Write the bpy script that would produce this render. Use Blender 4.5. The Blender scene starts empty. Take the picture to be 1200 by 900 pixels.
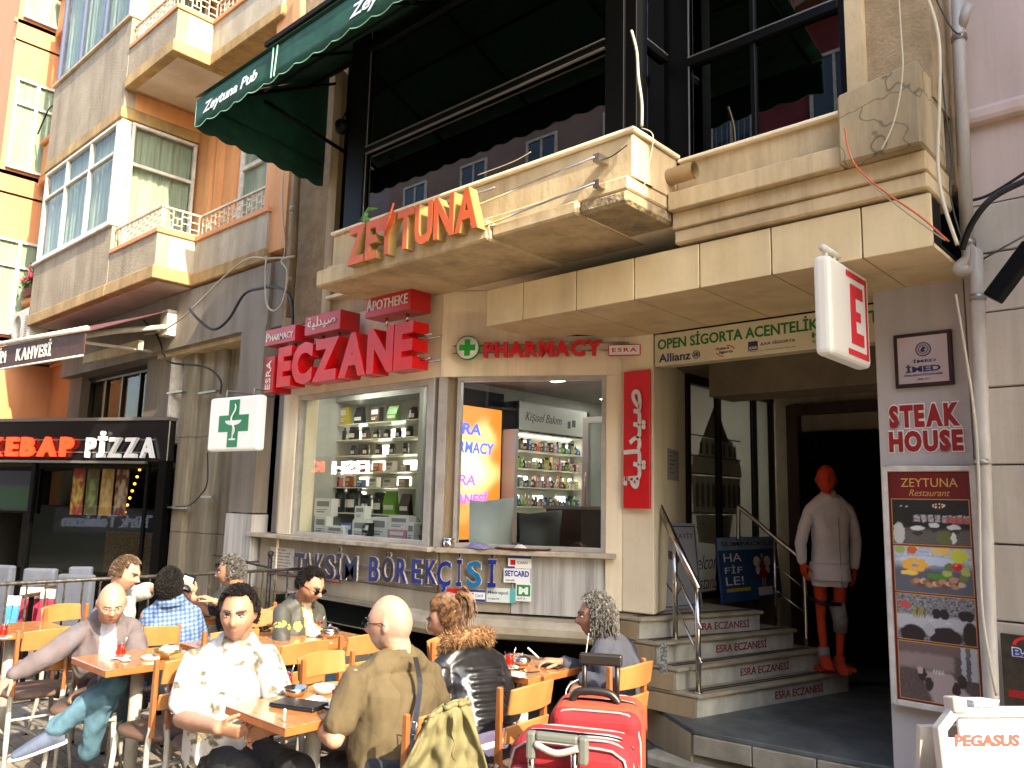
import bpy, bmesh, math, random
from mathutils import Vector, Matrix, noise
R = math.radians
random.seed(11)
S = bpy.context.scene
COL = S.collection
# ---------------------------------------------------------------- camera
CH = 1.65
FPX = 935.0                      # focal length for a 1200 px wide frame
PIT, YAW, ROL = R(8.45), R(132.5), R(1.37)
fw = Vector((math.cos(YAW)*math.cos(PIT), math.sin(YAW)*math.cos(PIT), math.sin(PIT)))
rt0 = Vector((math.sin(YAW), -math.cos(YAW), 0)); up0 = rt0.cross(fw)
rt = rt0*math.cos(ROL) + up0*math.sin(ROL)
up = -rt0*math.sin(ROL) + up0*math.cos(ROL)
cd = bpy.data.cameras.new('camera'); cam = bpy.data.objects.new('camera', cd); COL.objects.link(cam)
cd.sensor_fit = 'HORIZONTAL'; cd.sensor_width = 36; cd.lens = FPX/1200*36
cd.clip_start = 0.05; cd.clip_end = 500
cam.matrix_world = Matrix((rt, up, -fw)).transposed().to_4x4()
cam.location = (0, 0, CH)
S.camera = cam
# ---------------------------------------------------------------- light
SUN_AZ, SUN_EL = -9.0, 37.0      # azimuth from +X (along the street), elevation
w = bpy.data.worlds.new('World'); S.world = w; w.use_nodes = True
nt = w.node_tree; bg = nt.nodes['Background']
sky = nt.nodes.new('ShaderNodeTexSky'); sky.sky_type = 'NISHITA'; sky.sun_disc = False
sky.sun_elevation = R(SUN_EL); sky.sun_rotation = R(90 - SUN_AZ)
sky.air_density = 1.0; sky.dust_density = 1.6; sky.ozone_density = 0.6
nt.links.new(sky.outputs[0], bg.inputs[0]); bg.inputs[1].default_value = 0.15
ld = bpy.data.lights.new('sun', 'SUN'); sun = bpy.data.objects.new('sun', ld); COL.objects.link(sun)
ld.energy = 2.0; ld.angle = R(0.5); ld.color = (1, 0.90, 0.74)
sd = Vector((math.cos(R(SUN_AZ))*math.cos(R(SUN_EL)), math.sin(R(SUN_AZ))*math.cos(R(SUN_EL)), math.sin(R(SUN_EL))))
sun.rotation_euler = (-sd).to_track_quat('-Z', 'Y').to_euler()
S.view_settings.view_transform = 'Standard'; S.view_settings.look = 'None'
S.view_settings.exposure = 2.88; S.view_settings.gamma = 1
S.view_settings.use_white_balance = True; S.view_settings.white_balance_temperature = 6900; S.view_settings.white_balance_tint = 8
S.cycles.max_bounces = 8; S.cycles.transparent_max_bounces = 16
S.cycles.sample_clamp_indirect = 6

# ---------------------------------------------------------------- helpers
def pt(px, py, x=None, y=None, z=None, d=None):
    """point of the place seen at photo pixel (px,py) on a given plane"""
    r = rt*((px-600)/FPX) - up*((py-450)/FPX) + fw
    t = d if d else (x/r.x if x is not None else y/r.y if y is not None else (z-CH)/r.z)
    return Vector((0, 0, CH)) + r*t

def lin(h):
    h = h.lstrip('#'); o = []
    for i in (0, 2, 4):
        c = int(h[i:i+2], 16)/255
        o.append(c/12.92 if c <= .04045 else ((c+.055)/1.055)**2.4)
    return tuple(o)+(1,)

MATS = {}
def mat(name, col, col2=None, rough=.6, scale=4, stretch=(1, 1, 1), bump=0, bscale=60, metal=0, spec=.5,
        mixlo=.35, mixhi=.65, crack=0, detail=6, emit=0, coat=0, grime=0):
    if name in MATS: return MATS[name]
    m = bpy.data.materials.new(name); m.use_nodes = True; MATS[name] = m
    n = m.node_tree; b = n.nodes['Principled BSDF']; L = n.links.new
    col = lin(col) if isinstance(col, str) else col
    b.inputs['Base Color'].default_value = col
    b.inputs['Roughness'].default_value = rough; b.inputs['Metallic'].default_value = metal
    b.inputs['Specular IOR Level'].default_value = spec
    if coat: b.inputs['Coat Weight'].default_value = coat
    if emit:
        b.inputs['Emission Color'].default_value = col; b.inputs['Emission Strength'].default_value = emit
    if col2 or bump or crack or grime:
        tc = n.nodes.new('ShaderNodeNewGeometry'); mp = n.nodes.new('ShaderNodeMapping')
        L(tc.outputs['Position'], mp.inputs[0]); mp.inputs['Scale'].default_value = stretch
    out = None
    if col2:
        col2 = lin(col2) if isinstance(col2, str) else col2
        no = n.nodes.new('ShaderNodeTexNoise'); no.inputs['Scale'].default_value = scale
        no.inputs['Detail'].default_value = detail; no.inputs['Roughness'].default_value = .62
        L(mp.outputs[0], no.inputs[0])
        rp = n.nodes.new('ShaderNodeMapRange'); rp.inputs[1].default_value = mixlo; rp.inputs[2].default_value = mixhi
        L(no.outputs[0], rp.inputs[0])
        mx = n.nodes.new('ShaderNodeMix'); mx.data_type = 'RGBA'
        mx.inputs[6].default_value = col; mx.inputs[7].default_value = col2
        L(rp.outputs[0], mx.inputs[0]); out = mx.outputs[2]
        rr = n.nodes.new('ShaderNodeMapRange'); rr.inputs[3].default_value = max(.02, rough-.12); rr.inputs[4].default_value = min(1, rough+.12)
        L(no.outputs[0], rr.inputs[0]); L(rr.outputs[0], b.inputs['Roughness'])
    if crack:
        vo = n.nodes.new('ShaderNodeTexVoronoi'); vo.feature = 'DISTANCE_TO_EDGE'; vo.inputs['Scale'].default_value = crack
        nz = n.nodes.new('ShaderNodeTexNoise'); nz.inputs['Scale'].default_value = 5; L(tc.outputs['Position'], nz.inputs[0])
        mm = n.nodes.new('ShaderNodeMix'); mm.data_type = 'VECTOR'; mm.inputs[0].default_value = .25
        L(tc.outputs['Position'], mm.inputs[4]); L(nz.outputs[1], mm.inputs[5]); L(mm.outputs[1], vo.inputs[0])
        cr = n.nodes.new('ShaderNodeMapRange'); cr.inputs[1].default_value = .003; cr.inputs[2].default_value = .02
        cr.inputs[3].default_value = .45; cr.inputs[4].default_value = 1; L(vo.outputs[0], cr.inputs[0])
        mu = n.nodes.new('ShaderNodeMix'); mu.data_type = 'RGBA'; mu.blend_type = 'MULTIPLY'; mu.inputs[0].default_value = 1
        if out: L(out, mu.inputs[6])
        else: mu.inputs[6].default_value = col
        L(cr.outputs[0], mu.inputs[7]); out = mu.outputs[2]
    if grime:
        for sc_, st_, lo_, hi_, amt in ((2.6, (1.6, 1.6, .09), .46, .72, grime), (1.3, (1, 1, 1), .5, .75, grime*.6), (38, (1, 1, 1), .58, .72, grime*.45)):
            m2 = n.nodes.new('ShaderNodeMapping'); m2.inputs['Scale'].default_value = st_; L(tc.outputs['Position'], m2.inputs[0])
            g1 = n.nodes.new('ShaderNodeTexNoise'); g1.inputs['Scale'].default_value = sc_; g1.inputs['Detail'].default_value = 7; g1.inputs['Roughness'].default_value = .68; L(m2.outputs[0], g1.inputs[0])
            g2 = n.nodes.new('ShaderNodeMapRange'); g2.inputs[1].default_value = lo_; g2.inputs[2].default_value = hi_; g2.inputs[3].default_value = 0; g2.inputs[4].default_value = amt; L(g1.outputs[0], g2.inputs[0])
            gm_ = n.nodes.new('ShaderNodeMix'); gm_.data_type = 'RGBA'; L(g2.outputs[0], gm_.inputs[0])
            if out: L(out, gm_.inputs[6])
            else: gm_.inputs[6].default_value = col
            gm_.inputs[7].default_value = tuple(c_*k_ for c_, k_ in zip(col[:3], (.36, .33, .30)))+(1,); out = gm_.outputs[2]
    if out: L(out, b.inputs['Base Color'])
    if bump:
        nb = n.nodes.new('ShaderNodeTexNoise'); nb.inputs['Scale'].default_value = bscale; nb.inputs['Detail'].default_value = 5
        L(mp.outputs[0], nb.inputs[0])
        bp = n.nodes.new('ShaderNodeBump'); bp.inputs['Strength'].default_value = min(1, bump); bp.inputs['Distance'].default_value = .02*bump
        L(nb.outputs[0], bp.inputs['Height']); L(bp.outputs[0], b.inputs['Normal'])
    return m

def glassmat(name, tint=(1, 1, 1, 1), refl=1.0, rough=.0):
    m = bpy.data.materials.new(name); m.use_nodes = True; MATS[name] = m
    n = m.node_tree; n.nodes.clear(); L = n.links.new
    o = n.nodes.new('ShaderNodeOutputMaterial'); t = n.nodes.new('ShaderNodeBsdfTransparent'); g = n.nodes.new('ShaderNodeBsdfGlossy')
    g.inputs['Roughness'].default_value = rough; t.inputs[0].default_value = tint
    fr = n.nodes.new('ShaderNodeFresnel'); fr.inputs[0].default_value = 1.52
    ml = n.nodes.new('ShaderNodeMath'); ml.operation = 'MULTIPLY'; ml.inputs[1].default_value = refl; ml.use_clamp = True
    ge = n.nodes.new('ShaderNodeNewGeometry'); iv = n.nodes.new('ShaderNodeMath'); iv.operation = 'SUBTRACT'; iv.inputs[0].default_value = 1; L(ge.outputs['Backfacing'], iv.inputs[1])
    m2 = n.nodes.new('ShaderNodeMath'); m2.operation = 'MULTIPLY'; L(iv.outputs[0], m2.inputs[1])
    mx = n.nodes.new('ShaderNodeMixShader'); L(fr.outputs[0], ml.inputs[0]); L(ml.outputs[0], m2.inputs[0]); L(m2.outputs[0], mx.inputs[0])
    L(t.outputs[0], mx.inputs[1]); L(g.outputs[0], mx.inputs[2]); L(mx.outputs[0], o.inputs[0])
    return m

def vcmat(name, rough=.5, emit=0, bump=0):
    m = bpy.data.materials.new(name); m.use_nodes = True; MATS[name] = m
    n = m.node_tree; b = n.nodes['Principled BSDF']; a = n.nodes.new('ShaderNodeAttribute'); a.attribute_name = 'Col'
    n.links.new(a.outputs[0], b.inputs['Base Color']); b.inputs['Roughness'].default_value = rough
    if emit:
        n.links.new(a.outputs[0], b.inputs['Emission Color']); b.inputs['Emission Strength'].default_value = emit
    if bump:
        nb = n.nodes.new('ShaderNodeTexNoise'); nb.inputs['Scale'].default_value = 9; nb.inputs['Detail'].default_value = 4
        tc = n.nodes.new('ShaderNodeNewGeometry'); n.links.new(tc.outputs['Position'], nb.inputs[0])
        bp = n.nodes.new('ShaderNodeBump'); bp.inputs['Strength'].default_value = .6; bp.inputs['Distance'].default_value = bump
        n.links.new(nb.outputs[0], bp.inputs['Height']); n.links.new(bp.outputs[0], b.inputs['Normal'])
    return m

def frame(o, ux, uz=(0, 0, 1)):
    """local (a along, b up, c outwards) -> world"""
    ux = Vector(ux).normalized(); uz = Vector(uz).normalized(); n = ux.cross(uz).normalized(); uz = n.cross(ux)
    M = Matrix((ux, uz, n)).transposed().to_4x4(); M.translation = Vector(o); return M
def FY(y): return frame((0, y, 0), (1, 0, 0))            # faces the street; a = world x, b = z, c = outwards
def FXp(x): return frame((x, 0, 0), (0, 1, 0))           # faces +x; a = world y
IDM = Matrix.Identity(4)
XZY = Matrix(((1, 0, 0, 0), (0, 0, 1, 0), (0, 1, 0, 0), (0, 0, 0, 1)))

WM = {}
def wmat(o): return WM.get(o.name, IDM)
def tag(o, label=None, cat=None, group=None, kind=None):
    if label: o['label'] = label
    if cat: o['category'] = cat
    if group: o['group'] = group
    if kind: o['kind'] = kind
    return o
def empty(name, loc, label=None, cat=None, group=None, rz=0, kind=None):
    o = bpy.data.objects.new(name, None); COL.objects.link(o); o.empty_display_size = .1
    o.location = loc; o.rotation_euler = (0, 0, rz)
    WM[o.name] = Matrix.Translation(Vector(loc)) @ Matrix.Rotation(rz, 4, 'Z')
    return tag(o, label, cat, group, kind)
def link(name, me, parent=None, label=None, cat=None, group=None, kind=None, local=False):
    o = bpy.data.objects.new(name, me); COL.objects.link(o)
    if parent is not None:
        o.parent = parent
        if not local:
            o.matrix_parent_inverse = wmat(parent).inverted()
            WM[o.name] = IDM
        else: WM[o.name] = wmat(parent)
    else:
        if me and me.vertices and not local:
            n = len(me.vertices); xs = [v.co for v in me.vertices]
            c = Vector(((min(v.x for v in xs)+max(v.x for v in xs))/2, (min(v.y for v in xs)+max(v.y for v in xs))/2, min(v.z for v in xs)))
            me.transform(Matrix.Translation(-c)); o.location = c; WM[o.name] = Matrix.Translation(c)
    return tag(o, label, cat, group, kind)

class MB:
    def __init__(s): s.v = []; s.f = []; s.mi = []; s.cur = 0; s.sm = []; s.smooth = False; s.vc = None
    def add(s, vs, fs, M=None):
        b = len(s.v)
        for p in vs: s.v.append((M @ Vector(p)) if M is not None else Vector(p))
        for f in fs: s.f.append(tuple(b+i for i in f)); s.mi.append(s.cur); s.sm.append(s.smooth)
        return s
    def box(s, a0, a1, b0, b1, c0, c1, M=None):
        # without a frame the order is x, z, y
        if M is None: M = XZY
        return s.add([(a0, b0, c0), (a1, b0, c0), (a1, b1, c0), (a0, b1, c0), (a0, b0, c1), (a1, b0, c1), (a1, b1, c1), (a0, b1, c1)],
                     [(0, 3, 2, 1), (4, 5, 6, 7), (0, 1, 5, 4), (1, 2, 6, 5), (2, 3, 7, 6), (3, 0, 4, 7)], M)
    def prism(s, poly, z0, z1, M=None):
        n = len(poly)
        return s.add([(p[0], p[1], z0) for p in poly]+[(p[0], p[1], z1) for p in poly],
                     [tuple(range(n))[::-1], tuple(range(n, 2*n))]+[(i, (i+1) % n, n+(i+1) % n, n+i) for i in range(n)], M)
    def quad(s, a, b, c, d): return s.add([a, b, c, d], [(0, 1, 2, 3)])
    def tube(s, pts, r, n=8, M=None, caps=True, flat=1.0):
        pts = [Vector(p) for p in pts]; k = len(pts)
        rs = r if isinstance(r, (list, tuple)) else [r]*k
        vs = []; u = None
        for i, p in enumerate(pts):
            t = (pts[min(i+1, k-1)]-pts[max(i-1, 0)])
            t = t.normalized() if t.length > 1e-9 else Vector((0, 0, 1))
            if u is None: u = t.orthogonal().normalized()
            u = (u - t*u.dot(t)); u = u.normalized() if u.length > 1e-6 else t.orthogonal().normalized()
            w_ = t.cross(u)
            for j in range(n):
                a = 2*math.pi*j/n; vs.append(p + (u*math.cos(a) + w_*math.sin(a)*flat)*rs[i])
        fs = [(i*n+j, i*n+(j+1) % n, (i+1)*n+(j+1) % n, (i+1)*n+j) for i in range(k-1) for j in range(n)]
        if caps: fs += [tuple(range(n))[::-1], tuple(range((k-1)*n, k*n))]
        sm = s.smooth; s.smooth = n > 4; s.add(vs, fs, M); s.smooth = sm; return s
    def lathe(s, prof, c=(0, 0, 0), n=16, M=None, caps=True):
        c = Vector(c); vs = []
        for r, z in prof:
            for j in range(n):
                a = 2*math.pi*j/n; vs.append(c+Vector((r*math.cos(a), r*math.sin(a), z)))
        k = len(prof); fs = [(i*n+j, i*n+(j+1) % n, (i+1)*n+(j+1) % n, (i+1)*n+j) for i in range(k-1) for j in range(n)]
        if caps and prof[0][0] > 1e-5: fs.append(tuple(range(n))[::-1])
        if caps and prof[-1][0] > 1e-5: fs.append(tuple(range((k-1)*n, k*n)))
        sm = s.smooth; s.smooth = True; s.add(vs, fs, M); s.smooth = sm; return s
    def blob(s, c, r, n=8, m=6, M=None, sc=(1, 1, 1)):
        vs = []; fs = []
        for i in range(m+1):
            th = math.pi*i/m
            for j in range(n):
                a = 2*math.pi*j/n; vs.append((c[0]+r*sc[0]*math.sin(th)*math.cos(a), c[1]+r*sc[1]*math.sin(th)*math.sin(a), c[2]+r*sc[2]*math.cos(th)))
        for i in range(m):
            for j in range(n): fs.append((i*n+j, (i+1)*n+j, (i+1)*n+(j+1) % n, i*n+(j+1) % n))
        sm = s.smooth; s.smooth = True; s.add(vs, fs, M); s.smooth = sm; return s
    def mesh(s, name, mats):
        me = bpy.data.meshes.new(name); me.from_pydata([tuple(v) for v in s.v], [], s.f)
        if not isinstance(mats, (list, tuple)): mats = [mats]
        for m in mats: me.materials.append(m)
        for p, i, q in zip(me.polygons, s.mi, s.sm): p.material_index = i; p.use_smooth = q
        if s.vc:
            a = me.color_attributes.new('Col', 'FLOAT_COLOR', 'POINT')
            for i, c in enumerate(s.vc): a.data[i].color = c
        bm = bmesh.new(); bm.from_mesh(me)
        bmesh.ops.remove_doubles(bm, verts=bm.verts, dist=1e-6) if not s.vc else None
        bmesh.ops.recalc_face_normals(bm, faces=bm.faces); bm.to_mesh(me); bm.free()
        me.update(); return me
    def build(s, name, mats, parent=None, label=None, cat=None, group=None, kind=None, bevel=0, local=False, seg=1):
        o = link(name, s.mesh(name, mats), parent, label, cat, group, kind, local)
        if bevel:
            b = o.modifiers.new('bevel', 'BEVEL'); b.width = bevel; b.segments = seg; b.limit_method = 'ANGLE'; b.angle_limit = R(40)
            b.use_clamp_overlap = True
        return o

def bx(name, m, parent, a0, a1, b0, b1, c0, c1, M=None, **k): return MB().box(a0, a1, b0, b1, c0, c1, M).build(name, m, parent, **k)

def grid(name, nu, nv, fn, mats, parent=None, col=None, thick=0, **k):
    """a sheet fn(u,v)->point ; optional colour col(u,v)"""
    b = MB(); b.smooth = True; vs = []; vc = []
    for j in range(nv+1):
        for i in range(nu+1):
            vs.append(fn(i/nu, j/nv))
            if col: vc.append(col(i/nu, j/nv))
    b.add(vs, [(j*(nu+1)+i, j*(nu+1)+i+1, (j+1)*(nu+1)+i+1, (j+1)*(nu+1)+i) for j in range(nv) for i in range(nu)])
    if col: b.vc = vc
    o = b.build(name, mats, parent, **k)
    if thick:
        m = o.modifiers.new('thick', 'SOLIDIFY'); m.thickness = thick; m.offset = 0
    return o

_tc = {}
def glyph(s, bold=0.0, shear=0, ext=1.0, sp=1.0):
    key = (s, bold, shear, sp)
    if key not in _tc:
        c = bpy.data.curves.new('t', 'FONT'); c.body = s; c.size = 1; c.offset = bold; c.shear = shear; c.extrude = .5; c.space_character = sp
        c.resolution_u = 3
        o = bpy.data.objects.new('t', c); COL.objects.link(o); dg = bpy.context.evaluated_depsgraph_get()
        me = bpy.data.meshes.new_from_object(o.evaluated_get(dg))
        vs = [v.co.copy() for v in me.vertices]; fs = [tuple(p.vertices) for p in me.polygons]
        bpy.data.objects.remove(o); bpy.data.curves.remove(c); bpy.data.meshes.remove(me)
        _tc[key] = (vs, fs)
    return _tc[key]
def addtext(mb, s, M, a, b, w, h, d=.004, bold=.01, shear=0, sp=1.0, c0=0.0, fit=True):
    """text filling the box a..a+w, b..b+h of frame M, thickness d"""
    vs, fs = glyph(s, bold, shear, sp=sp)
    if not vs: return
    x0 = min(v.x for v in vs); x1 = max(v.x for v in vs); y0 = min(v.y for v in vs); y1 = max(v.y for v in vs)
    sx = w/(x1-x0); sy = h/(y1-y0)
    if w is None: sx = sy
    mb.add([(a+(v.x-x0)*sx, b+(v.y-y0)*sy, c0+(v.z+.5)*d) for v in vs], fs, M)
def text(name, s, M, a, b, w, h, m, parent=None, d=.004, bold=.01, shear=0, sp=1.0, c0=0.0, **k):
    mb = MB(); addtext(mb, s, M, a, b, w, h, d, bold, shear, sp, c0); return mb.build(name, m, parent, **k)
def letters(name, s, M, a, b, w, h, m, parent, d=.05, bold=.02, gap=.12, c0=0.0, shear=0, mb=None, wsp=.35, bevel=0):
    """every letter a part of its own; accents go above the cap height h"""
    H = glyph('H', bold, shear)[0]; hy0 = min(v.y for v in H); hy1 = max(v.y for v in H)
    items = []; x = 0
    for ch in s:
        if ch == ' ': x += wsp; continue
        vs, fs = glyph(ch, bold, shear); x0 = min(v.x for v in vs); x1 = max(v.x for v in vs)
        items.append((vs, fs, x, x0)); x += x1-x0+gap
    tot = x-gap; sx = w/tot; sy = h/(hy1-hy0); out = []
    for vs, fs, xo, x0 in items:
        q = MB() if mb is None else mb
        q.add([(a+(v.x-x0+xo)*sx, b+(v.y-hy0)*sy, c0+(v.z+.5)*d) for v in vs], fs, M)
        if mb is None: out.append(q.build(name, m, parent, bevel=bevel))
    return out

def outlined(s_, M, a, b, w, h, m_out, m_in, parent, bold=.06, grow=.045, gap=.07):
    """letters with an outline plate behind each face, both on the same layout"""
    H = glyph('H', bold)[0]; hy0 = min(v.y for v in H); hy1 = max(v.y for v in H); items = []; x = 0
    for ch in s_:
        vs, fs = glyph(ch, bold); x0 = min(v.x for v in vs); x1 = max(v.x for v in vs); items.append((ch, x, x0)); x += x1-x0+gap
    sx = w/(x-gap); sy = h/(hy1-hy0)
    for ch, xo, x0 in items:
        o = None
        for bo, c0, m in ((bold+grow, .001, m_out), (bold, .0052, m_in)):
            vs, fs = glyph(ch, bo); q = MB(); q.add([(a+(v.x-x0+xo)*sx, b+(v.y-hy0)*sy, c0+(v.z+.5)*.004) for v in vs], fs, M)
            o = q.build('letter' if o is None else 'letter_face', m, parent if o is None else o)
# ---------------------------------------------------------------- materials
mat('cream', '#ebd9b6', '#efdfc0', .75, 2.2, (1, 1, .35), bump=.12, bscale=90, grime=0.35)
mat('cream_pale', '#e4d3ad', '#ebdcba', .8, 1.5, (1, 1, .3), bump=.1, bscale=70, grime=0.3)
mat('stone', '#c8b28b', '#9c8866', .85, 3.5, (1, 1, .4), bump=.35, bscale=45, mixlo=.42, mixhi=.8, grime=0.6)
mat('stone_dirty', '#9c855f', '#5f5140', .9, 5, (1, 1, .3), bump=.5, bscale=40, grime=0.6)
mat('stone_crack', '#bba783', '#85765b', .9, 3, (1, 1, .25), bump=.3, bscale=50, crack=3.2, grime=0.6)
mat('roughcast', '#a38c6a', '#8a7557', .95, 9, bump=.55, bscale=60, grime=0.4)
mat('tile_panel', '#d6c298', '#c7b185', .55, 2.5, (1, 1, .6), bump=.04, bscale=20, grime=0.35)
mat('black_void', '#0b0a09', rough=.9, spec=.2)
mat('black_metal', '#050505', rough=.5, spec=.12)
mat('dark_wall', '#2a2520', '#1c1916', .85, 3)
mat('entrance_wall', '#b3a88f', '#9a8e77', .8, 2.5, (1, 1, .4), grime=0.4)
mat('grey_metal', '#8f8c86', rough=.38, metal=.7)
mat('alu', '#b9b3a8', '#a29b8f', .45, 6, metal=.35)
mat('white_frame', '#cfc9bd', '#b5ad9f', .5, 9)
mat('steel', '#c9c4bb', rough=.18, metal=1)
mat('grey_plaster', '#8f8678', '#7c7265', .8, 2, (1, 1, .3), bump=.15, bscale=60, grime=0.45)
mat('taupe_panel', '#b3adab', '#a8a29f', .55, .8, (1, 1, .5), grime=0.2)
mat('roughgrey', '#a0937c', '#8a7d68', .95, 2.5, (1, 1, .5), bump=.7, bscale=80, grime=0.6)
mat('roughgrey_light', '#b3a994', '#a0957f', .9, 4, (1, 1, .5), bump=.3, bscale=60, grime=0.5)
mat('yellow_band', '#b8975f', '#8d744b', .85, 4, (1, 1, .5), bump=.3, bscale=50, grime=0.5)
mat('orange_wall', '#d39a66', '#c98e5a', .8, 2.2, (1, 1, .4), bump=.15, bscale=70, grime=0.3)
mat('peach_wall', '#bf7f50', '#c4875a', .75, 1.6, (1, 1, .5), bump=.08, bscale=60, grime=0.25)
mat('peach_trim', '#c98d5c', '#bd8152', .75, 3)
mat('pink_wall', '#cdb7ab', '#c4ada0', .8, 1.4, (1, 1, .4), bump=.08, bscale=60, grime=0.35)
mat('pale_stone', '#c3b8a8', '#b0a391', .7, 1.8, (1, 1, .5), bump=.1, bscale=40, grime=0.45)
mat('travertine', '#b59d78', '#8d7858', .6, 2.5, (1, 1, .12), bump=.12, bscale=30, grime=0.4)
mat('marble_pale', '#c4c1b3', '#9f9b8b', .5, 6, (1, 1, .6), bump=.1, bscale=30, grime=0.5)
mat('marble_grey', '#c4bfb5', '#85817a', .5, 5, (3, 3, .12), bump=.1, bscale=30, mixlo=.4, mixhi=.7)
mat('base_stone', '#a08866', '#84704f', .6, 3, (1, 1, .2), bump=.12, bscale=30, grime=0.5)
mat('slate', '#5b5d5b', '#40423f', .45, 5, bump=.12, bscale=50)
mat('concrete', '#8f8978', '#7b7464', .9, 5, bump=.4, bscale=40, grime=0.6)
mat('curtain', '#c9c3ae', '#a39d8a', .9, 6, (14, 14, .3))
mat('room_pale', '#6a6656', '#57544a', .8, 2)
glassmat('window_glass', (.80, .86, .84, 1), .35)
glassmat('shop_glass', (.93, .96, .95, 1), 1.0)
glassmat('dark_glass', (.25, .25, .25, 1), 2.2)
mat('cable_black', '#141312', rough=.55); mat('cable_white', '#b0a68e', rough=.6); mat('cable_orange', '#b8522c', rough=.6)
mat('pvc', '#b9b3aa', '#9f988d', .5, 8, (1, 1, .3)); mat('paver_joint', '#3f3a33', '#544d43', .95, 20)

def pj(p):
    v = Vector(p)-Vector((0, 0, CH)); d = v.dot(fw)
    return (600+FPX*v.dot(rt)/d, 450-FPX*v.dot(up)/d, d)
def zat(x, y, py):
    lo, hi = -1., 12.
    for _ in range(40):
        m_ = (lo+hi)/2
        if pj((x, y, m_))[1] > py: lo = m_
        else: hi = m_
    return lo

# ---------------------------------------------------------------- ground and paving
bx('ground', mat('street_stone', '#8f8778', '#7d7567', .9, 12, bump=.4, bscale=80), None, -90, 60, -.3, -.03, -60, 60, kind='structure')
pv = MB().box(-26, 6, -.03, -.012, -1.5, 4.95).build('pavement', MATS['paver_joint'], None, kind='structure')
PM = [mat('paver_a', '#7d7365', '#6a6154', .85, 9, bump=.35, bscale=70), mat('paver_b', '#706759', '#5d5549', .85, 9, bump=.35, bscale=70),
      mat('paver_c', '#8a7f6e', '#776d5e', .85, 9, bump=.35, bscale=70), mat('paver_d', '#4a4a48', '#3b3b3a', .8, 9, bump=.3, bscale=70)]
def paver_mb(mb, cx, cy, w_, h_, t=0.0):
    g = .004; c = .006; x0, x1, y0, y1 = cx-w_/2+g, cx+w_/2-g, cy-h_/2+g, cy+h_/2-g
    mb.add([(x0, y0, -.02), (x1, y0, -.02), (x1, y1, -.02), (x0, y1, -.02), (x0, y0, t-c), (x1, y0, t-c), (x1, y1, t-c), (x0, y1, t-c),
            (x0+c, y0+c, t), (x1-c, y0+c, t), (x1-c, y1-c, t), (x0+c, y1-c, t)],
           [(0, 1, 5, 4), (1, 2, 6, 5), (2, 3, 7, 6), (3, 0, 4, 7), (4, 5, 9, 8), (5, 6, 10, 9), (6, 7, 11, 10), (7, 4, 8, 11), (8, 9, 10, 11)])
pav_mesh = []
for m in PM:
    q = MB(); paver_mb(q, 0, 0, .2, .1); pav_mesh.append(q.mesh('paver', m))
big = MB(); paver_mb(big, 0, 0, .3, .3); big_mesh = big.mesh('paver', PM[3])
cells = []
for j in range(-14, 45):
    for i in range(-70, 20):
        x = i*.2+(.1 if j % 2 else 0); y = .1*j+.05
        if y > 3.85 and x > -4.2: continue
        cells.append((x, y, 0))
for i in range(14):
    for j in range(4): cells.append((-4.05+i*.3, 4.0+j*.3, 1))
vis = []; rest = []
for c in cells:
    p = pj((c[0], c[1], 0)); (vis if p[2] > .5 and -20 < p[0] < 1220 and p[1] < 915 and c[0] > -9 else rest).append((p[2], c))
vis.sort(); rest += vis[300:]; vis = vis[:300]
for _, (x, y, k) in vis:
    r = random.choice([0, 0, 1, 1, 2])
    o = link('paver', big_mesh if k else pav_mesh[r], pv, local=True)
    o.matrix_parent_inverse = wmat(pv).inverted(); o.location = (x, y, random.uniform(-.003, .002)); o.rotation_euler = (random.uniform(-.008, .008), random.uniform(-.008, .008), random.uniform(-.01, .01))
q = MB()
for _, (x, y, k) in rest:
    q.cur = 3 if k else random.choice([0, 0, 1, 1, 2]); paver_mb(q, x, y, .3 if k else .2, .3 if k else .1, random.uniform(-.003, .002))
q.build('paver', PM, pv, kind='stuff')

# ---------------------------------------------------------------- the beige building (pharmacy below, restaurant above)
BLD = empty('restaurant_building', (-4.8, 4.6, 0), 'beige building with pharmacy bay window at street level and black glazed restaurant balcony above', 'building')
Bp, Cp, Dp, Ep = (-4.82, 4.40), (-3.526, 5.125), (-3.26, 5.15), (-3.60, 6.20)
FA = FY(4.4); FB = frame((Bp[0], Bp[1], 0), (1.294, .725, 0)); LB = 1.483
FC = frame((Cp[0], Cp[1], 0), (Dp[0]-Cp[0], Dp[1]-Cp[1], 0)); FD = frame((Dp[0], Dp[1], 0), (Ep[0]-Dp[0], Ep[1]-Dp[1], 0)); FG = FXp(-3.60)
# bay wall
q = MB(); q.box(-7.15, -4.82, 2.66, 3.38, -.25, 0, FA); q.box(-7.15, -6.93, 1.285, 2.66, -.25, 0, FA)
q.prism([(-7.62, 4.66), (-7.15, 4.401), (-7.15, 4.7)], .74, 3.42)
q.prism([(-4.82, 4.4), (-4.82, 4.65), (-4.9, 4.65)], 2.66, 3.38)
q.box(0, LB, 2.66, 3.38, -.25, 0, FB); q.box(1.355, LB, .86, 2.66, -.25, 0, FB)
q.build('wall', MATS['cream'], BLD, bevel=.006)
q = MB(); q.prism([Cp, Dp, Ep, (-3.8, 6.2), (-3.5, 5.4), (-3.6, 5.3)], .862, 3.3); q.build('corner_wall', MATS['cream_pale'], BLD, bevel=.008)
q = MB(); q.prism([(-3.56, 5.18), (-3.30, 5.2), (-3.62, 6.2), (-3.9, 6.2)], -.02, .86); q.build('base_wall', MATS['base_stone'], BLD)
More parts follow.
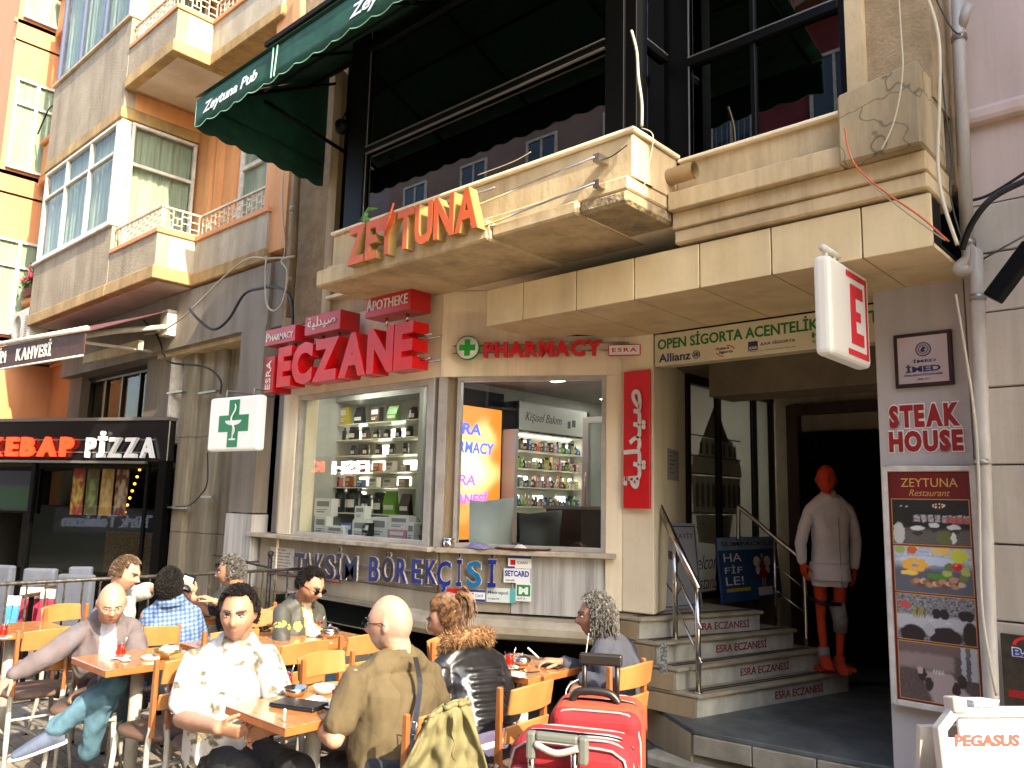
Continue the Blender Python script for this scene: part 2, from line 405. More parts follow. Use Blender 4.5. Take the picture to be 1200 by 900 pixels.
q = MB(); q.box(-7.62, -4.83, 1.245, 1.285, -.2, .075, FA); q.box(.02, 1.44, 1.245, 1.285, -.2, .075, FB); q.build('sill', mat('sill_stone', '#bcae99', '#96886f', .6, 9, bump=.2), BLD, bevel=.006)
# wall under the windows: separate stone slabs
for a0, a1 in ((-7.5, -6.75), (-6.745, -5.9), (-5.895, -5.2), (-5.195, -4.83)):
    bx('stone_slab', mat('slab_grey', '#a89c86', '#8d816b', .7, 3, (1, 1, .3), bump=.15, bscale=40, grime=.6), BLD, a0, a1, .93, 1.243, -.2, -.03, FA)
for a0, a1 in ((-7.5, -6.4), (-6.395, -5.4), (-5.395, -4.83)): bx('stone_slab', MATS['slab_grey'], BLD, a0, a1, .74, .925, -.2, -.022, FA)
for a0, a1 in ((.03, .62), (.625, 1.40)): bx('stone_slab', MATS['slab_grey' if a0 < .3 else 'marble_grey'], BLD, a0, a1, .80, 1.243, -.2, -.03, FB)
# rounded metal shutter casing under it and dark half basement
q = MB(); pr = [(-.25, .78), (-.02, .78), (.05, .76), (.085, .71), (.085, .66), (.05, .62), (-.02, .60), (-.25, .60)]
for M, a0, a1 in ((FB, -.0, 1.36), (FA, -5.25, -4.80)):
    n = len(pr); q.add([(a0, p[1], p[0]) for p in pr]+[(a1, p[1], p[0]) for p in pr], [(i, (i+1) % n, n+(i+1) % n, n+i) for i in range(n)]+[tuple(range(n)), tuple(range(n, 2*n))], M)
q.build('shutter_casing', mat('casing', '#b5a890', '#968a72', .5, 4), BLD)
q = MB(); q.box(-7.3, -3.6, 0, .74, 5.9, 6.0); q.box(-7.5, -7.3, -.01, .74, 4.45, 6.0); q.box(-7.3, -3.6, -.012, 0, 4.4, 6); q.box(-3.74, -3.66, 0, .74, 5.1, 6.0)
q.build('basement_wall', MATS['dark_wall'], BLD)
bx('basement_wall', MATS['stone_dirty'], BLD, -7.6, -7.0, 0, .74, 4.42, 4.6)
# retaining wall / landing with a slate top
zL = .25
l1, l2, l3, l4 = [pt(*p, z=zL) for p in ((743, 812), (812, 855), (1040, 899), (1200, 935))]
poly = [(l1.x-.25, l1.y+.18), (l1.x, l1.y), (l2.x, l2.y), (l3.x, l3.y), (-1.5, 4.3), (-1.5, 8.2), (-3.7, 8.2), (-3.7, 5.3)]
MB().prism(poly, zL-.03, zL).build('landing_slab', MATS['slate'], BLD, bevel=.004)
inn = [(l1.x-.3, l1.y+.24), (l1.x-.02, l1.y+.03), (l2.x-.02, l2.y+.03), (l3.x, l3.y+.04), (-1.5, 4.36), (-1.5, 8.2), (-3.7, 8.2), (-3.7, 5.4)]
MB().prism(inn, -.02, zL-.03).build('landing_base', MATS['concrete'], BLD)
d = Vector((l2.x-l1.x, l2.y-l1.y, 0)); LL = d.length; FR = frame((l1.x-.02, l1.y+.02, 0), d); n = 5
for i in range(-2, n): bx('cladding_panel', MATS['travertine'], BLD, LL/n*i+.002, LL/n*(i+1)-.002, -.01, zL-.032, -.03, .008+.002*(i % 2), FR)
d2 = Vector((l3.x-l2.x, l3.y-l2.y, 0)); FR2 = frame((l2.x, l2.y, 0), d2); L2 = d2.length
for i in range(3): bx('kerb_stone', MATS['concrete'], BLD, L2/3*i+.003, L2/3*(i+1)-.003, .10, zL-.031, -.05, .012, FR2, bevel=.006)
q = MB(); q.prism([(l2.x+.03, l2.y-.05), (l3.x+.03, l3.y-.06), (l3.x-.1, l3.y-.3), (l2.x-.32, l2.y-.12), (l2.x-.3, l2.y+.05)], -.01, .075); q.build('doorstep', MATS['concrete'], BLD, bevel=.02)
# stairs
xL = [-2.84, -3.00, -3.16, -3.30]; xR = [-2.43, -2.62, -2.78, -2.92]; yR = [6.65, 6.6, 6.45, 6.15]
tread_m = mat('tread', '#a0937a', '#857a63', .5, 6, bump=.1); strip_m = mat('grip_strip', '#2b2018', rough=.8)
red_print = mat('red_print', '#7d1c16', rough=.5)
for k in range(4):
    z0 = zL+.15*k; z1 = z0+.15; yl = 5.02
    q = MB(); q.prism([(xL[k], yl), (xR[k], yR[k]), (-3.62, yR[k]+.12), (-3.62, yl)], z0+.001*k, z1-.028)
    st = q.build('step', [MATS['marble_pale']], BLD)
    q = MB(); q.prism([(xL[k]+.03, yl-.02), (xR[k]+.03, yR[k]+.02), (-3.62, yR[k]+.14), (-3.62, yl-.02)], z1-.028, z1); q.build('tread', tread_m, st, bevel=.008)
    F = frame((xL[k], yl, 0), (xR[k]-xL[k], yR[k]-yl, 0)); ln = math.hypot(xR[k]-xL[k], yR[k]-yl)
    q = MB()
    for off in (-.045, -.085): q.box(.02, ln-.03, z1+.0005, z1+.003, off-.02, off, F)
    q.build('grip_strip', strip_m, st)
    a0 = [.80, .66, .60, .52][k]
    text('lettering', 'ESRA ECZANESİ', F, a0, z0+.030, .56, .074, red_print, st, d=.002, bold=.012, c0=.0005)
# side cheek of the stairs
for k in range(4): bx('cheek_panel', MATS['base_stone'], BLD, -3.62, xL[k]-.004, zL+.15*k+.001, zL+.15*k+.12, 4.985, 5.0)
# entrance recess
q = MB(); q.box(-3.62, -1.5, 0, 3.3, 8.0, 8.2); q.build('entrance_back_wall', MATS['entrance_wall'], BLD)
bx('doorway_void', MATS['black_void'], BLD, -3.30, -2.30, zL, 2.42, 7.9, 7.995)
q = MB(); q.box(-3.42, -3.30, zL, 2.6, 7.9, 8.0); q.box(-2.30, -2.2, zL, 2.6, 7.9, 8.0); q.box(-3.42, -2.2, 2.6, 2.7, 7.9, 8.0); q.build('door_frame', mat('wood_dark', '#4f3322', '#3a2518', .5, 8, (1, 1, .2)), BLD)
q = MB(); q.box(-1.53, -1.3, 0, 3.3, 5.0, 8.2); q.build('entrance_side_wall', MATS['entrance_wall'], BLD)
q = MB(); q.box(-3.8, -1.4, 2.82, 2.95, 5.4, 8.2); q.box(-3.2, -1.55, 2.55, 2.82, 5.9, 6.3); q.build('entrance_ceiling', mat('ceil', '#7d715c', '#6b604d', .9, 3), BLD)
q = MB()
for i in range(4): q.box(-2.15+.0*i, -1.53, zL+.17*i, zL+.17*(i+1), 6.9+.28*i, 8.0)
q.build('inner_stair', MATS['marble_pale'], BLD)
# glazed tower-picture partition
FILM = bpy.data.materials.new('film'); FILM.use_nodes = True; _n = FILM.node_tree; _n.nodes.clear()
_o = _n.nodes.new('ShaderNodeOutputMaterial'); _a = _n.nodes.new('ShaderNodeBsdfDiffuse'); _b = _n.nodes.new('ShaderNodeBsdfTranslucent'); _m = _n.nodes.new('ShaderNodeMixShader'); _m.inputs[0].default_value = .5
_a.inputs[0].default_value = lin('#eceae2'); _b.inputs[0].default_value = lin('#dcdad4'); _n.links.new(_a.outputs[0], _m.inputs[1]); _n.links.new(_b.outputs[0], _m.inputs[2]); _n.links.new(_m.outputs[0], _o.inputs[0])
gw = empty('glass_partition', (-3.6, 6.9, .85), 'glass partition beside the steps printed with an old stone tower drawing', 'partition')
zt = 2.80
bx('film', FILM, gw, 6.24, 7.9, .87, zt-.06, -.05, -.02, FG); bx('plinth', MATS['base_stone'], gw, 6.2, 7.98, 0, .855, -.1, .0, FG)
q = MB()
for a in (6.2, 6.76, 7.50, 7.90): q.box(a, a+.05, .86, zt, -.03, .03, FG)
q.box(6.2, 7.95, zt-.06, zt+.02, -.03, .035, FG); q.box(6.2, 7.95, .855, .91, -.03, .03, FG); q.build('frame', mat('bronze', '#2b2620', rough=.4, metal=.5), gw)
for a0, a1 in ((6.25, 6.76), (6.81, 7.5), (7.55, 7.9)): bx('pane', MATS['shop_glass'], gw, a0, a1, .91, zt-.06, .002, .008, FG)
ink = mat('ink', '#2c2223', '#3a3030', .6, 12); ink2 = mat('ink_soft', '#5f5750', '#726a5e', .6, 20)
q = MB(); c0 = 6.78   # tower drawing: body, balcony, cone, spire, arches
def flat(mb, pts, c=-.018): mb.add([(p[0], p[1], c) for p in pts], [tuple(range(len(pts)))], FG)
q.cur = 1
flat(q, [(6.32, 1.95), (7.30, 1.95), (7.26, 2.10), (6.36, 2.10)]); flat(q, [(6.36, 1.60), (7.22, 1.60), (7.26, 1.93), (6.33, 1.93)])
flat(q, [(6.45, 1.34), (7.0, 1.30), (7.1, 1.58), (6.4, 1.58)]); flat(q, [(6.45, 2.1), (7.2, 2.1), (7.12, 2.28), (6.52, 2.28)])
q.cur = 0
flat(q, [(6.55, 2.3), (7.05, 2.26), (6.78, 2.62)], -.0175); flat(q, [(6.775, 2.6), (6.785, 2.6), (6.78, 2.72)], -.0175)
for i in range(9): flat(q, [(6.4+i*.1, 1.65), (6.46+i*.1, 1.65), (6.46+i*.1, 1.84), (6.43+i*.1, 1.88), (6.4+i*.1, 1.84)], -.0172)
for i in range(7): flat(q, [(6.48+i*.11, 2.13), (6.53+i*.11, 2.13), (6.53+i*.11, 2.22), (6.505+i*.11, 2.25), (6.48+i*.11, 2.22)], -.0172)
for zz in (1.59, 1.94, 2.10, 2.285): flat(q, [(6.33, zz), (7.28, zz), (7.28, zz+.014), (6.33, zz+.014)], -.0172)
for i in range(26):
    a = random.uniform(6.35, 7.2); b_ = random.uniform(1.35, 2.25); l = random.uniform(.03, .12); flat(q, [(a, b_), (a+l, b_+.004), (a+l, b_+.009), (a, b_+.006)], -.0170)
q.build('tower_print', [mat('sketch', '#62554f', '#75685f', .7, 12), mat('sketch_soft', '#a39a88', '#b4ab98', .7, 20)], gw)
text('lettering', 'welcome', FG, 6.30, 1.10, .62, .13, ink, gw, d=.001, bold=-.005, shear=.35, c0=-.018)
text('lettering', 'istanbul', FG, 6.42, .93, .5, .12, ink, gw, d=.001, bold=-.005, shear=.35, c0=-.018)

# canopy of square panels over the entrance
yF, zF = 4.18, 2.952
xs = [pt(570, 365, y=yF).x]+[pt(p, 350, y=yF).x for p in (613, 675, 743, 820, 905, 1013)]+[-1.035]
can = MB(); can.box(xs[0]+.01, -1.045, zF+.025, 3.225, yF+.03, yF+.2); can.prism([(xs[0], yF+.03), (-1.04, yF+.03), (-1.04, 5.6), (-3.2, 5.6), (-3.26, 5.2), (-3.48, 5.12), (xs[0], 4.86)], zF+.024, zF+.05)
canopy = can.build('canopy', MATS['black_void'], BLD)
def bayx(y): return Bp[0]+(y-Bp[1])*1.294/.725+.006
for i in range(len(xs)-1):
    bx('panel', MATS['tile_panel'], canopy, xs[i]+.004, xs[i+1]-.004, zF, 3.228, yF, yF+.026, bevel=.003)
    for y0, y1 in ((yF+.004, 4.50), (4.505, 4.82), (4.825, 5.145)):
        lo0, lo1 = [max(xs[i]+.004, bayx(y) if y > 4.8 else -9) for y in (y0, y1)]; hi = xs[i+1]-.004
        if lo1 > hi-.03: continue
        MB().prism([(lo0, y0), (hi, y0), (hi, y1), (lo1, y1)], zF+.002, zF+.022).build('panel', MATS['tile_panel'], canopy)
# right wing: parapet, mouldings, cracked block
q = MB(); q.box(-2.48, -1.43, 3.50, 3.775, 4.2, 4.5); q.build('parapet', MATS['stone'], BLD)
bx('parapet_cap', MATS['cream'], BLD, -2.46, -1.43, 3.775, 3.80, 4.165, 4.5, bevel=.006)
bx('moulding', MATS['stone'], BLD, -2.478, -1.43, 3.44, 3.555, 4.08, 4.4, bevel=.006); bx('moulding', MATS['stone'], BLD, -2.476, -1.036, 3.335, 3.438, 4.13, 4.6, bevel=.006); bx('moulding', MATS['stone'], BLD, -2.474, -1.038, 3.245, 3.333, 4.15, 4.6, bevel=.01)
zt1 = zat(-1.40, 4.05, 110)
q = MB(); q.add([(-1.43, 4.05, 3.44), (-1.03, 4.05, 3.44), (-1.03, 4.05, zt1+.06), (-1.43, 4.05, zt1), (-1.43, 4.5, 3.44), (-1.03, 4.5, 3.44), (-1.03, 4.5, zt1+.06), (-1.43, 4.5, zt1)],
                [(0, 1, 2, 3), (4, 5, 6, 7), (0, 1, 5, 4), (1, 2, 6, 5), (2, 3, 7, 6), (3, 0, 4, 7)]); q.build('cracked_block', MATS['stone_crack'], BLD, bevel=.012)
bx('pilaster', MATS['stone'], BLD, -1.43, -1.34, zt1-.05, 9, 4.22, 4.6); bx('roughcast_wall', MATS['roughcast'], BLD, -1.34, -1.02, zt1-.05, 9, 4.28, 4.6)
# ZEYTUNA balcony
q = MB(); q.box(-5.45, -2.48, 3.54, 3.81, 3.7, 3.9); q.box(-2.68, -2.48, 3.54, 3.81, 3.9, 4.2); q.box(-5.45, -5.25, 3.54, 3.81, 3.9, 4.4); q.build('parapet', MATS['stone'], BLD, bevel=.008)
q = MB(); q.box(-5.46, -2.455, 3.812, 3.84, 3.672, 3.93); q.box(-2.70, -2.456, 3.812, 3.84, 3.93, 4.2); q.build('parapet_cap', MATS['cream'], BLD, bevel=.007)
q = MB(); q.box(-5.47, -2.49, 3.46, 3.545, 3.665, 4.3); q.build('moulding', MATS['stone'], BLD, bevel=.01)
q = MB(); q.box(-5.52, -3.55, 3.36, 3.50, 3.60, 4.4); q.build('moulding', MATS['stone'], BLD, bevel=.014)
q = MB(); q.box(-3.549, -2.84, 3.38, 3.47, 3.635, 4.4); q.build('moulding', MATS['stone'], BLD, bevel=.014)
q = MB(); q.prism([(-2.839, 3.66), (-2.49, 3.66), (-2.49, 4.2), (-2.839, 4.2)], 3.375, 3.462)
bb = q.build('broken_corner_stone', mat('broken', '#a59069', '#6f6454', .95, 6, bump=1.2, bscale=25), BLD, bevel=.02)
bx('soffit', MATS['cream'], BLD, -5.5, -2.5, 3.385, 3.45, 3.75, 4.62)
q = MB(); q.box(-6.6, -5.45, 3.38, 3.80, 4.4, 4.6); q.build('wall', MATS['stone'], BLD)
bx('window_sill', MATS['cream'], BLD, -6.45, -5.45, 3.56, 3.59, 4.33, 4.45)
q = MB(); q.box(-7.36, -6.5, 3.40, 9, 4.42, 4.7); q.build('roughcast_wall', MATS['roughcast'], BLD); bx('pilaster', MATS['stone'], BLD, -6.56, -6.42, 3.40, 9, 4.36, 4.6)
q = MB(); q.box(-7.4, -1.02, 6.35, 12, 4.45, 9); q.box(-7.38, -7.2, 3.4, 6.4, 4.7, 9); q.box(-1.2, -1.02, 3.4, 6.4, 4.6, 9); q.build('upper_wall', MATS['roughcast'], BLD)
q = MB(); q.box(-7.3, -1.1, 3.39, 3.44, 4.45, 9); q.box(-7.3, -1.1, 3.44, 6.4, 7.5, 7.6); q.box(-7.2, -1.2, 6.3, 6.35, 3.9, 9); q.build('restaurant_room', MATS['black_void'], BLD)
# glazing of the restaurant
gz = empty('restaurant_glazing', (-3.9, 4.0, 3.85), 'black framed glazing of the restaurant above the stone balcony parapet', 'glazing')
q = MB()
F38 = FY(3.80)
for a0, a1 in ((-5.44, -5.20), (-2.74, -2.60)): q.box(a0, a1, 3.84, 6.3, -.12, .02, F38)
q.box(-2.60, -2.52, 3.84, 6.3, -.12, .0, F38)
q.box(-5.2, -2.74, 4.50, 4.545, -.06, .015, F38); q.box(-5.2, -2.74, 5.42, 5.52, -.06, .02, F38); q.box(-5.44, -2.52, 6.2, 6.3, -.1, .02, F38)
F42 = FY(4.24)
for a0, a1 in ((-2.60, -2.42), (-1.47, -1.43), (-2.0, -1.97)): q.box(a0, a1, 3.8, 6.3, -.1, .0, F42)
q.box(-2.42, -1.47, 4.44, 4.49, -.06, .012, F42)
F25 = FXp(-2.55); q.box(3.82, 4.2, 4.50, 4.54, -.05, .01, F25)
q.build('frame', MATS['black_metal'], gz, bevel=.003)
q = MB(); q.box(-5.19, -2.75, 4.548, 4.556, 0, .02, F38); q.box(-5.19, -2.75, 4.49, 4.497, 0, .02, F38); q.box(-2.415, -1.475, 4.492, 4.499, .0, .016, F42); q.box(-2.418, -2.41, 3.82, 6.2, 0, .004, F42)
q.box(-5.196, -5.190, 3.86, 6.2, .0, .006, F38); q.box(3.84, 4.19, 4.542, 4.549, .0, .015, F25); q.build('metal_edge', MATS['grey_metal'], gz)
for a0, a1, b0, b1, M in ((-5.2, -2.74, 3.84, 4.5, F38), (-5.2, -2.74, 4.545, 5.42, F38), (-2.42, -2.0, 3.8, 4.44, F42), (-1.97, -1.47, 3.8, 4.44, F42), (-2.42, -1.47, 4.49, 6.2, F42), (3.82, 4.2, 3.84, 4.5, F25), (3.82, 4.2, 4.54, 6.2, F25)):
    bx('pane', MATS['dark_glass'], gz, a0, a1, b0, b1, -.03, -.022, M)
# side window left of the balcony
sw = empty('restaurant_window', (-6.0, 4.4, 3.6), 'tall dark window beside the left end of the restaurant balcony', 'window')
q = MB(); F44 = FY(4.45)
for a in (-6.42, -6.1, -5.74): q.box(a, a+.06, 3.59, 6.2, -.05, .03, F44)
q.box(-6.42, -5.5, 4.42, 4.48, -.04, .025, F44); q.box(-6.42, -5.5, 3.59, 3.65, -.04, .025, F44); q.build('frame', MATS['black_metal'], sw)
for a0, a1, b0, b1 in ((-6.36, -6.1, 3.65, 4.42), (-6.04, -5.74, 3.65, 4.42), (-6.36, -6.1, 4.48, 6.1), (-6.04, -5.74, 4.48, 6.1)): bx('pane', MATS['window_glass'], sw, a0, a1, b0, b1, -.012, -.006, F44)

# ---------------------------------------------------------------- right: grey panel, pink building
PB = empty('pink_building', (0, 4.8, 0), 'pink and pale stone building to the right of the drainpipe', 'building')
q = MB(); q.box(-1.02, 6, 3.30, 12, 4.72, 9); q.build('pink_wall', MATS['pink_wall'], PB)
bx('string_course', MATS['pink_wall'], PB, -1.0, 6, 3.74, 3.84, 4.66, 4.8, bevel=.03, seg=2)
zs = [0.0, 1.12, 1.50, 1.90, 2.30, 2.70, 3.02, 3.29]
for i in range(len(zs)-1):
    for a0, a1 in ((-1.0, -.2), (-.195, .8), (.805, 2.2)):
        bx('stone_block', MATS['pale_stone'], PB, a0, a1, zs[i]+.004, zs[i+1]-.004, 4.70+.004*(i % 2), 4.9, bevel=.005)
bx('backing_wall', MATS['concrete'], PB, -1.0, 6, 0, 3.3, 4.9, 9)
# unseen bay added right of the frame, shaped to shade entrance and balcony corner
q = MB(); q.box(1.6, 5.5, 2.6, 11, 3.22, 4.7); q.build('bay', MATS['pink_wall'], PB)
GP = empty('grey_pillar', (-1.3, 5.0, 0), 'tall grey taupe pillar at the right of the shop entrance', 'pillar')
bx('panel', MATS['taupe_panel'], GP, -1.56, -1.075, 0, 3.02, 4.9, 5.05, bevel=.003); bx('side_panel', MATS['taupe_panel'], GP, -1.06, -1.02, 0, 3.0, 4.86, 5.05)
# ---------------------------------------------------------------- left building: bays, balconies, windows
LBD = empty('apartment_building', (-10.6, 4.6, 0), 'orange apartment building with grey rendered bay, two balconies and shops below', 'building')
bx('wall', MATS['orange_wall'], LBD, -13.9, -7.42, 4.3, 12, 5.0, 5.3)
bx('wall_edge', MATS['orange_wall'], LBD, -7.9, -7.42, 4.30, 12, 4.42, 5.0)
q = MB(); q.box(-13.9, -13.4, 0, 4.2, 4.6, 5.2); q.box(-13.9, -7.4, 3.45, 4.18, 4.44, 4.7); q.build('shop_lintel', MATS['grey_plaster'], LBD)
# grey cover panels over the shops
for a0, a1 in ((-10.4, -9.25), (-9.245, -8.35), (-8.345, -7.62)): bx('facing_panel', MATS['grey_plaster'], LBD, a0, a1, 3.47, 4.17, 4.40, 4.438)
bx('facing_panel', MATS['grey_plaster'], LBD, -8.12, -7.62, 1.48, 3.465, 4.385, 4.55)
for i in range(3): bx('base_slab', MATS['marble_grey'], LBD, -8.14, -7.60, .01+.49*i, .485+.49*i, 4.37, 4.56, bevel=.004)
bx('soffit', MATS['stone'], LBD, -10.4, -8.12, 3.40, 3.46, 4.46, 5.4)
# pilaster of stone strips with the dark door beside it
for i, (a0, a1, yy) in enumerate(((-10.05, -9.82, 4.66), (-9.815, -9.5, 4.55), (-9.495, -9.2, 4.62), (-9.195, -8.92, 4.62), (-8.915, -8.62, 4.70), (-8.615, -8.42, 4.80))):
    for b0, b1 in ((0, 1.2), (1.205, 2.35), (2.355, 3.4)): bx('stone_strip', mat('pil_stone', '#9a9078', '#6e6552', .8, 2.5, (2, 2, .25), bump=.15, bscale=40), LBD, a0, a1, b0, b1, yy, 5.1, bevel=.004)
bx('door_void', MATS['black_void'], LBD, -8.42, -8.12, 0, 3.4, 5.2, 5.3); bx('door_reveal', MATS['dark_wall'], LBD, -8.45, -8.42, 0, 3.4, 4.8, 5.3)
rail_m = mat('rail_white', '#c9bda8', '#a8987e', .5, 20)
def lattice(name, M, a0, a1, b0, b1, parent):
    q = MB(); w_ = .012; n = max(2, int(round((a1-a0)/.11))); s_ = (a1-a0)/n
    for i in range(n+1): q.box(a0+i*s_-w_/2, a0+i*s_+w_/2, b0, b1, -w_/2, w_/2, M)
    h = b1-b0
    for i in range(n):
        for k, f in enumerate(((.33, .66) if i % 2 else (.5, .8))): q.box(a0+i*s_+w_/2, a0+(i+1)*s_-w_/2, b0+h*f-w_/2, b0+h*f+w_/2, -w_/2*.9, w_/2*.9, M)
        if i % 3 == 1: q.box(a0+i*s_+s_/2-w_/2, a0+i*s_+s_/2+w_/2, b0+h*.33, b0+h*.66, -w_/2*.8, w_/2*.8, M)
    q.box(a0-.02, a1+.02, b1-.004, b1+.018, -.016, .016, M); q.box(a0-.02, a1+.02, b0+.02, b0+.035, -.01, .01, M)
    return q.build(name, rail_m, parent)
def window(M, a0, a1, b0, b1, parent, nx=2, transom=.72, fm='white_frame', gm='window_glass', curt=True, name='window', fw_=.045, shallow=False):
    """frame > panes, curtain"""
    q = MB(); q.box(a0, a1, b0, b0+fw_, -.05, .02, M); q.box(a0, a1, b1-fw_, b1, -.05, .02, M)
    q.box(a0, a0+fw_, b0+fw_, b1-fw_, -.05, .019, M); q.box(a1-fw_, a1, b0+fw_, b1-fw_, -.05, .019, M)
    W_ = (a1-a0)/nx; tz = b0+(b1-b0)*transom if transom else None
    for i in range(1, nx): q.box(a0+W_*i-fw_*.6, a0+W_*i+fw_*.6, b0+fw_, b1-fw_, -.045, .016, M)
    if tz: q.box(a0+fw_, a1-fw_, tz-fw_/2, tz+fw_/2, -.044, .014, M)
    f = q.build(name, MATS[fm], parent, bevel=.004)
    for i in range(nx):
        for c0, c1 in (((b0+fw_, tz-fw_/2), (tz+fw_/2, b1-fw_)) if tz else ((b0+fw_, b1-fw_),)):
            bx('pane', MATS[gm], f, a0+W_*i+fw_*.5, a0+W_*(i+1)-fw_*.5, c0, c1, -.022, -.016, M)
    if curt:
        q = MB(); q.smooth = True; n = int((a1-a0)/.03)+1; vs = []
        for i in range(n+1):
            a = a0+fw_+(a1-a0-2*fw_)*i/n
            for b in (b0+.02, b1-.02): vs.append((a, b, (-.034 if shallow else -.085)+(.3 if shallow else 1)*(.015*math.sin(i*1.9)+.01*math.sin(i*.7))))
        q.add(vs, [(2*i, 2*i+2, 2*i+3, 2*i+1) for i in range(n)], M); q.build('curtain', MATS['curtain'], f)
    bx('room_back', MATS['room_pale'], f, a0, a1, b0, b1, *((-.048, -.043) if shallow else (-.42, -.40)), M)
    return f
F39 = FY(3.90); F50 = FY(4.99)
for lv, (zb, zp, zbal) in enumerate(((4.20, 5.17, 4.83), (6.95, 8.19, 7.76))):
    x0, x1, xc = -13.9, -10.85, -9.42
    if lv: x1 = -10.88
    # slab band and rendered parapets
    zs0 = zb if lv == 0 else 6.72
    q = MB(); q.box(x0, x1, zs0, zs0+.16, 3.88, 5.0); q.build('slab_band', MATS['yellow_band'], LBD, bevel=.01)
    zs1 = zb if lv == 0 else 7.12
    q = MB(); q.box(x1+.002, xc+.02, zs1, zs1+.16, 3.88, 5.0); q.box(xc+.02, -7.72, zs1, zs1+.15, 4.36, 5.0); q.build('balcony_slab', [MATS['yellow_band']], LBD, bevel=.01)
    bx('soffit', mat('soffit_pale', '#cfc0ae', '#b8a792', .85, 2), LBD, (x0 if lv == 0 else x1)+.1, xc-.1, zs1-.006, zs1+.01, 4.0, 4.9)
    bx('rendered_parapet', MATS['roughgrey'], LBD, x0, x1, zs0+.16, zp, 3.90, 4.05)
    bx('rendered_parapet', MATS['roughgrey'], LBD, x1, xc, zs1+.16, zbal-.06, 3.905, 4.05)
    bx('rendered_parapet', MATS['roughgrey_light'], LBD, xc-.14, xc, zs1+.16, zbal-.06, 4.05, 4.38)
    bx('rendered_parapet', MATS['roughgrey_light'], LBD, xc, -7.74, zs1+.15, zbal-.06, 4.385, 4.52)
    bx('side_wall', MATS['orange_wall'], LBD, x1-.15, x1, zs0+.16, zp, 4.05, 5.0) if lv else None
    bx('parapet_cap', MATS['white_frame' if lv == 0 else 'stone'], LBD, x0-.02, x1+.02, zp, zp+.05, 3.86, 4.08, bevel=.008)
    pc = MATS['peach_trim']
    q = MB(); q.box(x1+.02, xc+.02, zbal-.06, zbal, 3.885, 4.07); q.box(xc-.15, xc+.02, zbal-.06, zbal, 4.07, 4.36); q.box(xc-.15, -7.72, zbal-.062, zbal-.001, 4.36, 4.53); q.build('parapet_cap', pc, LBD, bevel=.006)
    rl = empty('balcony_railing', (-9.5, 4.1, zbal), ['cream lattice railing on the lower balcony of the orange building', 'cream lattice railing on the upper balcony cut by the photo top'][lv], 'railing', group=None)
    # railing is a part of the building
    bpy.data.objects.remove(rl)
    hr = .28
    lattice('railing', FY(3.95), x1+.05, xc-.03, zbal, zbal+hr, LBD); lattice('railing', FXp(xc-.03), 3.98, 4.42, zbal, zbal+hr, LBD); lattice('railing', FY(4.44), xc+.03, -7.78, zbal, zbal+hr, LBD)
    # bay windows
    zt = 6.68 if lv == 0 else 10.6
    fmn = 'white_frame' if lv == 0 else 'blue_frame'
    if lv: mat('blue_frame', '#39415c', rough=.4)
    window(F39, x0+.1, x1-.12, zp+.05, zt, LBD, nx=3, fm=fmn, transom=.70)
    bx('corner_post', MATS['white_frame'], LBD, x1-.12, x1, zp+.05, zt, 3.89, 4.02)
    window(FXp(x1), 4.03, 4.95, zbal-.1, zt, LBD, nx=1, fm='white_frame', transom=.70)
    window(FY(4.945), -9.78 if lv else -9.5, -7.95, zbal-.5, zt-.2, LBD, nx=2, fm='white_frame', transom=.74, fw_=.06, shallow=True)
for a in (-10.45, -10.2, -9.78): bx('wall_rib', MATS['orange_wall'], LBD, a, a+.12, 4.4, 6.72, 4.93, 5.0)
q = MB(); q.box(x0, -7.4, 9.0, 12.5, 4.4, 5.0); q.build('upper_wall', MATS['orange_wall'], LBD)
# upper part of the cafe front: glass shopfront recess
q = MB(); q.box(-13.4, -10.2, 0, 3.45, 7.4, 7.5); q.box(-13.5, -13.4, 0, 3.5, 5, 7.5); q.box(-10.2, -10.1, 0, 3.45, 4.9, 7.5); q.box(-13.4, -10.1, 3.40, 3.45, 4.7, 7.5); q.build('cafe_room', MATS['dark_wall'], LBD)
bx('corner_panel', MATS['grey_plaster'], LBD, -10.9, -10.08, 2.3, 3.46, 4.55, 4.8); bx('corner_trim', MATS['white_frame'], LBD, -10.07, -10.02, 2.3, 3.44, 4.5, 4.8)
window(FY(4.75), -13.4, -10.95, 2.55, 3.40, LBD, nx=4, transom=0, fm='bronze', curt=False)

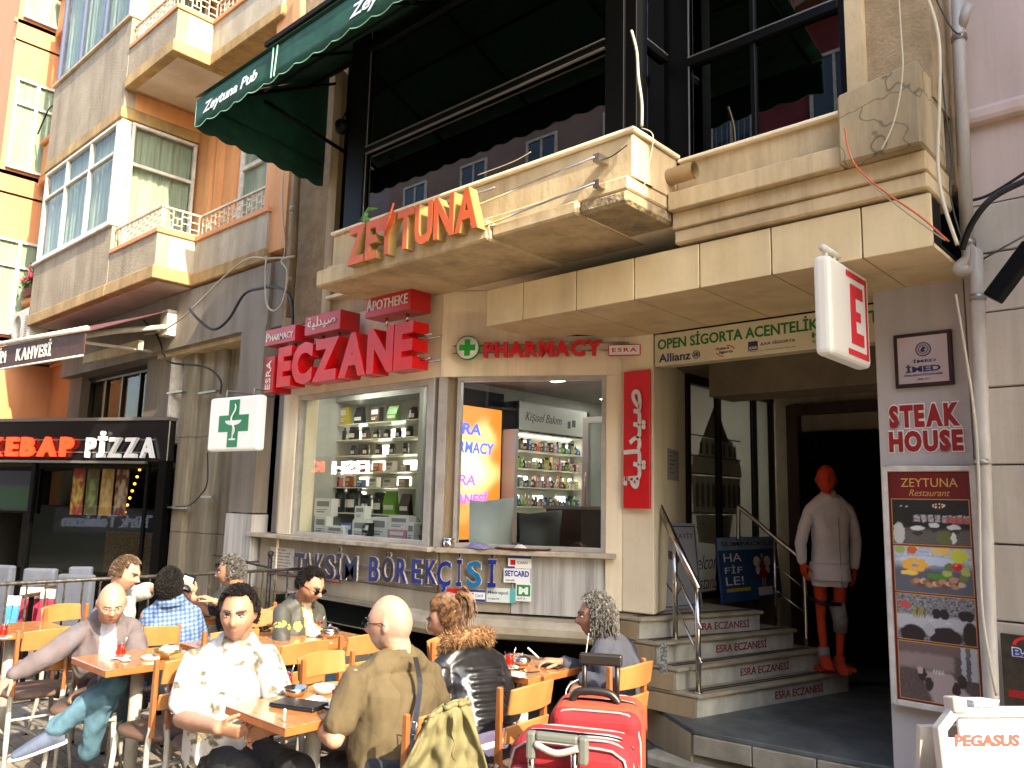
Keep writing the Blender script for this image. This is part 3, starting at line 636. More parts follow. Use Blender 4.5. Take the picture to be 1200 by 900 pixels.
# ---------------------------------------------------------------- peach building at the far left
PE = empty('peach_building', (-15.5, 4.6, 0), 'bright peach apartment building at the far left edge with flower box balcony', 'building')
q = MB(); q.box(-22, -15.1, 0, 13, 3.55, 8); q.box(-15.1, -13.92, 0, 13, 4.7, 8); q.build('wall', MATS['peach_wall'], PE)
for k, z0 in enumerate((4.1, 6.95, 9.7)):
    # string courses wrap both faces
    q = MB(); q.box(-15.16, -15.10, z0, z0+.09, 3.5, 4.66); q.box(-15.16, -13.92, z0, z0+.09, 4.60, 4.7); q.box(-15.14, -15.10, z0-.34, z0-.28, 3.52, 4.66); q.box(-15.14, -13.92, z0-.34, z0-.28, 4.64, 4.7); q.build('string_course', MATS['peach_trim'], PE, bevel=.01)
    # little corner balcony with a notch opening
    q = MB(); q.box(-14.95, -13.95, z0-.1, z0+.05, 4.1, 4.7); q.box(-14.95, -13.95, z0+.05, z0+.62, 4.12, 4.22); q.box(-14.95, -14.85, z0+.05, z0+.62, 4.22, 4.6); q.box(-14.2, -13.95, z0+.05, z0+.66, 4.05, 4.12); q.box(-14.98, -13.93, z0+.62, z0+.72, 4.06, 4.6); q.build('balcony', MATS['peach_wall'], PE, bevel=.02)
    bx('notch', MATS['black_void'], PE, -14.62, -14.42, z0+.3, z0+.45, 4.112, 4.119)
    window(FXp(-15.045), 3.62, 4.32, z0+.12, z0+1.75, PE, nx=2, transom=.72, shallow=True)
    window(FY(4.645), -14.6, -14.0, z0+.8, z0+1.9, PE, nx=1, transom=.72, shallow=True)
fb = empty('flower_box', (-14.4, 4.1, 4.86), 'planter of red geraniums on the peach building balcony', 'planter')
q = MB(); q.box(-14.75, -14.15, 4.83, 4.97, 4.02, 4.16); q.build('trough', mat('terracotta', '#6b3324', rough=.8), fb)
q = MB()
for i in range(260):
    a = random.uniform(-14.8, -14.05); l = .03; c = Vector((a, 4.08+random.uniform(-.12, .1), 4.99+abs(random.gauss(0, .13)))); u = Vector((random.uniform(-1, 1), random.uniform(-1, 1), random.uniform(-1, 1))).normalized()*l; v_ = u.orthogonal().normalized()*l*.7
    q.add([c-u, c+v_, c+u, c-v_], [(0, 1, 2, 3)])
q.build('leaves', mat('leaf', '#2f4a1f', '#45602b', .6, 20), fb)
q = MB()
for i in range(26): q.blob((random.uniform(-14.8, -14.1), 4.0+random.uniform(-.06, .06), 5.05+abs(random.gauss(0, .12))), .028, 6, 4)
q.build('blossoms', mat('geranium', '#b1202a', '#d0506a', .6, 30), fb)
pot = MB().lathe([(.05, 0), (.075, .1), (.08, .12), (.06, .12)], (-14.1, 4.15, 4.86), 12).build('pot', mat('pot_grey', '#8f8e93', rough=.6), None, 'small pale pot standing at the end of the peach balcony ledge', 'pot')
# iron rail on the upper balcony
q = MB(); q.tube([(-14.9, 4.0, 7.75), (-14.3, 3.95, 7.98), (-13.98, 3.95, 7.98), (-13.95, 4.0, 7.8)], .012, 6); q.build('iron_bracket', MATS['black_metal'], None, 'bent black iron rod on the upper balcony of the peach building', 'bracket')

# ---------------------------------------------------------------- air conditioner
ac = empty('air_conditioner', (-14.2, 3.95, 3.95), 'white outdoor air conditioner unit above the cafe awning at the left edge', 'air conditioner')
bx('casing', mat('ac_white', '#b5b0a6', rough=.5), ac, -14.7, -13.85, 3.95, 4.52, 3.9, 4.2, bevel=.02, seg=2)
MB().lathe([(0, 0), (.22, 0), (.22, .012), (.19, .014), (.19, .006), (0, .006)], (0, 0, 0), 24, frame((-14.4, 3.9, 4.24), (1, 0, 0))).build('fan_grille', mat('ac_grille', '#8b877f', rough=.6), ac)
q = MB()
for i in range(9): q.box(-14.05, -13.9, 4.05+.04*i, 4.065+.04*i, 3.893, 3.9)
q.build('louvre', MATS['ac_grille'], ac)

# ---------------------------------------------------------------- brown cafe awning (TAKSİM KAHVESİ)
aw = empty('cafe_awning', (-10.5, 3.6, 3.3), 'brown cafe awning with white lettering over the shop at the left', 'awning')
brown = mat('awn_brown', '#4a2b22', '#3d231b', .85, 8, bump=.1)
q = MB(); q.add([(-13.4, 3.0, 3.58), (-8.75, 3.0, 3.29), (-8.75, 3.0, 3.05), (-13.4, 3.0, 3.26)], [(0, 1, 2, 3)]); o = q.build('valance', brown, aw); m_ = o.modifiers.new('t', 'SOLIDIFY'); m_.thickness = .01
q = MB(); q.add([(-13.4, 3.0, 3.60), (-8.78, 3.0, 3.31), (-9.9, 4.38, 3.98), (-13.4, 4.38, 4.15)], [(0, 1, 2, 3)]); o = q.build('cloth', mat('awn_top', '#5a2a2c', '#4a2324', .85, 6), aw); m_ = o.modifiers.new('t', 'SOLIDIFY'); m_.thickness = .01
q = MB(); q.tube([(-13.4, 2.99, 3.62), (-8.72, 2.99, 3.33)], .03, 8); q.tube([(-13.4, 2.985, 3.25), (-8.75, 2.985, 3.045)], .012, 6); q.build('front_bar', MATS['white_frame'], aw)
q = MB(); q.tube([(-9.2, 3.02, 3.3), (-9.6, 3.6, 3.52), (-9.9, 4.36, 3.75)], .035, 8); q.tube([(-9.3, 3.05, 3.28), (-10.2, 4.3, 3.45)], .02, 6); q.box(-10.0, -9.8, 3.62, 3.95, 4.28, 4.4); q.build('folding_arm', MATS['white_frame'], aw, bevel=.004)
q = MB(); q.box(-11.7, -9.9, 3.40, 3.52, 4.0, 4.06); q.build('light_strip', mat('awn_pale', '#c8b893', '#a89673', .6, 6), aw)
Fk = frame((-13.4, 2.99, 3.42), (4.65, 0, -.25), (0, 0, 1))
letters('letter', 'TAKSİM', Fk, 1.05, -.075, .98, .15, mat('letter_white', '#dcd6cb', '#bdb4a4', .6, 20), aw, d=.008, bold=.03)
letters('letter', 'KAHVESİ', Fk, 2.45, -.075, 1.22, .15, MATS['letter_white'], aw, d=.008, bold=.03)

# ---------------------------------------------------------------- kebab shop front (angled glazed box)
KA, KB = Vector((-13.2, 2.85, 0)), Vector((-9.78, 4.42, 0))
FK = frame(KA, KB-KA); LK = (KB-KA).length
ks = empty('kebab_shop', (-10.6, 3.6, 0), 'black framed glazed kebab and pizza shop front at the left', 'shop front')
bx('sign_box', mat('gloss_black', '#121213', rough=.22, spec=.6), ks, 0, LK, 2.05, 2.56, -.12, 0, FK, bevel=.008)
q = MB(); q.box(0, LK, 2.56, 2.60, -.14, .03, FK); q.box(0, LK-.3, 2.02, 2.05, -.05, .035, FK); q.build('trim', MATS['grey_metal'], ks)
q = MB(); q.box(LK-.12, LK, 0, 2.05, -.12, 0, FK); q.box(LK-.32, LK-.28, 0, 2.05, -.06, -.02, FK); q.box(1.62, 1.68, 0, 2.02, -.06, 0, FK); q.box(0, LK, .0, .12, -.08, 0, FK); q.build('frame', MATS['black_metal'], ks)
bx('pane', MATS['window_glass'], ks, 1.68, LK-.32, .12, 2.02, -.04, -.034, FK); bx('pane', MATS['window_glass'], ks, LK-.28, LK-.12, .12, 2.02, -.04, -.034, FK)
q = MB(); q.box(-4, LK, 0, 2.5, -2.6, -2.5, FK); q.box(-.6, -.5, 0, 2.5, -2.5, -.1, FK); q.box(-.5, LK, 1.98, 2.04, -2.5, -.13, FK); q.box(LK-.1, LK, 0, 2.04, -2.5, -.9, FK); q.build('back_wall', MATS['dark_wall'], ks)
q = MB(); q.box(.3, 2.5, .55, 1.45, -1.75, -1.1, FK); q.build('counter', mat('counter_dark', '#1a1917', rough=.3), ks)
q = MB(); q.box(1.9, 2.95, .55, 1.12, -1.09, -1.07, FK)
q.build('pattern_panel', mat('mosaic', '#6b4a24', '#2a1d10', .4, 60, mixlo=.45, mixhi=.55, bump=.4, bscale=90), ks)
pf = [('#b2332c', '#e7c46a'), ('#6e5a36', '#9aa06a'), ('#c98c4c', '#e9b98a'), ('#8a2f28', '#d9b9a0')]
for i in range(4):
    c = [lin(x) for x in pf[i]]
    def fc(u, v, c=c, i=i):
        t = noise.noise(Vector((u*4+i*9, v*7, i))) + (.5-abs(u-.5))*1.2*(1 if .15 < v < .8 else -.3)
        t = max(0, min(1, t*1.6)); return tuple(c[0][k]*(1-t)+c[1][k]*t for k in range(3))+(1,)
    if 'paint' not in MATS: vcmat('paint', .4)
    grid('food_poster', 10, 20, lambda u, v, i=i: FK @ Vector((1.78+.245*i+.21*u, 1.35+.62*v, -.52)), MATS['paint'], ks, col=fc)
tvf = lambda u, v: lin('#0c1020') if v > .62 else (lin('#0d2a1a') if v > .08 else lin('#101010'))
tv = bx('television', MATS['black_metal'], None, .55, 1.38, 1.35, 1.95, -.42, -.36, FK, label='flat television showing a green pitch inside the kebab shop', cat='television')
grid('screen', 6, 12, lambda u, v: FK @ Vector((.58+.77*u, 1.38+.54*v, -.355)), vcmat('tv_paint', .4, emit=.08), tv, col=tvf)
# bulbs in the shop
q = MB()
for i in range(7):
    p = FK @ Vector((2.72-.03*i, 1.97-.095*i, -.7)); q.blob(p, .018, 6, 4)
q.build('bulb_string', mat('bulb', '#ff9a2e', emit=1.6), None, 'slanting string of warm glowing bulbs inside the kebab shop', 'string lights')
red_lit = mat('red_letter', '#e2381c', rough=.35, emit=.55); wl = mat('white_letter', '#d9dce0', rough=.4)
letters('letter', 'KEBAP', FK, LK-2.90, 2.10, 1.45, .25, red_lit, ks, d=.05, gap=.2, bold=.04, c0=.02)
letters('letter', 'PİZZA', FK, LK-1.22, 2.09, 1.06, .25, wl, ks, d=.05, gap=.22, bold=.03, c0=.02)
q = MB(); q.box(LK-3.5, LK-.2, 2.15, 2.165, .004, .016, FK); q.box(LK-3.5, LK-.2, 2.31, 2.325, .004, .016, FK); q.build('letter_rail', MATS['grey_metal'], ks)
# ---------------------------------------------------------------- pharmacy windows
pw = empty('pharmacy_window', (-5.9, 4.4, 1.27), 'large left pharmacy bay window full of black tubs and white cartons', 'window')
q = MB(); q.box(-6.93, -6.89, 1.285, 2.66, -.08, -.01, FA); q.box(-6.89, -4.98, 2.61, 2.66, -.08, -.012, FA); q.box(-6.89, -4.98, 1.285, 1.325, -.08, -.012, FA); q.box(-4.98, -4.90, 1.285, 2.66, -.10, .005, FA)
q.build('frame', MATS['alu'], pw, bevel=.003)
bx('pane', MATS['shop_glass'], pw, -6.89, -4.98, 1.325, 2.61, -.05, -.042, FA)
pw2 = empty('pharmacy_window', (-4.1, 4.8, 1.27), 'right pharmacy bay window with a bright orange screen and lit shelves behind', 'window')
q = MB(); q.box(-.02, .055, 1.285, 2.66, -.10, .004, FB); q.box(.135, .165, 1.285, 2.66, -.08, -.01, FB); q.box(.165, 1.32, 2.625, 2.66, -.08, -.012, FB); q.box(.165, 1.32, 1.285, 1.32, -.08, -.012, FB); q.box(1.32, 1.355, 1.285, 2.66, -.08, -.01, FB)
q.build('frame', MATS['alu'], pw2, bevel=.003)
bx('post', MATS['base_stone'], pw2, .056, .134, 1.285, 2.66, -.2, -.06, FB)
bx('pane', MATS['shop_glass'], pw2, .165, 1.32, 1.32, 2.625, -.05, -.042, FB)
# ---------------------------------------------------------------- pharmacy room
PR = empty('pharmacy_room', (-5.5, 5.5, .8), 'inside of the pharmacy seen through the bay windows, pale walls and lit ceiling', 'shop interior')
wallp = mat('room_wall', '#a19f97', '#93918a', .7, 2); 
q = MB(); q.box(-7.6, -5.88, .9, 2.9, 5.62, 5.7); q.box(-5.96, -5.88, .9, 2.9, 5.62, 9); q.box(-6, -3.7, .9, 2.9, 8.7, 8.8); q.box(-7.6, -7.5, .9, 2.9, 4.6, 5.7)
q.build('wall', wallp, PR)
rp_ = [(-7.58, 4.68), (-4.90, 4.68), (-3.84, 5.27), (-3.74, 9), (-7.58, 9)]
MB().prism(rp_, .80, .86).build('floor', mat('room_floor', '#6b6458', '#5b5448', .5, 3), PR)
bx('window_shelf', MATS['room_wall'], PR, -7.5, -4.95, 1.20, 1.285, 4.47, 4.85)
MB().prism(rp_, 2.88, 2.93).build('ceiling', mat('room_ceil', '#8b8576', '#807a6b', .8, 3), PR)
lampm = mat('lamp_on', '#f3f4f2', emit=5)
for i, (x, y) in enumerate(((-6.9, 5.0), (-5.6, 5.05), (-4.9, 6.0), (-4.4, 7.2), (-5.3, 7.6))):
    l = empty('ceiling_lamp', (x, y, 2.87), ['square ceiling lamp above the left window display', 'square ceiling lamp behind the bay corner post', 'square ceiling lamp above the right window', 'square ceiling lamp deep in the shop above the counter', 'square ceiling lamp at the back of the pharmacy'][i], 'ceiling lamp', 'square lamps in the pharmacy ceiling')
    bx('lamp_frame', MATS['white_frame'], l, x-.17, x+.17, 2.862, 2.879, y-.17, y+.17); bx('diffuser', lampm, l, x-.14, x+.14, 2.855, 2.861, y-.14, y+.14)
# shelf units
glow = mat('shelf_glow', '#fbf8ea', emit=1.7); shelf_m = mat('shelf', '#c9c6b4', rough=.2)
def P2(px, y=None, x=None):
    r = pt(px, 550, y=y, x=x); return r
a0, a1 = P2(392, y=5.4).x, P2(503, y=5.4).x
su = empty('shelf_unit', ((a0+a1)/2, 5.5, 1.3), 'lit display shelves of black supplement tubs behind the left window', 'shelves')
bx('back_panel', mat('unit_pale', '#96968e', rough=.4), su, a0-.05, a1+.05, 1.2, 2.75, 5.59, 5.62)
q = MB(); q.box(a0-.07, a0-.04, 1.2, 2.75, 5.25, 5.62); q.box(a1+.04, a1+.1, 1.2, 2.8, 5.2, 5.62); q.box(a0-.07, a1+.1, 2.72, 2.78, 5.25, 5.62); q.build('side_panel', MATS['unit_pale'], su)
zrow = [zat(a0+.5, 5.35, p) for p in (497, 515.5, 534, 553, 571, 601)]
for z in zrow: bx('shelf', shelf_m, su, a0, a1, z-.012, z, 5.28, 5.585)
rng = random.Random(5)
for k in range(len(zrow)-1):
    for j in range(2):
        xx = a0+.1+(a1-a0-.4)*((k*.37+j*.55) % 1)
        bx('light_panel', glow, su, xx, xx+.22, zrow[k+1]+.03, zrow[k]-.05, 5.583, 5.588)
bx('light_panel', glow, su, a0+.02, a0+.2, 2.45, 2.62, 5.583, 5.588)
COLS = {'black': mat('pk_black', '#15130f', rough=.35), 'white': mat('pk_white', '#cfcabd', rough=.5), 'green': mat('pk_green', '#5d9a1c', rough=.4), 'yellow': mat('pk_yellow', '#b9a520', rough=.4),
        'orange': mat('pk_orange', '#b4521d', rough=.5), 'red': mat('pk_red', '#8f2320', rough=.4), 'blue': mat('pk_blue', '#2c4f8a', rough=.4), 'brown': mat('pk_brown', '#4c3220', rough=.45),
        'beige': mat('pk_beige', '#a8906a', rough=.5), 'pink': mat('pk_pink', '#b77a82', rough=.5), 'grey': mat('pk_grey', '#77756f', rough=.4), 'dark green': mat('pk_dgreen', '#24401f', rough=.4)}
ORD = ['first', 'second', 'third', 'fourth', 'fifth', 'sixth', 'seventh', 'eighth', 'ninth', 'tenth', 'eleventh', 'twelfth', 'thirteenth', 'fourteenth', 'fifteenth', 'sixteenth', 'seventeenth', 'eighteenth', 'nineteenth', 'twentieth', 'twenty-first', 'twenty-second', 'twenty-third', 'twenty-fourth', 'twenty-fifth', 'twenty-sixth']
def product(kind, col, p, ux, w_, h_, d_, label, group, acc=None):
    """jar / bottle / carton / pouch with a label patch and a cap"""
    M = frame(p, ux); m = COLS[col]; a = COLS[acc or ('white' if col != 'white' else 'grey')]
    q = MB()
    if kind in ('jar', 'bottle'):
        r = w_/2; pf = [(0, 0), (r*.96, .002), (r, h_*.05), (r, h_*.72), (r*.8, h_*.80)] if kind == 'jar' else [(0, 0), (r*.95, .002), (r, h_*.05), (r, h_*.55), (r*.38, h_*.72)]
        pf.append((0, pf[-1][1])); q.lathe(pf, (p.x, p.y, p.z), 12); o = q.build(kind, m, None, label, kind, group)
        r2 = r*.85 if kind == 'jar' else r*.42; z1 = pf[-2][1]
        MB().lathe([(0, z1), (r2, z1), (r2, h_*.97), (r2*.9, h_), (0, h_)], (p.x, p.y, p.z), 12).build('cap', COLS['black'] if kind == 'jar' else a, o)
        q = MB(); q.smooth = True; vs = []
        for i in range(7):
            t = math.pi*(1.15+.7*i/6)
            for z in (h_*.2, h_*.5): vs.append((p.x+(r+.001)*math.cos(t-.15), p.y+(r+.001)*math.sin(t-.15), p.z+z))
        q.add(vs, [(2*i, 2*i+2, 2*i+3, 2*i+1) for i in range(6)]); q.build('sticker', a, o)
    elif kind == 'carton':
        q.box(-w_/2, w_/2, 0, h_, -d_, 0, M); o = q.build('carton', m, None, label, 'box', group, bevel=.0015)
        q = MB(); q.box(-w_*.36, w_*.36, h_*.55, h_*.85, .0003, .0012, M); q.box(-w_*.36, w_*.1, h_*.2, h_*.28, .0003, .0012, M); q.box(-w_*.36, w_*.25, h_*.34, h_*.38, .0003, .0012, M); q.build('print', a, o)
    else:
        q.add([(-w_/2, 0, 0), (w_/2, 0, 0), (w_/2, 0, -d_), (-w_/2, 0, -d_), (-w_/2, h_, -d_*.45), (w_/2, h_, -d_*.45), (w_/2, h_, -d_*.55), (-w_/2, h_, -d_*.55), (-w_/2*1.02, h_*.45, .01), (w_/2*1.02, h_*.45, .01)],
              [(0, 1, 9, 8), (8, 9, 5, 4), (4, 5, 6, 7), (0, 3, 2, 1), (2, 3, 7, 6), (0, 8, 4, 7, 3), (1, 2, 6, 5, 9)], M); o = q.build('pouch', m, None, label, 'pouch', group)
        q = MB(); q.box(-w_*.4, w_*.4, h_*.2, h_*.4, .008, .011, M); q.build('sticker', a, o)
    return o
rows = [
 [('carton', 'yellow', .13, .17), ('pouch', 'black', .13, .16), ('carton', 'brown', .14, .14), ('pouch', 'green', .14, .14), ('jar', 'black', .09, .12)],
 [('jar', 'black', .11, .13), ('jar', 'black', .11, .13), ('jar', 'brown', .09, .12), ('jar', 'black', .07, .09), ('jar', 'black', .07, .09), ('jar', 'black', .07, .09), ('jar', 'black', .07, .1)],
 [('carton', 'beige', .1, .14), ('jar', 'black', .07, .10), ('jar', 'black', .07, .10), ('jar', 'brown', .07, .10), ('jar', 'black', .07, .10), ('jar', 'black', .06, .10)],
 [('carton', 'brown', .14, .06), ('carton', 'orange', .12, .06), ('carton', 'red', .10, .07), ('carton', 'orange', .1, .08), ('carton', 'white', .11, .09), ('carton', 'beige', .09, .06)],
 [('carton', 'red', .13, .09), ('carton', 'orange', .08, .10), ('carton', 'blue', .09, .07), ('carton', 'white', .12, .09), ('carton', 'white', .12, .08), ('carton', 'beige', .1, .08)],
 [('jar', 'black', .16, .24), ('jar', 'black', .17, .24), ('jar', 'black', .12, .17), ('jar', 'black', .13, .19), ('pouch', 'green', .17, .2), ('pouch', 'black', .13, .18)]]
sname = ['top', 'second', 'third', 'fourth', 'fifth', 'lowest']
for r, row in enumerate(rows):
    tot = sum(i[2] for i in row); gap = (a1-a0-.08-tot)/max(1, len(row)-.3); x = a0+.06+(.08 if r == 0 else 0)
    for i, (kd, cl, w_, h_) in enumerate(row):
        product(kd, cl, Vector((x+w_/2, 5.40 if kd == 'jar' else 5.33, zrow[r]+.001)), (1, 0, 0), w_*1.12, h_*1.18, .06, f'{cl} {kd}, {ORD[i]} from the left on the {sname[r]} left window shelf', 'goods on the left display shelves'); x += w_+max(.004, gap*.8)
# cartons along the window board (px x0, px width, px height, colour, stack)
brd = [(372, 14, 24, 'white', 0), (371, 20, 22, 'white', 1), (386, 20, 13, 'white', 0), (401, 16, 17, 'blue', 0), (416, 18, 22, 'white', 0), (418, 12, 16, 'white', 1), (427, 9, 19, 'black', 0), (437, 20, 26, 'white', 0), (457, 22, 13, 'pink', 0), (458, 24, 15, 'white', 1), (480, 8, 22, 'white', 0)]
prev = 0
for i, (px, pw_, ph, cl, st) in enumerate(brd):
    y = 4.66 if i % 2 else 4.60
    A = P2(px, y=y).x; B = P2(px+pw_, y=y).x; h_ = ph*.0078
    z = 1.286+(prev if st else 0)
    product('carton', cl, Vector(((A+B)/2, y, z)), (1, 0, 0), B-A-.006, h_, .08, f'{cl} carton, {ORD[i]} from the left {"on top of another " if st else ""}on the left window board', 'cartons on the pharmacy window board', 'grey' if cl == 'white' else 'white')
    prev = h_+.001
# side wall: big screen, shelf unit B along x=-5.86
FS = FXp(-5.87)
sA, sB = P2(503, x=-5.87).y, P2(583, x=-5.87).y
z0, z1 = zat(-5.87, sA, 633), zat(-5.87, sA, 470); z0 = max(z0, 1.0)
scr = empty('advertising_screen', (-5.85, (sA+sB)/2, z0), 'tall glowing orange screen with blue and pink pharmacy lettering', 'screen')
bx('housing', MATS['black_metal'], scr, sA-.03, sB+.03, z0-.03, z1+.18, 0, .04, FS)
def sc(u, v):
    d_ = math.hypot((u-.5)*1.1, (v-.55)*1.25)+.22*(noise.noise(Vector((u*3, v*5, 1))))
    t = max(0, min(1, d_*1.9)); A_, B_ = (1, .74, .34), (.42, .10, .012)
    return tuple(A_[k]*(1-t)+B_[k]*t for k in range(3))+(1,)
grid('display', 18, 34, lambda u, v: FS @ Vector((sA+(sB-sA)*u, z0+(z1-z0)*v, .042)), vcmat('screen_paint', .3, emit=.5), scr, col=sc)
em_b = mat('em_blue', '#2334d8', emit=1.2); em_p = mat('em_pink', '#c531b8', emit=1.2); ww = sB-sA; hh = z1-z0
text('lettering', 'ESRA', FS, sA+ww*.18, z0+hh*.78, ww*.5, hh*.09, em_b, scr, d=.002, bold=.03, shear=.1, c0=.043)
text('lettering', 'PHARMACY', FS, sA+ww*.05, z0+hh*.64, ww*.84, hh*.09, em_b, scr, d=.002, bold=.03, shear=.1, c0=.043)
text('lettering', 'ESRA', FS, sA+ww*.18, z0+hh*.40, ww*.44, hh*.08, em_p, scr, d=.002, bold=.03, shear=.1, c0=.043)
text('lettering', 'ECZANESİ', FS, sA+ww*.05, z0+hh*.26, ww*.76, hh*.10, em_p, scr, d=.002, bold=.03, shear=.1, c0=.043)
uA, uB = P2(592, x=-5.87).y, P2(667, x=-5.87).y
sb = empty('shelf_unit', (-5.75, (uA+uB)/2, 1.0), 'lit side wall shelves crowded with cosmetics behind the right window', 'shelves')
FU = FXp(-5.86)
bx('back_panel', MATS['unit_pale'], sb, uA-.08, uB+.06, .95, 2.62, 0, .02, FU)
q = MB(); q.box(uA-.1, uA-.05, .95, 2.72, .0, .22, FU); q.box(uB+.03, uB+.08, .95, 2.72, 0, .22, FU); q.box(uA-.1, uB+.08, 2.42, 2.72, .021, .22, FU); q.box(uA-.05, uB+.03, .93, .99, 0.02, .22, FU); q.build('side_panel', MATS['unit_pale'], sb)
q = MB(); q.box(uA, uB-.05, 2.385, 2.40, .03, .05, FU); q.build('light_tube', glow, sb)
text('lettering', 'Kişisel Bakım', FU, uA+.05, 2.50, .62, .12, MATS['ink'], sb, d=.002, bold=-.005, shear=.35, c0=.221)
q = MB(); q.box(uA+.78, uA+.83, 2.50, 2.58, .221, .224, FU); q.box(uA+.86, uA+.92, 2.52, 2.60, .221, .224, FU); q.build('bottle_icon', MATS['ink'], sb)
zB = [zat(-5.75, (uA+uB)/2, p) for p in (511, 531, 551, 572, 594, 616, 640)]
pal = ['brown', 'black', 'beige', 'white', 'orange', 'black', 'beige', 'red', 'green', 'dark green', 'grey', 'blue', 'brown', 'yellow', 'beige', 'pink']
for r, z in enumerate(zB):
    bx('shelf', shelf_m, sb, uA-.04, uB+.02, z-.01, z, .021, .20, FU)
    for j in range(3):
        s_ = uA+(uB-uA)*(.02+.36*j+(.12 if r % 2 else 0)); bx('light_panel', glow, sb, s_, min(uB, s_+.17), z+.02, z+.12, .0205, .024, FU)
    y = uA; i = 0
    while y < uB-.04 and i < len(ORD):
        kd = rng.choice(['bottle', 'bottle', 'jar', 'carton']); w_ = rng.uniform(.032, .062); h_ = rng.uniform(.075, .15); cl = rng.choice(pal)
        if r > 3 and rng.random() < .5: cl = rng.choice(['dark green', 'black', 'green'])
        yy = y+w_/2; x = -5.72 if kd != 'carton' else -5.70
        product(kd, cl, Vector((x, yy, z+.001)), (0, 1, 0), w_, h_, .045, f'small {cl} {kd}, {ORD[i]} from the left on the {ORD[r]} side wall shelf', 'cosmetics on the side wall shelves')
        y += w_+rng.choice([.002, .004, .012]); i += 1
# second lit screen, glass door frame, desk, chairs
yA, yB = P2(668.5, x=-5.87).y, P2(681, x=-5.87).y
s2 = bx('poster_screen', MATS['unit_pale'], None, yA+.02, yB-.02, 1.1, 2.45, .0, .03, FU, label='narrow glowing yellow poster panel right of the lit shelves', cat='screen')
grid('display', 4, 14, lambda u, v: FU @ Vector((yA+.05+(yB-yA-.1)*u, 1.15+1.25*v, .032)), MATS['screen_paint'], s2, col=lambda u, v: (1, .9, .55, 1) if v > .35 else (1, .72, .12, 1))
g0 = pt(686, 600, y=6.3); dr = empty('glass_door', (g0.x, 6.3, .86), 'grey framed glass door with a bent pull handle inside the pharmacy', 'door')
q = MB(); q.box(g0.x-.03, g0.x+.04, .86, 2.5, 6.28, 6.33); q.box(g0.x+.04, g0.x+.5, 2.44, 2.5, 6.28, 6.33); q.build('frame', MATS['grey_metal'], dr)
bx('pane', MATS['shop_glass'], dr, g0.x+.04, g0.x+.5, .9, 2.44, 6.30, 6.306)
q = MB(); q.tube([(g0.x+.02, 6.27, 1.95), (g0.x+.07, 6.2, 1.95), (g0.x+.07, 6.2, 1.55), (g0.x+.02, 6.27, 1.55)], .010, 6); q.build('handle', MATS['grey_metal'], dr)
for i in range(4):
    z = 1.35+.28*i; x = g0.x+.15
    o = bx('wall_shelf', shelf_m, None, x, x+.45, z-.01, z, 6.9, 7.1, label=f'{ORD[i]} small glass shelf from below behind the pharmacy door', cat='shelf')
    for j in range(4): product('bottle', rng.choice(pal), Vector((x+.06+.1*j, 7.0, z+.001)), (1, 0, 0), .045, .12, .04, f'small bottle, {ORD[j]} on the {ORD[i]} glass shelf from below behind the door', 'bottles behind the pharmacy door')
c0, c1 = pt(640, 600, d=7.3), pt(681, 600, d=7.0)
Fd = frame((c0.x, c0.y, 0), (c1.x-c0.x, c1.y-c0.y, 0)); wd = math.hypot(c1.x-c0.x, c1.y-c0.y); zt = zat(c0.x, c0.y, 592)
dk = bx('counter', mat('desk_wood', '#3f352c', '#31291f', .5, 12, (8, 8, .3)), None, 0, wd, .86, zt-.03, -.5, 0, Fd, label='brown panelled service counter inside the pharmacy', cat='counter'); bx('counter_top', MATS['pk_grey'], dk, -.02, wd+.02, zt-.03, zt, -.52, .02, Fd)
def tub_chair(px, d, col, label, pz):
    c = pt(px, 640, d=d); o = empty('tub_chair', (c.x, c.y, .86), label, 'chair'); q = MB(); q.smooth = True; n = 20; vs = []
    top = zat(c.x, c.y, pz)
    for i in range(n+1):
        t = math.pi*(-.1+1.2*i/n); 
        for (rr, z) in ((.22, .92), (.27, 1.25), (.29, top-.04*(1-abs(math.sin(t)))), (.25, top-.04*(1-abs(math.sin(t)))-.01), (.21, 1.25)): vs.append((c.x+rr*math.cos(t+5.5), c.y+rr*math.sin(t+5.5), z))
    q.add(vs, [(i*5+j, (i+1)*5+j, (i+1)*5+j+1, i*5+j+1) for i in range(n) for j in range(4)]); q.build('shell', col, o)
    MB().lathe([(0, 1.2), (.22, 1.2), (.24, 1.25), (.2, 1.3), (0, 1.3)], (c.x, c.y, 0), 16).build('seat', col, o)
    MB().lathe([(.02, .86), (.02, 1.2)], (c.x, c.y, 0), 8).build('pedestal', MATS['steel'], o)
tub_chair(619, 6.9, mat('chair_dark', '#24211d', rough=.6), 'dark rounded chair back in front of the pharmacy counter', 597)
tub_chair(561, 6.75, mat('chair_pale', '#8f938f', rough=.5), 'pale shell chair in front of the orange screen', 582)
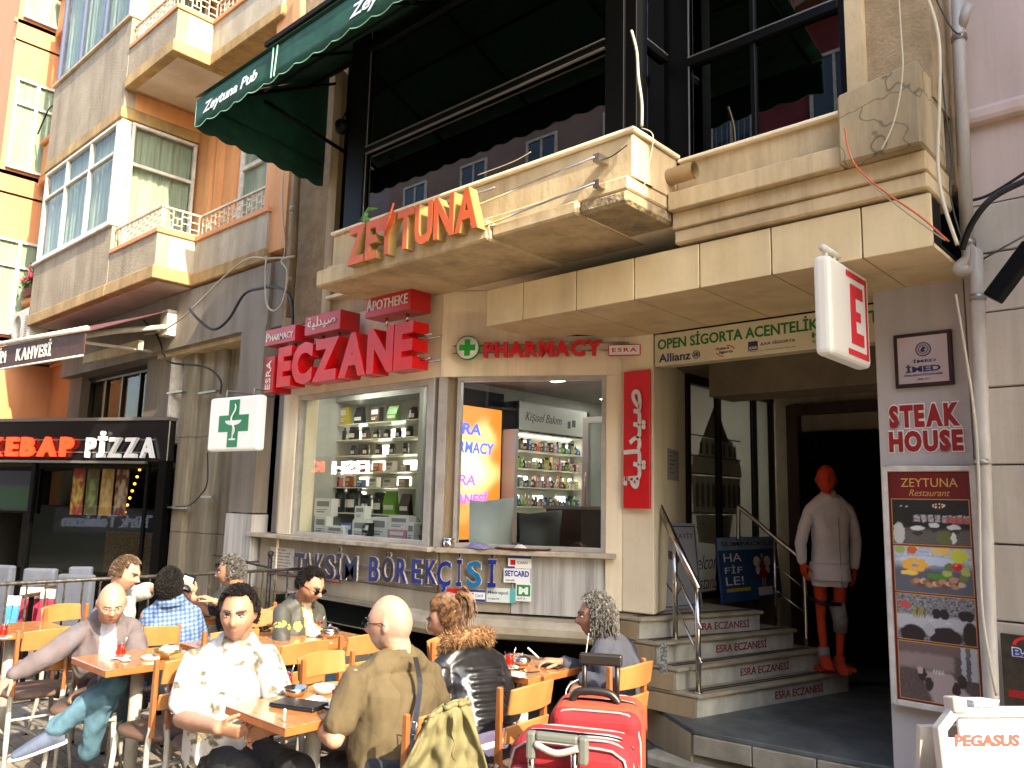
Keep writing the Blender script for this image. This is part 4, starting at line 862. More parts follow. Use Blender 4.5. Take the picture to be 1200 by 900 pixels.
# plant and bits on the sills
pl = empty('potted_plant', (-5.28, 4.7, 1.286), 'small spiky green plant in the left window next to the corner post', 'plant')
MB().lathe([(0, 0), (.045, 0), (.06, .07), (.05, .07)], (-5.28, 4.7, 1.286), 12).build('pot', COLS['brown'], pl)
q = MB()
for i in range(14):
    a = i*2.4; L_ = rng.uniform(.1, .2); b = Vector((-5.28, 4.7, 1.35)); dx = Vector((math.cos(a), math.sin(a), 0)); s_ = Vector((-dx.y, dx.x, 0))*.008
    m1 = b+dx*L_*.5+Vector((0, 0, L_*.8)); e = b+dx*L_+Vector((0, 0, L_*.7)); q.add([b-s_, b+s_, m1+s_*1.4, m1-s_*1.4, e], [(0, 1, 2, 3), (3, 2, 4)])
q.build('leaves', mat('leaf_dark', '#24401c', '#3a5a26', .5, 30), pl)
t_ = FB @ Vector((.12, 1.2855, .03)); MB().lathe([(0, 0), (.042, 0), (.045, .02), (.045, .05), (.03, .055), (.046, .06), (.046, .075), (.02, .08), (0, .08)], (t_.x, t_.y, t_.z), 16).build('ashtray', MATS['steel'], None, 'small steel lidded ashtray on the window sill at the bay corner', 'ashtray')
def clothbit(c, r, h, seed): 
    return lambda u, v: Vector((c.x+(u-.5)*2*r*(1.1-.3*abs(v-.5)), c.y+(v-.5)*2*r*.6, c.z+h*(max(0, 1-((u-.5)**2+(v-.5)**2)*3.6))*(.6+.6*noise.noise(Vector((u*6, v*6, seed))))+.004))
c = FB @ Vector((.36, 1.286, .02)); grid('cloth', 12, 12, clothbit(c, .11, .06, 3), mat('cloth_violet', '#8f86a8', '#6c6490', .9, 30), None, label='crumpled violet patterned cloth on the window sill', cat='cloth')
c = FB @ Vector((.80, 1.286, .01)); q = MB(); q.lathe([(0, 0), (.20, 0), (.23, .018), (.22, .02), (.19, .006), (0, .006)], (0, 0, 0), 28); 
for i in range(len(q.v)): v_ = q.v[i]; q.v[i] = FB @ Vector((.72+v_.x*1.0, 1.286+v_.z, .02+v_.y*.35))
q.build('serving_tray', mat('tray', '#5c2a20', rough=.35), None, 'round brown tray lying on the right window sill', 'tray')
c = FB @ Vector((.70, 1.294, .02)); grid('napkin', 8, 8, clothbit(c, .06, .05, 8), mat('paper', '#d8d3c8', rough=.8), None, label='crumpled white napkin on the brown tray', cat='napkin')
# display fridge under the left window
fr = empty('display_fridge', (-5.9, 4.3, .2), 'glass fronted pastry display cooler under the left pharmacy window', 'display cooler')
Ff = FY(4.30)
q = MB(); q.box(-6.75, -5.30, .0, .42, -.1, .12, Ff); q.build('cabinet', mat('cooler_grey', '#6d6a63', '#565249', .5, 4), fr, bevel=.01)
q = MB(); q.smooth = True; vs = []
for i in range(9):
    t = i/8*math.pi/2
    for x in (-6.75, -5.30): vs.append((x, .42+.34*math.sin(t), .12-.16*(1-math.cos(t))))
q.add(vs, [(2*i, 2*i+1, 2*i+3, 2*i+2) for i in range(8)], Ff); q.build('curved_glass', MATS['window_glass'], fr)
q = MB(); q.box(-6.78, -5.27, .755, .785, -.1, -.0, Ff); q.box(-6.78, -6.75, .0, .755, -.1, .12, Ff); q.box(-5.30, -5.27, .0, .755, -.1, .12, Ff); q.box(-6.75, -5.30, .58, .59, -.1, .05, Ff); q.build('chrome_trim', MATS['steel'], fr)
bx('cooler_back', MATS['black_void'], fr, -6.75, -5.30, .42, .74, -.11, -.1, Ff)
rk = empty('bottle_rack', (-4.3, 4.9, .1), 'dim metal shelf with bottles in the half basement under the right window', 'rack')
FBd = frame(FB @ Vector((0, 0, -.35)), FB.to_3x3() @ Vector((1, 0, 0)))
q = MB(); q.box(.28, .3, 0, .6, 0, .02, FBd); q.box(.05, .3, .30, .32, -.1, .02, FBd); q.box(.05, .3, .1, .12, -.1, .02, FBd); q.build('metal_shelf', MATS['grey_metal'], rk)
for i in range(6):
    p = FBd @ Vector((.08+.04*i, .32, -.03)); product('bottle', 'red', p, (1, 0, 0), .034, .12, .03, f'dark red bottle, {ORD[i]} from the left on the basement rack', 'bottles on the basement rack')
# ---------------------------------------------------------------- across the street (behind the camera; seen mirrored in the glass)
def far_house(x0, x1, y, h, m, label, n, fl=3.0, arc=False):
    H = empty('townhouse', ((x0+x1)/2, y, 0), label, 'building'); F = frame((x1, y, 0), (-1, 0, 0)); W_ = x1-x0
    bx('wall', m, H, 0, W_, 0, h, -6, 0, F); s_ = W_/n
    for k in range(int(h/fl)-1):
        z = 3.9+fl*k
        if z+1.7 > h: break
        for i in range(n):
            a = s_*(i+.5); q = MB(); q.box(a-.55, a+.55, z, z+.07, -.05, .06, F); q.box(a-.55, a+.55, z+1.6, z+1.67, -.05, .05, F); q.box(a-.55, a-.48, z+.07, z+1.6, -.05, .05, F); q.box(a+.48, a+.55, z+.07, z+1.6, -.05, .05, F); q.box(a-.03, a+.03, z+.07, z+1.6, -.05, .04, F)
            f = q.build('window', MATS['white_frame'], H); bx('pane', MATS['far_glass'], f, a-.48, a+.48, z+.07, z+1.6, .0, .01, F)
            if (i+k) % 2 == 0:
                q = MB()
                if arc:
                    pl = [(.95*math.cos(math.pi*j/10), .75*math.sin(math.pi*j/10)) for j in range(11)]
                    q.add([(a+p[0], z-.35, p[1]) for p in pl]+[(a+p[0], z-.15, p[1]) for p in pl], [tuple(range(11)), tuple(range(11, 22))]+[(j, j+1, 12+j, 11+j) for j in range(10)], F)
                else: q.box(a-.9, a+.9, z-.32, z-.15, 0, .7, F)
                q.build('balcony', MATS['far_balcony'], H)
                q = MB()
                for j in range(13): q.box(a-.85+.14*j, a-.835+.14*j, z-.15, z+.6, .5, .515, F)
                q.box(a-.88, a+.88, z+.58, z+.62, .49, .53, F); q.build('railing', MATS['grey_metal'], H)
    bx('shop_front', MATS['black_metal'], H, .3, W_-.3, 0, 2.7, .0, .08, F)
    return H
mat('far_glass', '#39434c', '#242c33', .12, .6, spec=.8); mat('far_balcony', '#8f6a55', rough=.8)
far_house(-30, -20, -8, 15, mat('far_a', '#8f7f80', '#817172', .9, .8), 'grey mauve townhouse across the street, farthest left', 3)
far_house(-20, -9.5, -8, 15, mat('far_b', '#8d7469', '#7d675e', .9, .8), 'mauve townhouse across the street with rounded balconies', 4, arc=True)
far_house(-9.5, -2.2, -8, 15, mat('far_c', '#86363a', '#652024', .9, .8), 'dark red townhouse across the street', 3, arc=True)
far_house(-2.2, 9, -8, 11, mat('far_d', '#a5968f', '#978880', .9, .8), 'brownish grey townhouse across the street', 4)
far_house(9, 22, -8, 11, mat('far_e', '#a99a86', '#9c8c78', .9, .8), 'sandy townhouse across the street at the far right', 4, arc=True)
def mirror_sign(s, px0, px1, py0, py1, m, name_, label, back=None):
    yv = 16.8; A = pt(px0, (py0+py1)/2, y=yv); B = pt(px1, (py0+py1)/2, y=yv); z0 = zat(A.x, yv, py1); z1 = zat(A.x, yv, py0)
    F = frame((B.x, -7.8, 0), (-1, 0, 0)); W_ = B.x-A.x
    o = bx(name_, back or MATS['black_metal'], None, -.2, W_+.2, z0-.15, z1+.15, -.1, -.02, F, label=label, cat='sign')
    text('lettering', s, F, 0, z0, W_, z1-z0, m, o, d=.05, bold=.03, c0=-.019)
mirror_sign('FISH', 393, 436, 541, 556, mat('sign_white_lit', '#ffffff', emit=9), 'shop_sign', 'black shop sign reading FISH in white lit letters across the street')
mirror_sign('K', 370, 383, 541, 553, mat('sign_red_lit', '#ff2a12', emit=9), 'shop_sign', 'black shop sign with a red lit K across the street')
mirror_sign('Türk Telekom', 580, 652, 612, 626, mat('sign_soft_lit', '#b9c3d8', emit=1.2), 'shop_sign', 'shop sign reading Türk Telekom across the street', mat('sign_grey', '#6f7378', rough=.6, emit=.25))
# ---------------------------------------------------------------- signs on the beige building
red = mat('sign_red', '#bd121d', '#a90c15', .35, 5, coat=.3); redl = mat('red_face', '#dc0a14', '#c60810', .35, 6, coat=.3); whitep = mat('white_paint', '#d9d5cc', '#c9c4b8', .5, 8)
FE = FY(4.40)
ez = empty('pharmacy_sign', (-5.8, 4.2, 2.7), 'big red ECZANE sign with three small red boxes over the left bay window', 'sign')
# standing letters of the big word, each a box letter
zb, zc = 2.70, 3.09
xa, xb = -6.87, -4.86
for o in letters('letter', 'ECZANE', FE, xa, zb, xb-xa, zc-zb, redl, ez, d=.17, bold=.055, gap=.03, c0=.12): pass
def redbox(px0, px1, py0, py1, s, fs=None, **k):
    """small box in front of the wall carrying white text"""
    A = pt(px0, py0, y=4.12); B = pt(px1, py1, y=4.12)
    return A, B
rb = []
for (x0, x1, z0, z1, s) in ((-7.12, -6.58, 3.13, 3.29, 'Pharmacy'), (-6.42, -5.86, 3.15, 3.33, 'ar'), (-5.50, -4.90, 3.19, 3.41, 'Apotheke')):
    b = bx('sign_box', red, ez, x0, x1, z0, z1, .08, .30, FE, bevel=.004); w_ = x1-x0; h_ = z1-z0
    if s == 'ar':
        q = MB(); x = x0+.05; sm = {}
        H = [('\ufe94', .0), ('\ufef4', .0), ('\ufedf', 0), ('\ufeaa', 0), ('\ufef4', 0), ('\ufebb', 0)]
        wd = []; 
        for ch, _ in H:
            vs, fs = glyph(ch, .012); wd.append((vs, fs, min(v.x for v in vs), max(v.x for v in vs)))
        tot = sum(a[3]-a[2] for a in wd)-.02*5; sx = (w_-.12)/tot; sy = h_*.50/.72
        for vs, fs, a_, b_ in wd:
            q.add([(x+(v.x-a_)*sx, z0+h_*.38+v.y*sy, .301+(v.z+.5)*.006) for v in vs], fs, FE); x += (b_-a_-.02)*sx
        q.build('lettering', whitep, b)
    else:
        text('lettering', s[0], FE, x0+.03, z0+h_*.24, w_*.11, h_*.52, whitep, b, d=.006, bold=.004, c0=.301)
        text('lettering', s[1:].upper(), FE, x0+.03+w_*.135, z0+h_*.24, w_*.76, h_*.38, whitep, b, d=.006, bold=.002, c0=.301)
    q = MB()
    for t in (.3, .75): MB().tube([(x0+w_*t, z0-.07, .2), (x0+w_*t, z0, .2)], .012, 8, FE).build('post', MATS['steel'], b)
b = bx('sign_box', red, ez, -7.10, -6.93, 2.66, 3.02, .08, .29, FE, bevel=.004)
FEv = frame(FE @ Vector((-6.96, 2.69, .291)), (0, 0, 1), (-1, 0, 0))
text('lettering', 'ESRA', FEv, 0, .02, .29, .085, whitep, b, d=.006, bold=.004)
q = MB()
for z in (2.78, 2.98): q.tube([(-6.9, z, .09), (-4.74, z, .09)], .010, 8, FE); q.tube([(-4.86, z, .2), (-4.74, z, .2)], .012, 8, FE)
q.build('rod', MATS['steel'], ez)
# PHARMACY ESRA with round green cross
ps = empty('pharmacy_name_sign', (-4.2, 4.7, 2.78), 'red PHARMACY letters with a round green cross and small ESRA plate above the right window', 'sign')
def fbx(px): # position along FB seen at pixel column px
    lo, hi = 0., 1.9
    for _ in range(30):
        m_ = (lo+hi)/2; c = FB @ Vector((m_, 2.8, .05))
        if pj(c)[0] < px: lo = m_
        else: hi = m_
    return lo
def fbz(a, py): c = FB @ Vector((a, 0, .05)); return zat(c.x, c.y, py)
a_ = fbx(549); zc_ = fbz(a_, 408.5); M = frame(FB @ Vector((a_, zc_, .06)), FB.to_3x3() @ Vector((1, 0, 0)))
mat('green_cross', '#0d8a3c', rough=.4)
q = MB(); q.lathe([(0, 0), (.096, 0), (.1, .004), (.1, .03), (0, .03)], (0, 0, 0), 32, M); dsc = q.build('disc', MATS['green_cross'], ps)
q = MB(); q.lathe([(0, .03), (.092, .03), (.092, .033), (0, .033)], (0, 0, 0), 32, M); q.build('disc_face', mat('face_white', '#e9e7e0', rough=.4), dsc)
q = MB(); q.box(-.024, .024, -.068, .068, .0335, .038, M); q.box(-.068, -.0245, -.024, .024, .0335, .038, M); q.box(.0245, .068, -.024, .024, .0335, .038, M); q.build('cross', mat('cross_green', '#14a028', rough=.4), dsc)
a0, a1 = fbx(568), fbx(706); z0, z1 = fbz(a0, 420), fbz(a0, 402)
letters('letter', 'PHARMACY', FB, a0, z0, a1-a0, z1-z0, redl, ps, d=.04, bold=.05, gap=.05, c0=.05)
a0, a1 = fbx(713), fbx(751)
q = MB(); q.box(a0, a1, fbz(a0, 417.5), fbz(a0, 404.5), .04, .07, FB); e = q.build('name_plate', redl, ps, bevel=.006); z0 = fbz(a0, 416.5); z1 = fbz(a0, 405.5)
bx('name_plate_face', MATS['face_white'], e, a0+.008, a1-.008, z0, z1, .0702, .072, FB); text('lettering', 'ESRA', FB, a0+.03, z0+.022, a1-a0-.06, z1-z0-.044, redl, e, d=.003, bold=.02, sp=1.3, c0=.0722)
q = MB(); zz = fbz(.5, 408)
for z in (zz-.03, zz+.03): q.tube([(.1, z, .02), (1.60, z, .02)], .006, 6, FB)
q.build('rail', MATS['steel'], ps)
# vertical arabic banner
FCb = FY(5.10)
ax0, ax1 = pt(732, 500, y=5.10).x, pt(763, 500, y=5.10).x; bz0, bz1 = zat(ax0, 5.1, 595.5), zat(ax0, 5.1, 436.5)
bn = bx('arabic_banner', redl, None, ax0, ax1, bz0, bz1, -.0, .018, FCb, label='tall red vertical banner with white Arabic lettering on the corner wall', cat='sign', bevel=.003)
FV = frame((ax1, 5.075, bz0), (0, 0, 1), (-1, 0, 0)); wv = bz1-bz0; hv = ax1-ax0
q = MB(); x = wv*.14; wd = []
for ch in '\ufe94\ufef4\ufedf\ufeaa\ufef4\ufebb':
    vs, fs = glyph(ch, .03); wd.append((vs, fs, min(v.x for v in vs), max(v.x for v in vs)))
tot = sum(a[3]-a[2] for a in wd)-.03*5; sx = wv*.72/tot; sy = hv*.62/.75
for vs, fs, a_, b_ in wd:
    q.add([(x+(v.x-a_)*sx, hv*.32+v.y*sy, (v.z+.5)*.008) for v in vs], fs, FV); x += (b_-a_-.03)*sx
q.build('lettering', whitep, bn)
# insurance sign over the entrance
FO = FY(5.15); so = bx('insurance_sign', mat('sign_cream', '#cfc4a2', '#c2b694', .5, 2), None, -3.25, -1.60, 2.70, 2.945, -.12, 0, FO, label='long cream insurance agency sign with green lettering over the entrance', cat='sign', bevel=.004)
gr = mat('green_text', '#0c6b2e', rough=.5); nv = mat('navy_text', '#1d2a55', rough=.5)
text('lettering', 'OPEN SİGORTA ACENTELİK HİZMETLERİ', FO, -3.22, 2.825, 1.80, .105, gr, so, d=.003, bold=.022, c0=.0005)
text('lettering', 'Allianz', FO, -3.21, 2.725, .27, .065, nv, so, d=.003, bold=.015, c0=.0005)
def xo(px): return pt(px, 410, y=5.15).x
q = MB(); M = frame((xo(816), 5.149, 2.755), (1, 0, 0)); q.lathe([(.026, 0), (.031, 0), (.031, .003), (.026, .003), (.026, 0)], (0, 0, 0), 24, M, caps=False)
for i in (-1, 0, 1): q.box(i*.012-.0035, i*.012+.0035, -.014, .014+.004*(i == 0), 0, .003, M)
q.build('round_logo', nv, so)
text('lettering', 'Ankara', FO, xo(838), 2.768, .11, .022, MATS['red_print'], so, d=.002, bold=.01, shear=.3, c0=.0005); text('lettering', 'Sigorta', FO, xo(842), 2.735, .11, .026, nv, so, d=.002, bold=.01, shear=.3, c0=.0005)
q = MB()
for s_, o_ in ((1, .0), (-1, .0)):
    pl = []
    for i in range(9):
        t = math.pi*(.05+.4*i/8); pl.append((xo(850)+s_*.075*math.cos(t), 2.757+s_*.042*math.sin(t)))
    for i in range(9):
        t = math.pi*(.45-.4*i/8); pl.append((xo(850)+s_*.068*math.cos(t), 2.757+s_*.034*math.sin(t)))
    q.add([(p[0], p[1], .002) for p in pl], [tuple(range(18))], FO)
q.build('red_swoosh', redl, so)
ax = bx('blue_square', nv, so, xo(877), xo(888), 2.738, 2.80, .0005, .003, FO); text('lettering', 'AXA', FO, xo(878), 2.745, .06, .02, whitep, ax, d=.001, bold=.02, c0=.0035)
text('lettering', 'AXA SİGORTA', FO, xo(891), 2.765, .25, .026, nv, so, d=.002, bold=.005, c0=.0005); text('lettering', 'Hayatınızı yaşamanıza destek', FO, xo(877), 2.725, .34, .010, nv, so, d=.001, bold=0, c0=.0005)
text('lettering', 'HDI', FO, xo(952), 2.775, .16, .035, gr, so, d=.002, bold=.04, c0=.0005); text('lettering', 'Sigorta', FO, xo(952), 2.735, .16, .022, nv, so, d=.002, bold=0, c0=.0005)
# ZEYTUNA box letters on the balcony front
FZ = FY(3.66); orange = mat('orange_face', '#c8581c', '#b84c16', .45, 5); side = mat('letter_side', '#a98c54', rough=.45, metal=.3)
zs_ = empty('restaurant_sign', (-4.3, 3.6, 3.42), 'orange ZEYTUNA box letters on the balcony front with an olive twig over the Z', 'sign')
xa, xb = pt(406, 312, y=3.52).x, pt(559, 268, y=3.52).x; zb = zat(xa, 3.52, 312); zt_ = zat(xa, 3.52, 268)
H = glyph('H', .03)[0]; hy0 = min(v.y for v in H); hy1 = max(v.y for v in H); items = []; x = 0
for ch in 'ZEYTUNA':
    vs, fs = glyph(ch, .03); x0 = min(v.x for v in vs); x1 = max(v.x for v in vs); items.append((ch, vs, fs, x, x0)); x += x1-x0+.05
sx = (xb-xa)/(x-.05); sy = (zt_-zb)/(hy1-hy0)
for ch, vs, fs, xo_, x0 in items:
    q = MB(); q.add([(xa+(v.x-x0+xo_)*sx, zb+(v.y-hy0)*sy, .06+(v.z+.5)*.075) for v in vs], fs, FZ); lt = q.build('letter', side, zs_)
    q = MB(); q.add([(xa+(v.x-x0+xo_)*sx, zb+(v.y-hy0)*sy, .1355+(v.z+.5)*.004) for v in vs], fs, FZ); q.build('letter_face', orange, lt)
    if ch == 'Y': xy = xa+(xo_+.33)*sx
# glass of the Y and twig
q = MB(); q.add([(xy-.11, zt_-.12, .142), (xy+.11, zt_-.09, .142), (xy+.09, zt_+.02, .142), (xy-.13, zt_-.01, .142)], [(0, 1, 2, 3)], FZ); q.tube([(xy+.0, zt_-.16, .15), (xy+.09, zt_+.07, .15)], .008, 6, FZ); q.build('cocktail_detail', orange, zs_)
q = MB(); M = FZ; q.blob((xa+.17, zt_+.04, .1), .035, 10, 6, M, (1, .8, .5)); q.tube([(xa+.09, zt_+.055, .1), (xa+.2, zt_+.12, .1), (xa+.30, zt_+.105, .1)], [.006, .02, .004], 8, M, flat=.4); q.tube([(xa+.17, zt_+.1, .1), (xa+.12, zt_+.03, .1)], [.02, .004], 8, M); q.build('olive_twig', mat('olive_green', '#3f6b2c', '#58823a', .5, 30), zs_)
q = MB()
for z in (zb+.03, zt_-.01): q.tube([(xa+.05, z, .035), (xb+.05, z, .035)], .008, 6, FZ)
q.build('mounting_rail', MATS['grey_metal'], zs_)
for i, (p0, p1, lab) in enumerate((((553, 243), (697, 184), 'upper thin metal rod along the balcony front right of the orange letters'), ((558, 268), (697, 214.5), 'lower thin metal rod along the balcony front right of the orange letters'))):
    A = pt(*p0, y=3.60); B = pt(*p1, y=3.60); q = MB(); q.tube([A, B], .008, 6); q.tube([B, B+Vector((0, .1, 0))], .008, 6); q.box(B.x-.015, B.x+.03, B.z-.025, B.z+.02, 3.60, 3.7); q.build('metal_rod', MATS['steel'], None, lab, 'rod')
# blue letters TAKSİM BÖREKÇİSİ under the windows
FT = FY(4.42); tb = empty('bakery_sign', (-5.4, 4.35, .95), 'weathered blue channel letters reading TAKSİM BÖREKÇİSİ below the left window', 'sign')
navy = mat('navy_face', '#0a1228', '#14244a', .4, 25); blue = mat('blue_face', '#0c1c5c', '#12308a', .4, 12); cyan = mat('cyan_face', '#0f6f9e', '#0c5a86', .4, 12)
edge = mat('letter_edge', '#cfc8bb', '#8a6c66', .5, 18)
def rowpos(px): return pt(px, 665, y=4.36).x
spec = [('T', 343, 355, navy), ('A', 354, 364, navy), ('K', 367, 378, navy), ('S', 379, 391, navy), ('İ', 393, 398, navy), ('M', 400, 417, navy),
        ('B', 431, 443, blue), ('Ö', 446, 460, navy), ('R', 463, 476, blue), ('E', 481, 493, blue), ('K', 497, 511, blue), ('Ç', 521, 537, blue), ('İ', 543, 549, blue), ('S', 554, 572, cyan), ('İ', 578, 588, blue)]
for ch, p0, p1, m in spec:
    M = FT; x0, x1 = rowpos(p0), rowpos(p1); f = (p0-343)/245
    z0 = zat(x0, 4.36, 678+f*9.5-(0 if p0 > 430 else 1)); z1 = zat(x0, 4.36, 647+f*13)
    if p0 > 515: M = FB; x0, x1 = fbx(p0), fbx(p1); z0, z1 = fbz(x0, 687+(p0-520)*.03), fbz(x0, 657)
    vs, fs = glyph(ch, .035); Hh = glyph('H', .035)[0]; h0, h1 = min(v.y for v in Hh), max(v.y for v in Hh); a_, b_ = min(v.x for v in vs), max(v.x for v in vs)
    sx = (x1-x0)/(b_-a_); sy = (z1-z0)/(h1-h0)
    q = MB(); q.add([(x0+(v.x-a_)*sx, z0+(v.y-h0)*sy, .03+(v.z+.5)*.016) for v in vs], fs, M); lt = q.build('letter', edge, tb)
    vs2, fs2 = glyph(ch, .020); a2, b2 = min(v.x for v in vs2), max(v.x for v in vs2); ox = (x1-x0)/2-(a2+b2)/2*sx
    q = MB(); q.add([(x0+v.x*sx+ox, z0+(v.y-h0)*sy, .0462+(v.z+.5)*.003) for v in vs2], fs2, M); q.build('letter_face', m, lt)
q = MB()
for z in (.97, 1.08): q.tube([(-6.85, z, .02), (-4.8, z, .02)], .006, 6, FT)
q.build('mounting_rail', MATS['grey_metal'], tb)
# little notices and stickers
def sticker(name, M, a0, a1, b0, b1, m, label, cat, txt=(), parent=None):
    o = bx(name, m, parent, a0, a1, b0, b1, 0, .003, M, label=label if parent is None else None, cat=cat if parent is None else None); W_, H_ = a1-a0, b1-b0
    for s, u, v, ww_, hh_, tm, bo in txt:
        if s == '#': bx('patch', tm, o, a0+u*W_, a0+(u+ww_)*W_, b0+v*H_, b0+(v+hh_)*H_, .0031, .0045, M)
        else: text('lettering', s, M, a0+u*W_, b0+v*H_, ww_*W_, hh_*H_, tm, o, d=.001, bold=bo, c0=.0047)
    return o
FTs = FY(4.425); bk = MATS['ink']; wp = MATS['face_white']
x0, x1 = pt(316, 665, y=4.425).x, pt(344, 665, y=4.425).x; z0, z1 = zat(x0, 4.425, 676.5), zat(x0, 4.425, 640.5)
sticker('notice_board', FTs, x0, x1, z0, z1, mat('notice', '#c9bfae', '#b9ad9a', .6, 9), 'pale grey notice plate full of small print left of the blue letters', 'notice',
        [(s, .5-len(s)/46, .90-.098*i, len(s)/23, .045, bk, .01) for i, s in enumerate(('BU YERDE', 'MEŞRUBAT SATILIR', 'SANDALYE KOYMAK', 'YASAKTIR LÜTFEN', 'BU KAPI KULLANILIR', 'DİKKAT EDİNİZ', 'İŞ YERİ', 'SATICILARA KAPALIDIR', 'TEŞEKKÜR EDERİZ'))])
def fbs(p0, p1, y0, y1): a = fbx(p0); return a, fbx(p1), fbz(a, y1), fbz(a, y0)
blu = mat('sticker_blue', '#24408c', rough=.45); grn = mat('sticker_green', '#138a44', rough=.45)
sticker('card_sticker', FB, *fbs(599.5, 626, 651, 666), wp, 'small blue and white card sticker at the top right of the blue letters', 'sticker', [('#', 0, .78, 1, .2, blu, 0), ('#', .1, .25, .22, .4, redl, 0), ('#', 0, 0, .3, .14, blu, 0), ('CARD', .4, .35, .45, .2, bk, 0)])
sticker('card_sticker', FB, *fbs(595, 625, 666.5, 683), wp, 'white SETCARD sticker with bold blue letters', 'sticker', [('SETCARD', .04, .45, .92, .42, blu, .04), ('kabul edilir', .08, .12, .35, .13, bk, 0)])
sticker('card_sticker', FB, *fbs(609, 626.5, 683.5, 705), wp, 'white and green sticker with a big white M', 'sticker', [('#', .06, .28, .88, .62, grn, 0), ('M', .2, .38, .6, .4, wp, .06), ('06 MT 18', .1, .1, .5, .1, bk, 0)])
sticker('card_sticker', FB, *fbs(576, 609, 689, 706), mat('mint_white', '#d3dbd2', rough=.5), 'pale Metropol sticker with a teal strip', 'sticker', [('#', .8, 0, .2, 1, mat('teal', '#5aa7a3', rough=.5), 0), ('Metropol', .04, .5, .7, .3, mat('grey_text', '#4a5a66', rough=.5), .01), ('kart geçerlidir', .06, .16, .4, .14, bk, 0)])
sticker('card_sticker', FB, *fbs(556, 574.5, 691, 705.5), wp, 'small white sticker with blue bands and a red dot', 'sticker', [('#', 0, .78, 1, .2, blu, 0), ('#', 0, .02, 1, .2, blu, 0), ('#', .08, .35, .22, .36, redl, 0), ('Card', .4, .42, .45, .22, bk, 0)])
sticker('card_sticker', FB, *fbs(531, 550, 690, 703), redl, 'small plain red sticker among the card stickers', 'sticker', [('Card', .3, .4, .4, .2, wp, 0)])
x = pt(788, 545, x=-3.44).y; FDn = frame(FD @ Vector((0, 0, .002)), FD.to_3x3() @ Vector((1, 0, 0)))
def fdx(px):
    lo, hi = 0., 1.1
    for _ in range(30):
        m_ = (lo+hi)/2; c = FD @ Vector((m_, 1.8, 0))
        if pj(c)[0] < px: lo = m_
        else: hi = m_
    return lo
a0, a1 = fdx(782), fdx(795); c = FD @ Vector((a0, 0, 0))
sticker('paper_notice', FDn, a0, a1, zat(c.x, c.y, 562), zat(c.x, c.y, 525), mat('notice_grey', '#9c968f', rough=.6), 'small grey paper notice taped to the corner wall left of the glass', 'notice', [(s, .1, .88-.13*i, .8*len(s)/14, .04, bk, 0) for i, s in enumerate(('DOKTOR A KATI', 'AVUKAT', 'HUKUK BÜROSU', 'MUHASEBE', 'KAT 3', 'GÜZELLİK'))])
FBW = frame((-3.545, 5.165, 0), (.26, .02, 0)); 
def bwx(px):
    lo, hi = -.2, .6
    for _ in range(30):
        m_ = (lo+hi)/2; c = FBW @ Vector((m_, .7, 0.02))
        if pj(c)[0] < px: lo = m_
        else: hi = m_
    return lo
a0, a1 = bwx(743), bwx(758.5); c = FBW @ Vector((a0, 0, .02))
sb_ = sticker('poster', frame(FBW @ Vector((0, 0, .02)), (.26, .02, 0)), a0, a1, zat(c.x, c.y, 768), zat(c.x, c.y, 729), mat('poster_navy', '#2a2f6a', rough=.5), 'narrow navy poster with a white star on the base wall', 'poster', [('bonfrog', .12, .86, .8, .07, wp, .02), ('#', 0, 0, 1, .16, mat('poster_cream', '#c9bda2', rough=.6), 0), ('info', .5, .5, .3, .05, redl, .02), ('info', .5, .36, .3, .05, redl, .02)])
M = frame(FBW @ Vector((a0+(a1-a0)*.3, zat(c.x, c.y, 750), .024)), (.26, .02, 0)); q = MB(); st = []
for i in range(10):
    r = .05 if i % 2 == 0 else .02; st.append((r*.7*math.cos(math.pi*(.5+i*.2)), r*1.2*math.sin(math.pi*(.5+i*.2)), .002))
q.add(st, [tuple(range(10))], M); q.build('star', wp, sb_)
FCk = FY(4.985); x0 = pt(774, 765, y=4.985).x
sticker('paper_notice', FCk, x0, x0+.055, zat(x0, 4.985, 789), zat(x0, 4.985, 753), mat('notice_dark', '#5a5f58', '#b5b3a4', .6, 60, mixlo=.45, mixhi=.6), 'worn green grey leaflet stuck on the side of the stairs', 'leaflet', [])

# grey pillar: plaque, STEAK HOUSE, menu case
FP = FY(4.90)
def plane(px, py, y=4.90): p = pt(px, py, y=y); return p.x, p.z
x0, z1 = plane(1048, 394); x1, _ = plane(1116, 392); _, z0 = plane(1050, 456)
pq = empty('plaque', ((x0+x1)/2, 4.89, z0), 'framed silver IMED plaque with a round emblem on the grey pillar', 'plaque')
bx('frame', mat('plaque_frame', '#2a1712', rough=.35), pq, x0, x1, z0, z1, 0, .025, FP, bevel=.004); W_, H_ = x1-x0, z1-z0
bx('plate', mat('plaque_plate', '#b8a9ac', '#a99b9f', .35, 3, metal=.1), pq, x0+.022, x1-.022, z0+.022, z1-.022, .0255, .028, FP)
q = MB(); M = frame(FP @ Vector((x0+W_*.52, z0+H_*.68, .0285)), (1, 0, 0)); q.lathe([(.036, 0), (.041, 0), (.041, .002), (.036, .002), (.036, 0)], (0, 0, 0), 28, M, caps=False); q.lathe([(.022, 0), (.025, 0), (.025, .002), (.022, .002), (.022, 0)], (0, 0, 0), 24, M, caps=False)
for i in range(16): t = i*.39; q.box(.03*math.cos(t)-.002, .03*math.cos(t)+.002, .03*math.sin(t)-.002, .03*math.sin(t)+.002, 0, .002, M)
q.add([(-.016, -.006, .002), (-.004, .016, .002), (.012, .012, .002), (.014, 0, .002), (.004, .003, .002), (.010, -.014, .002), (-.01, -.016, .002)], [tuple(range(7))], M); q.build('emblem', nv, pq)
text('lettering', 'İMED', FP, x0+W_*.33, z0+H_*.44, W_*.4, .022, nv, pq, d=.001, bold=.02, c0=.029)
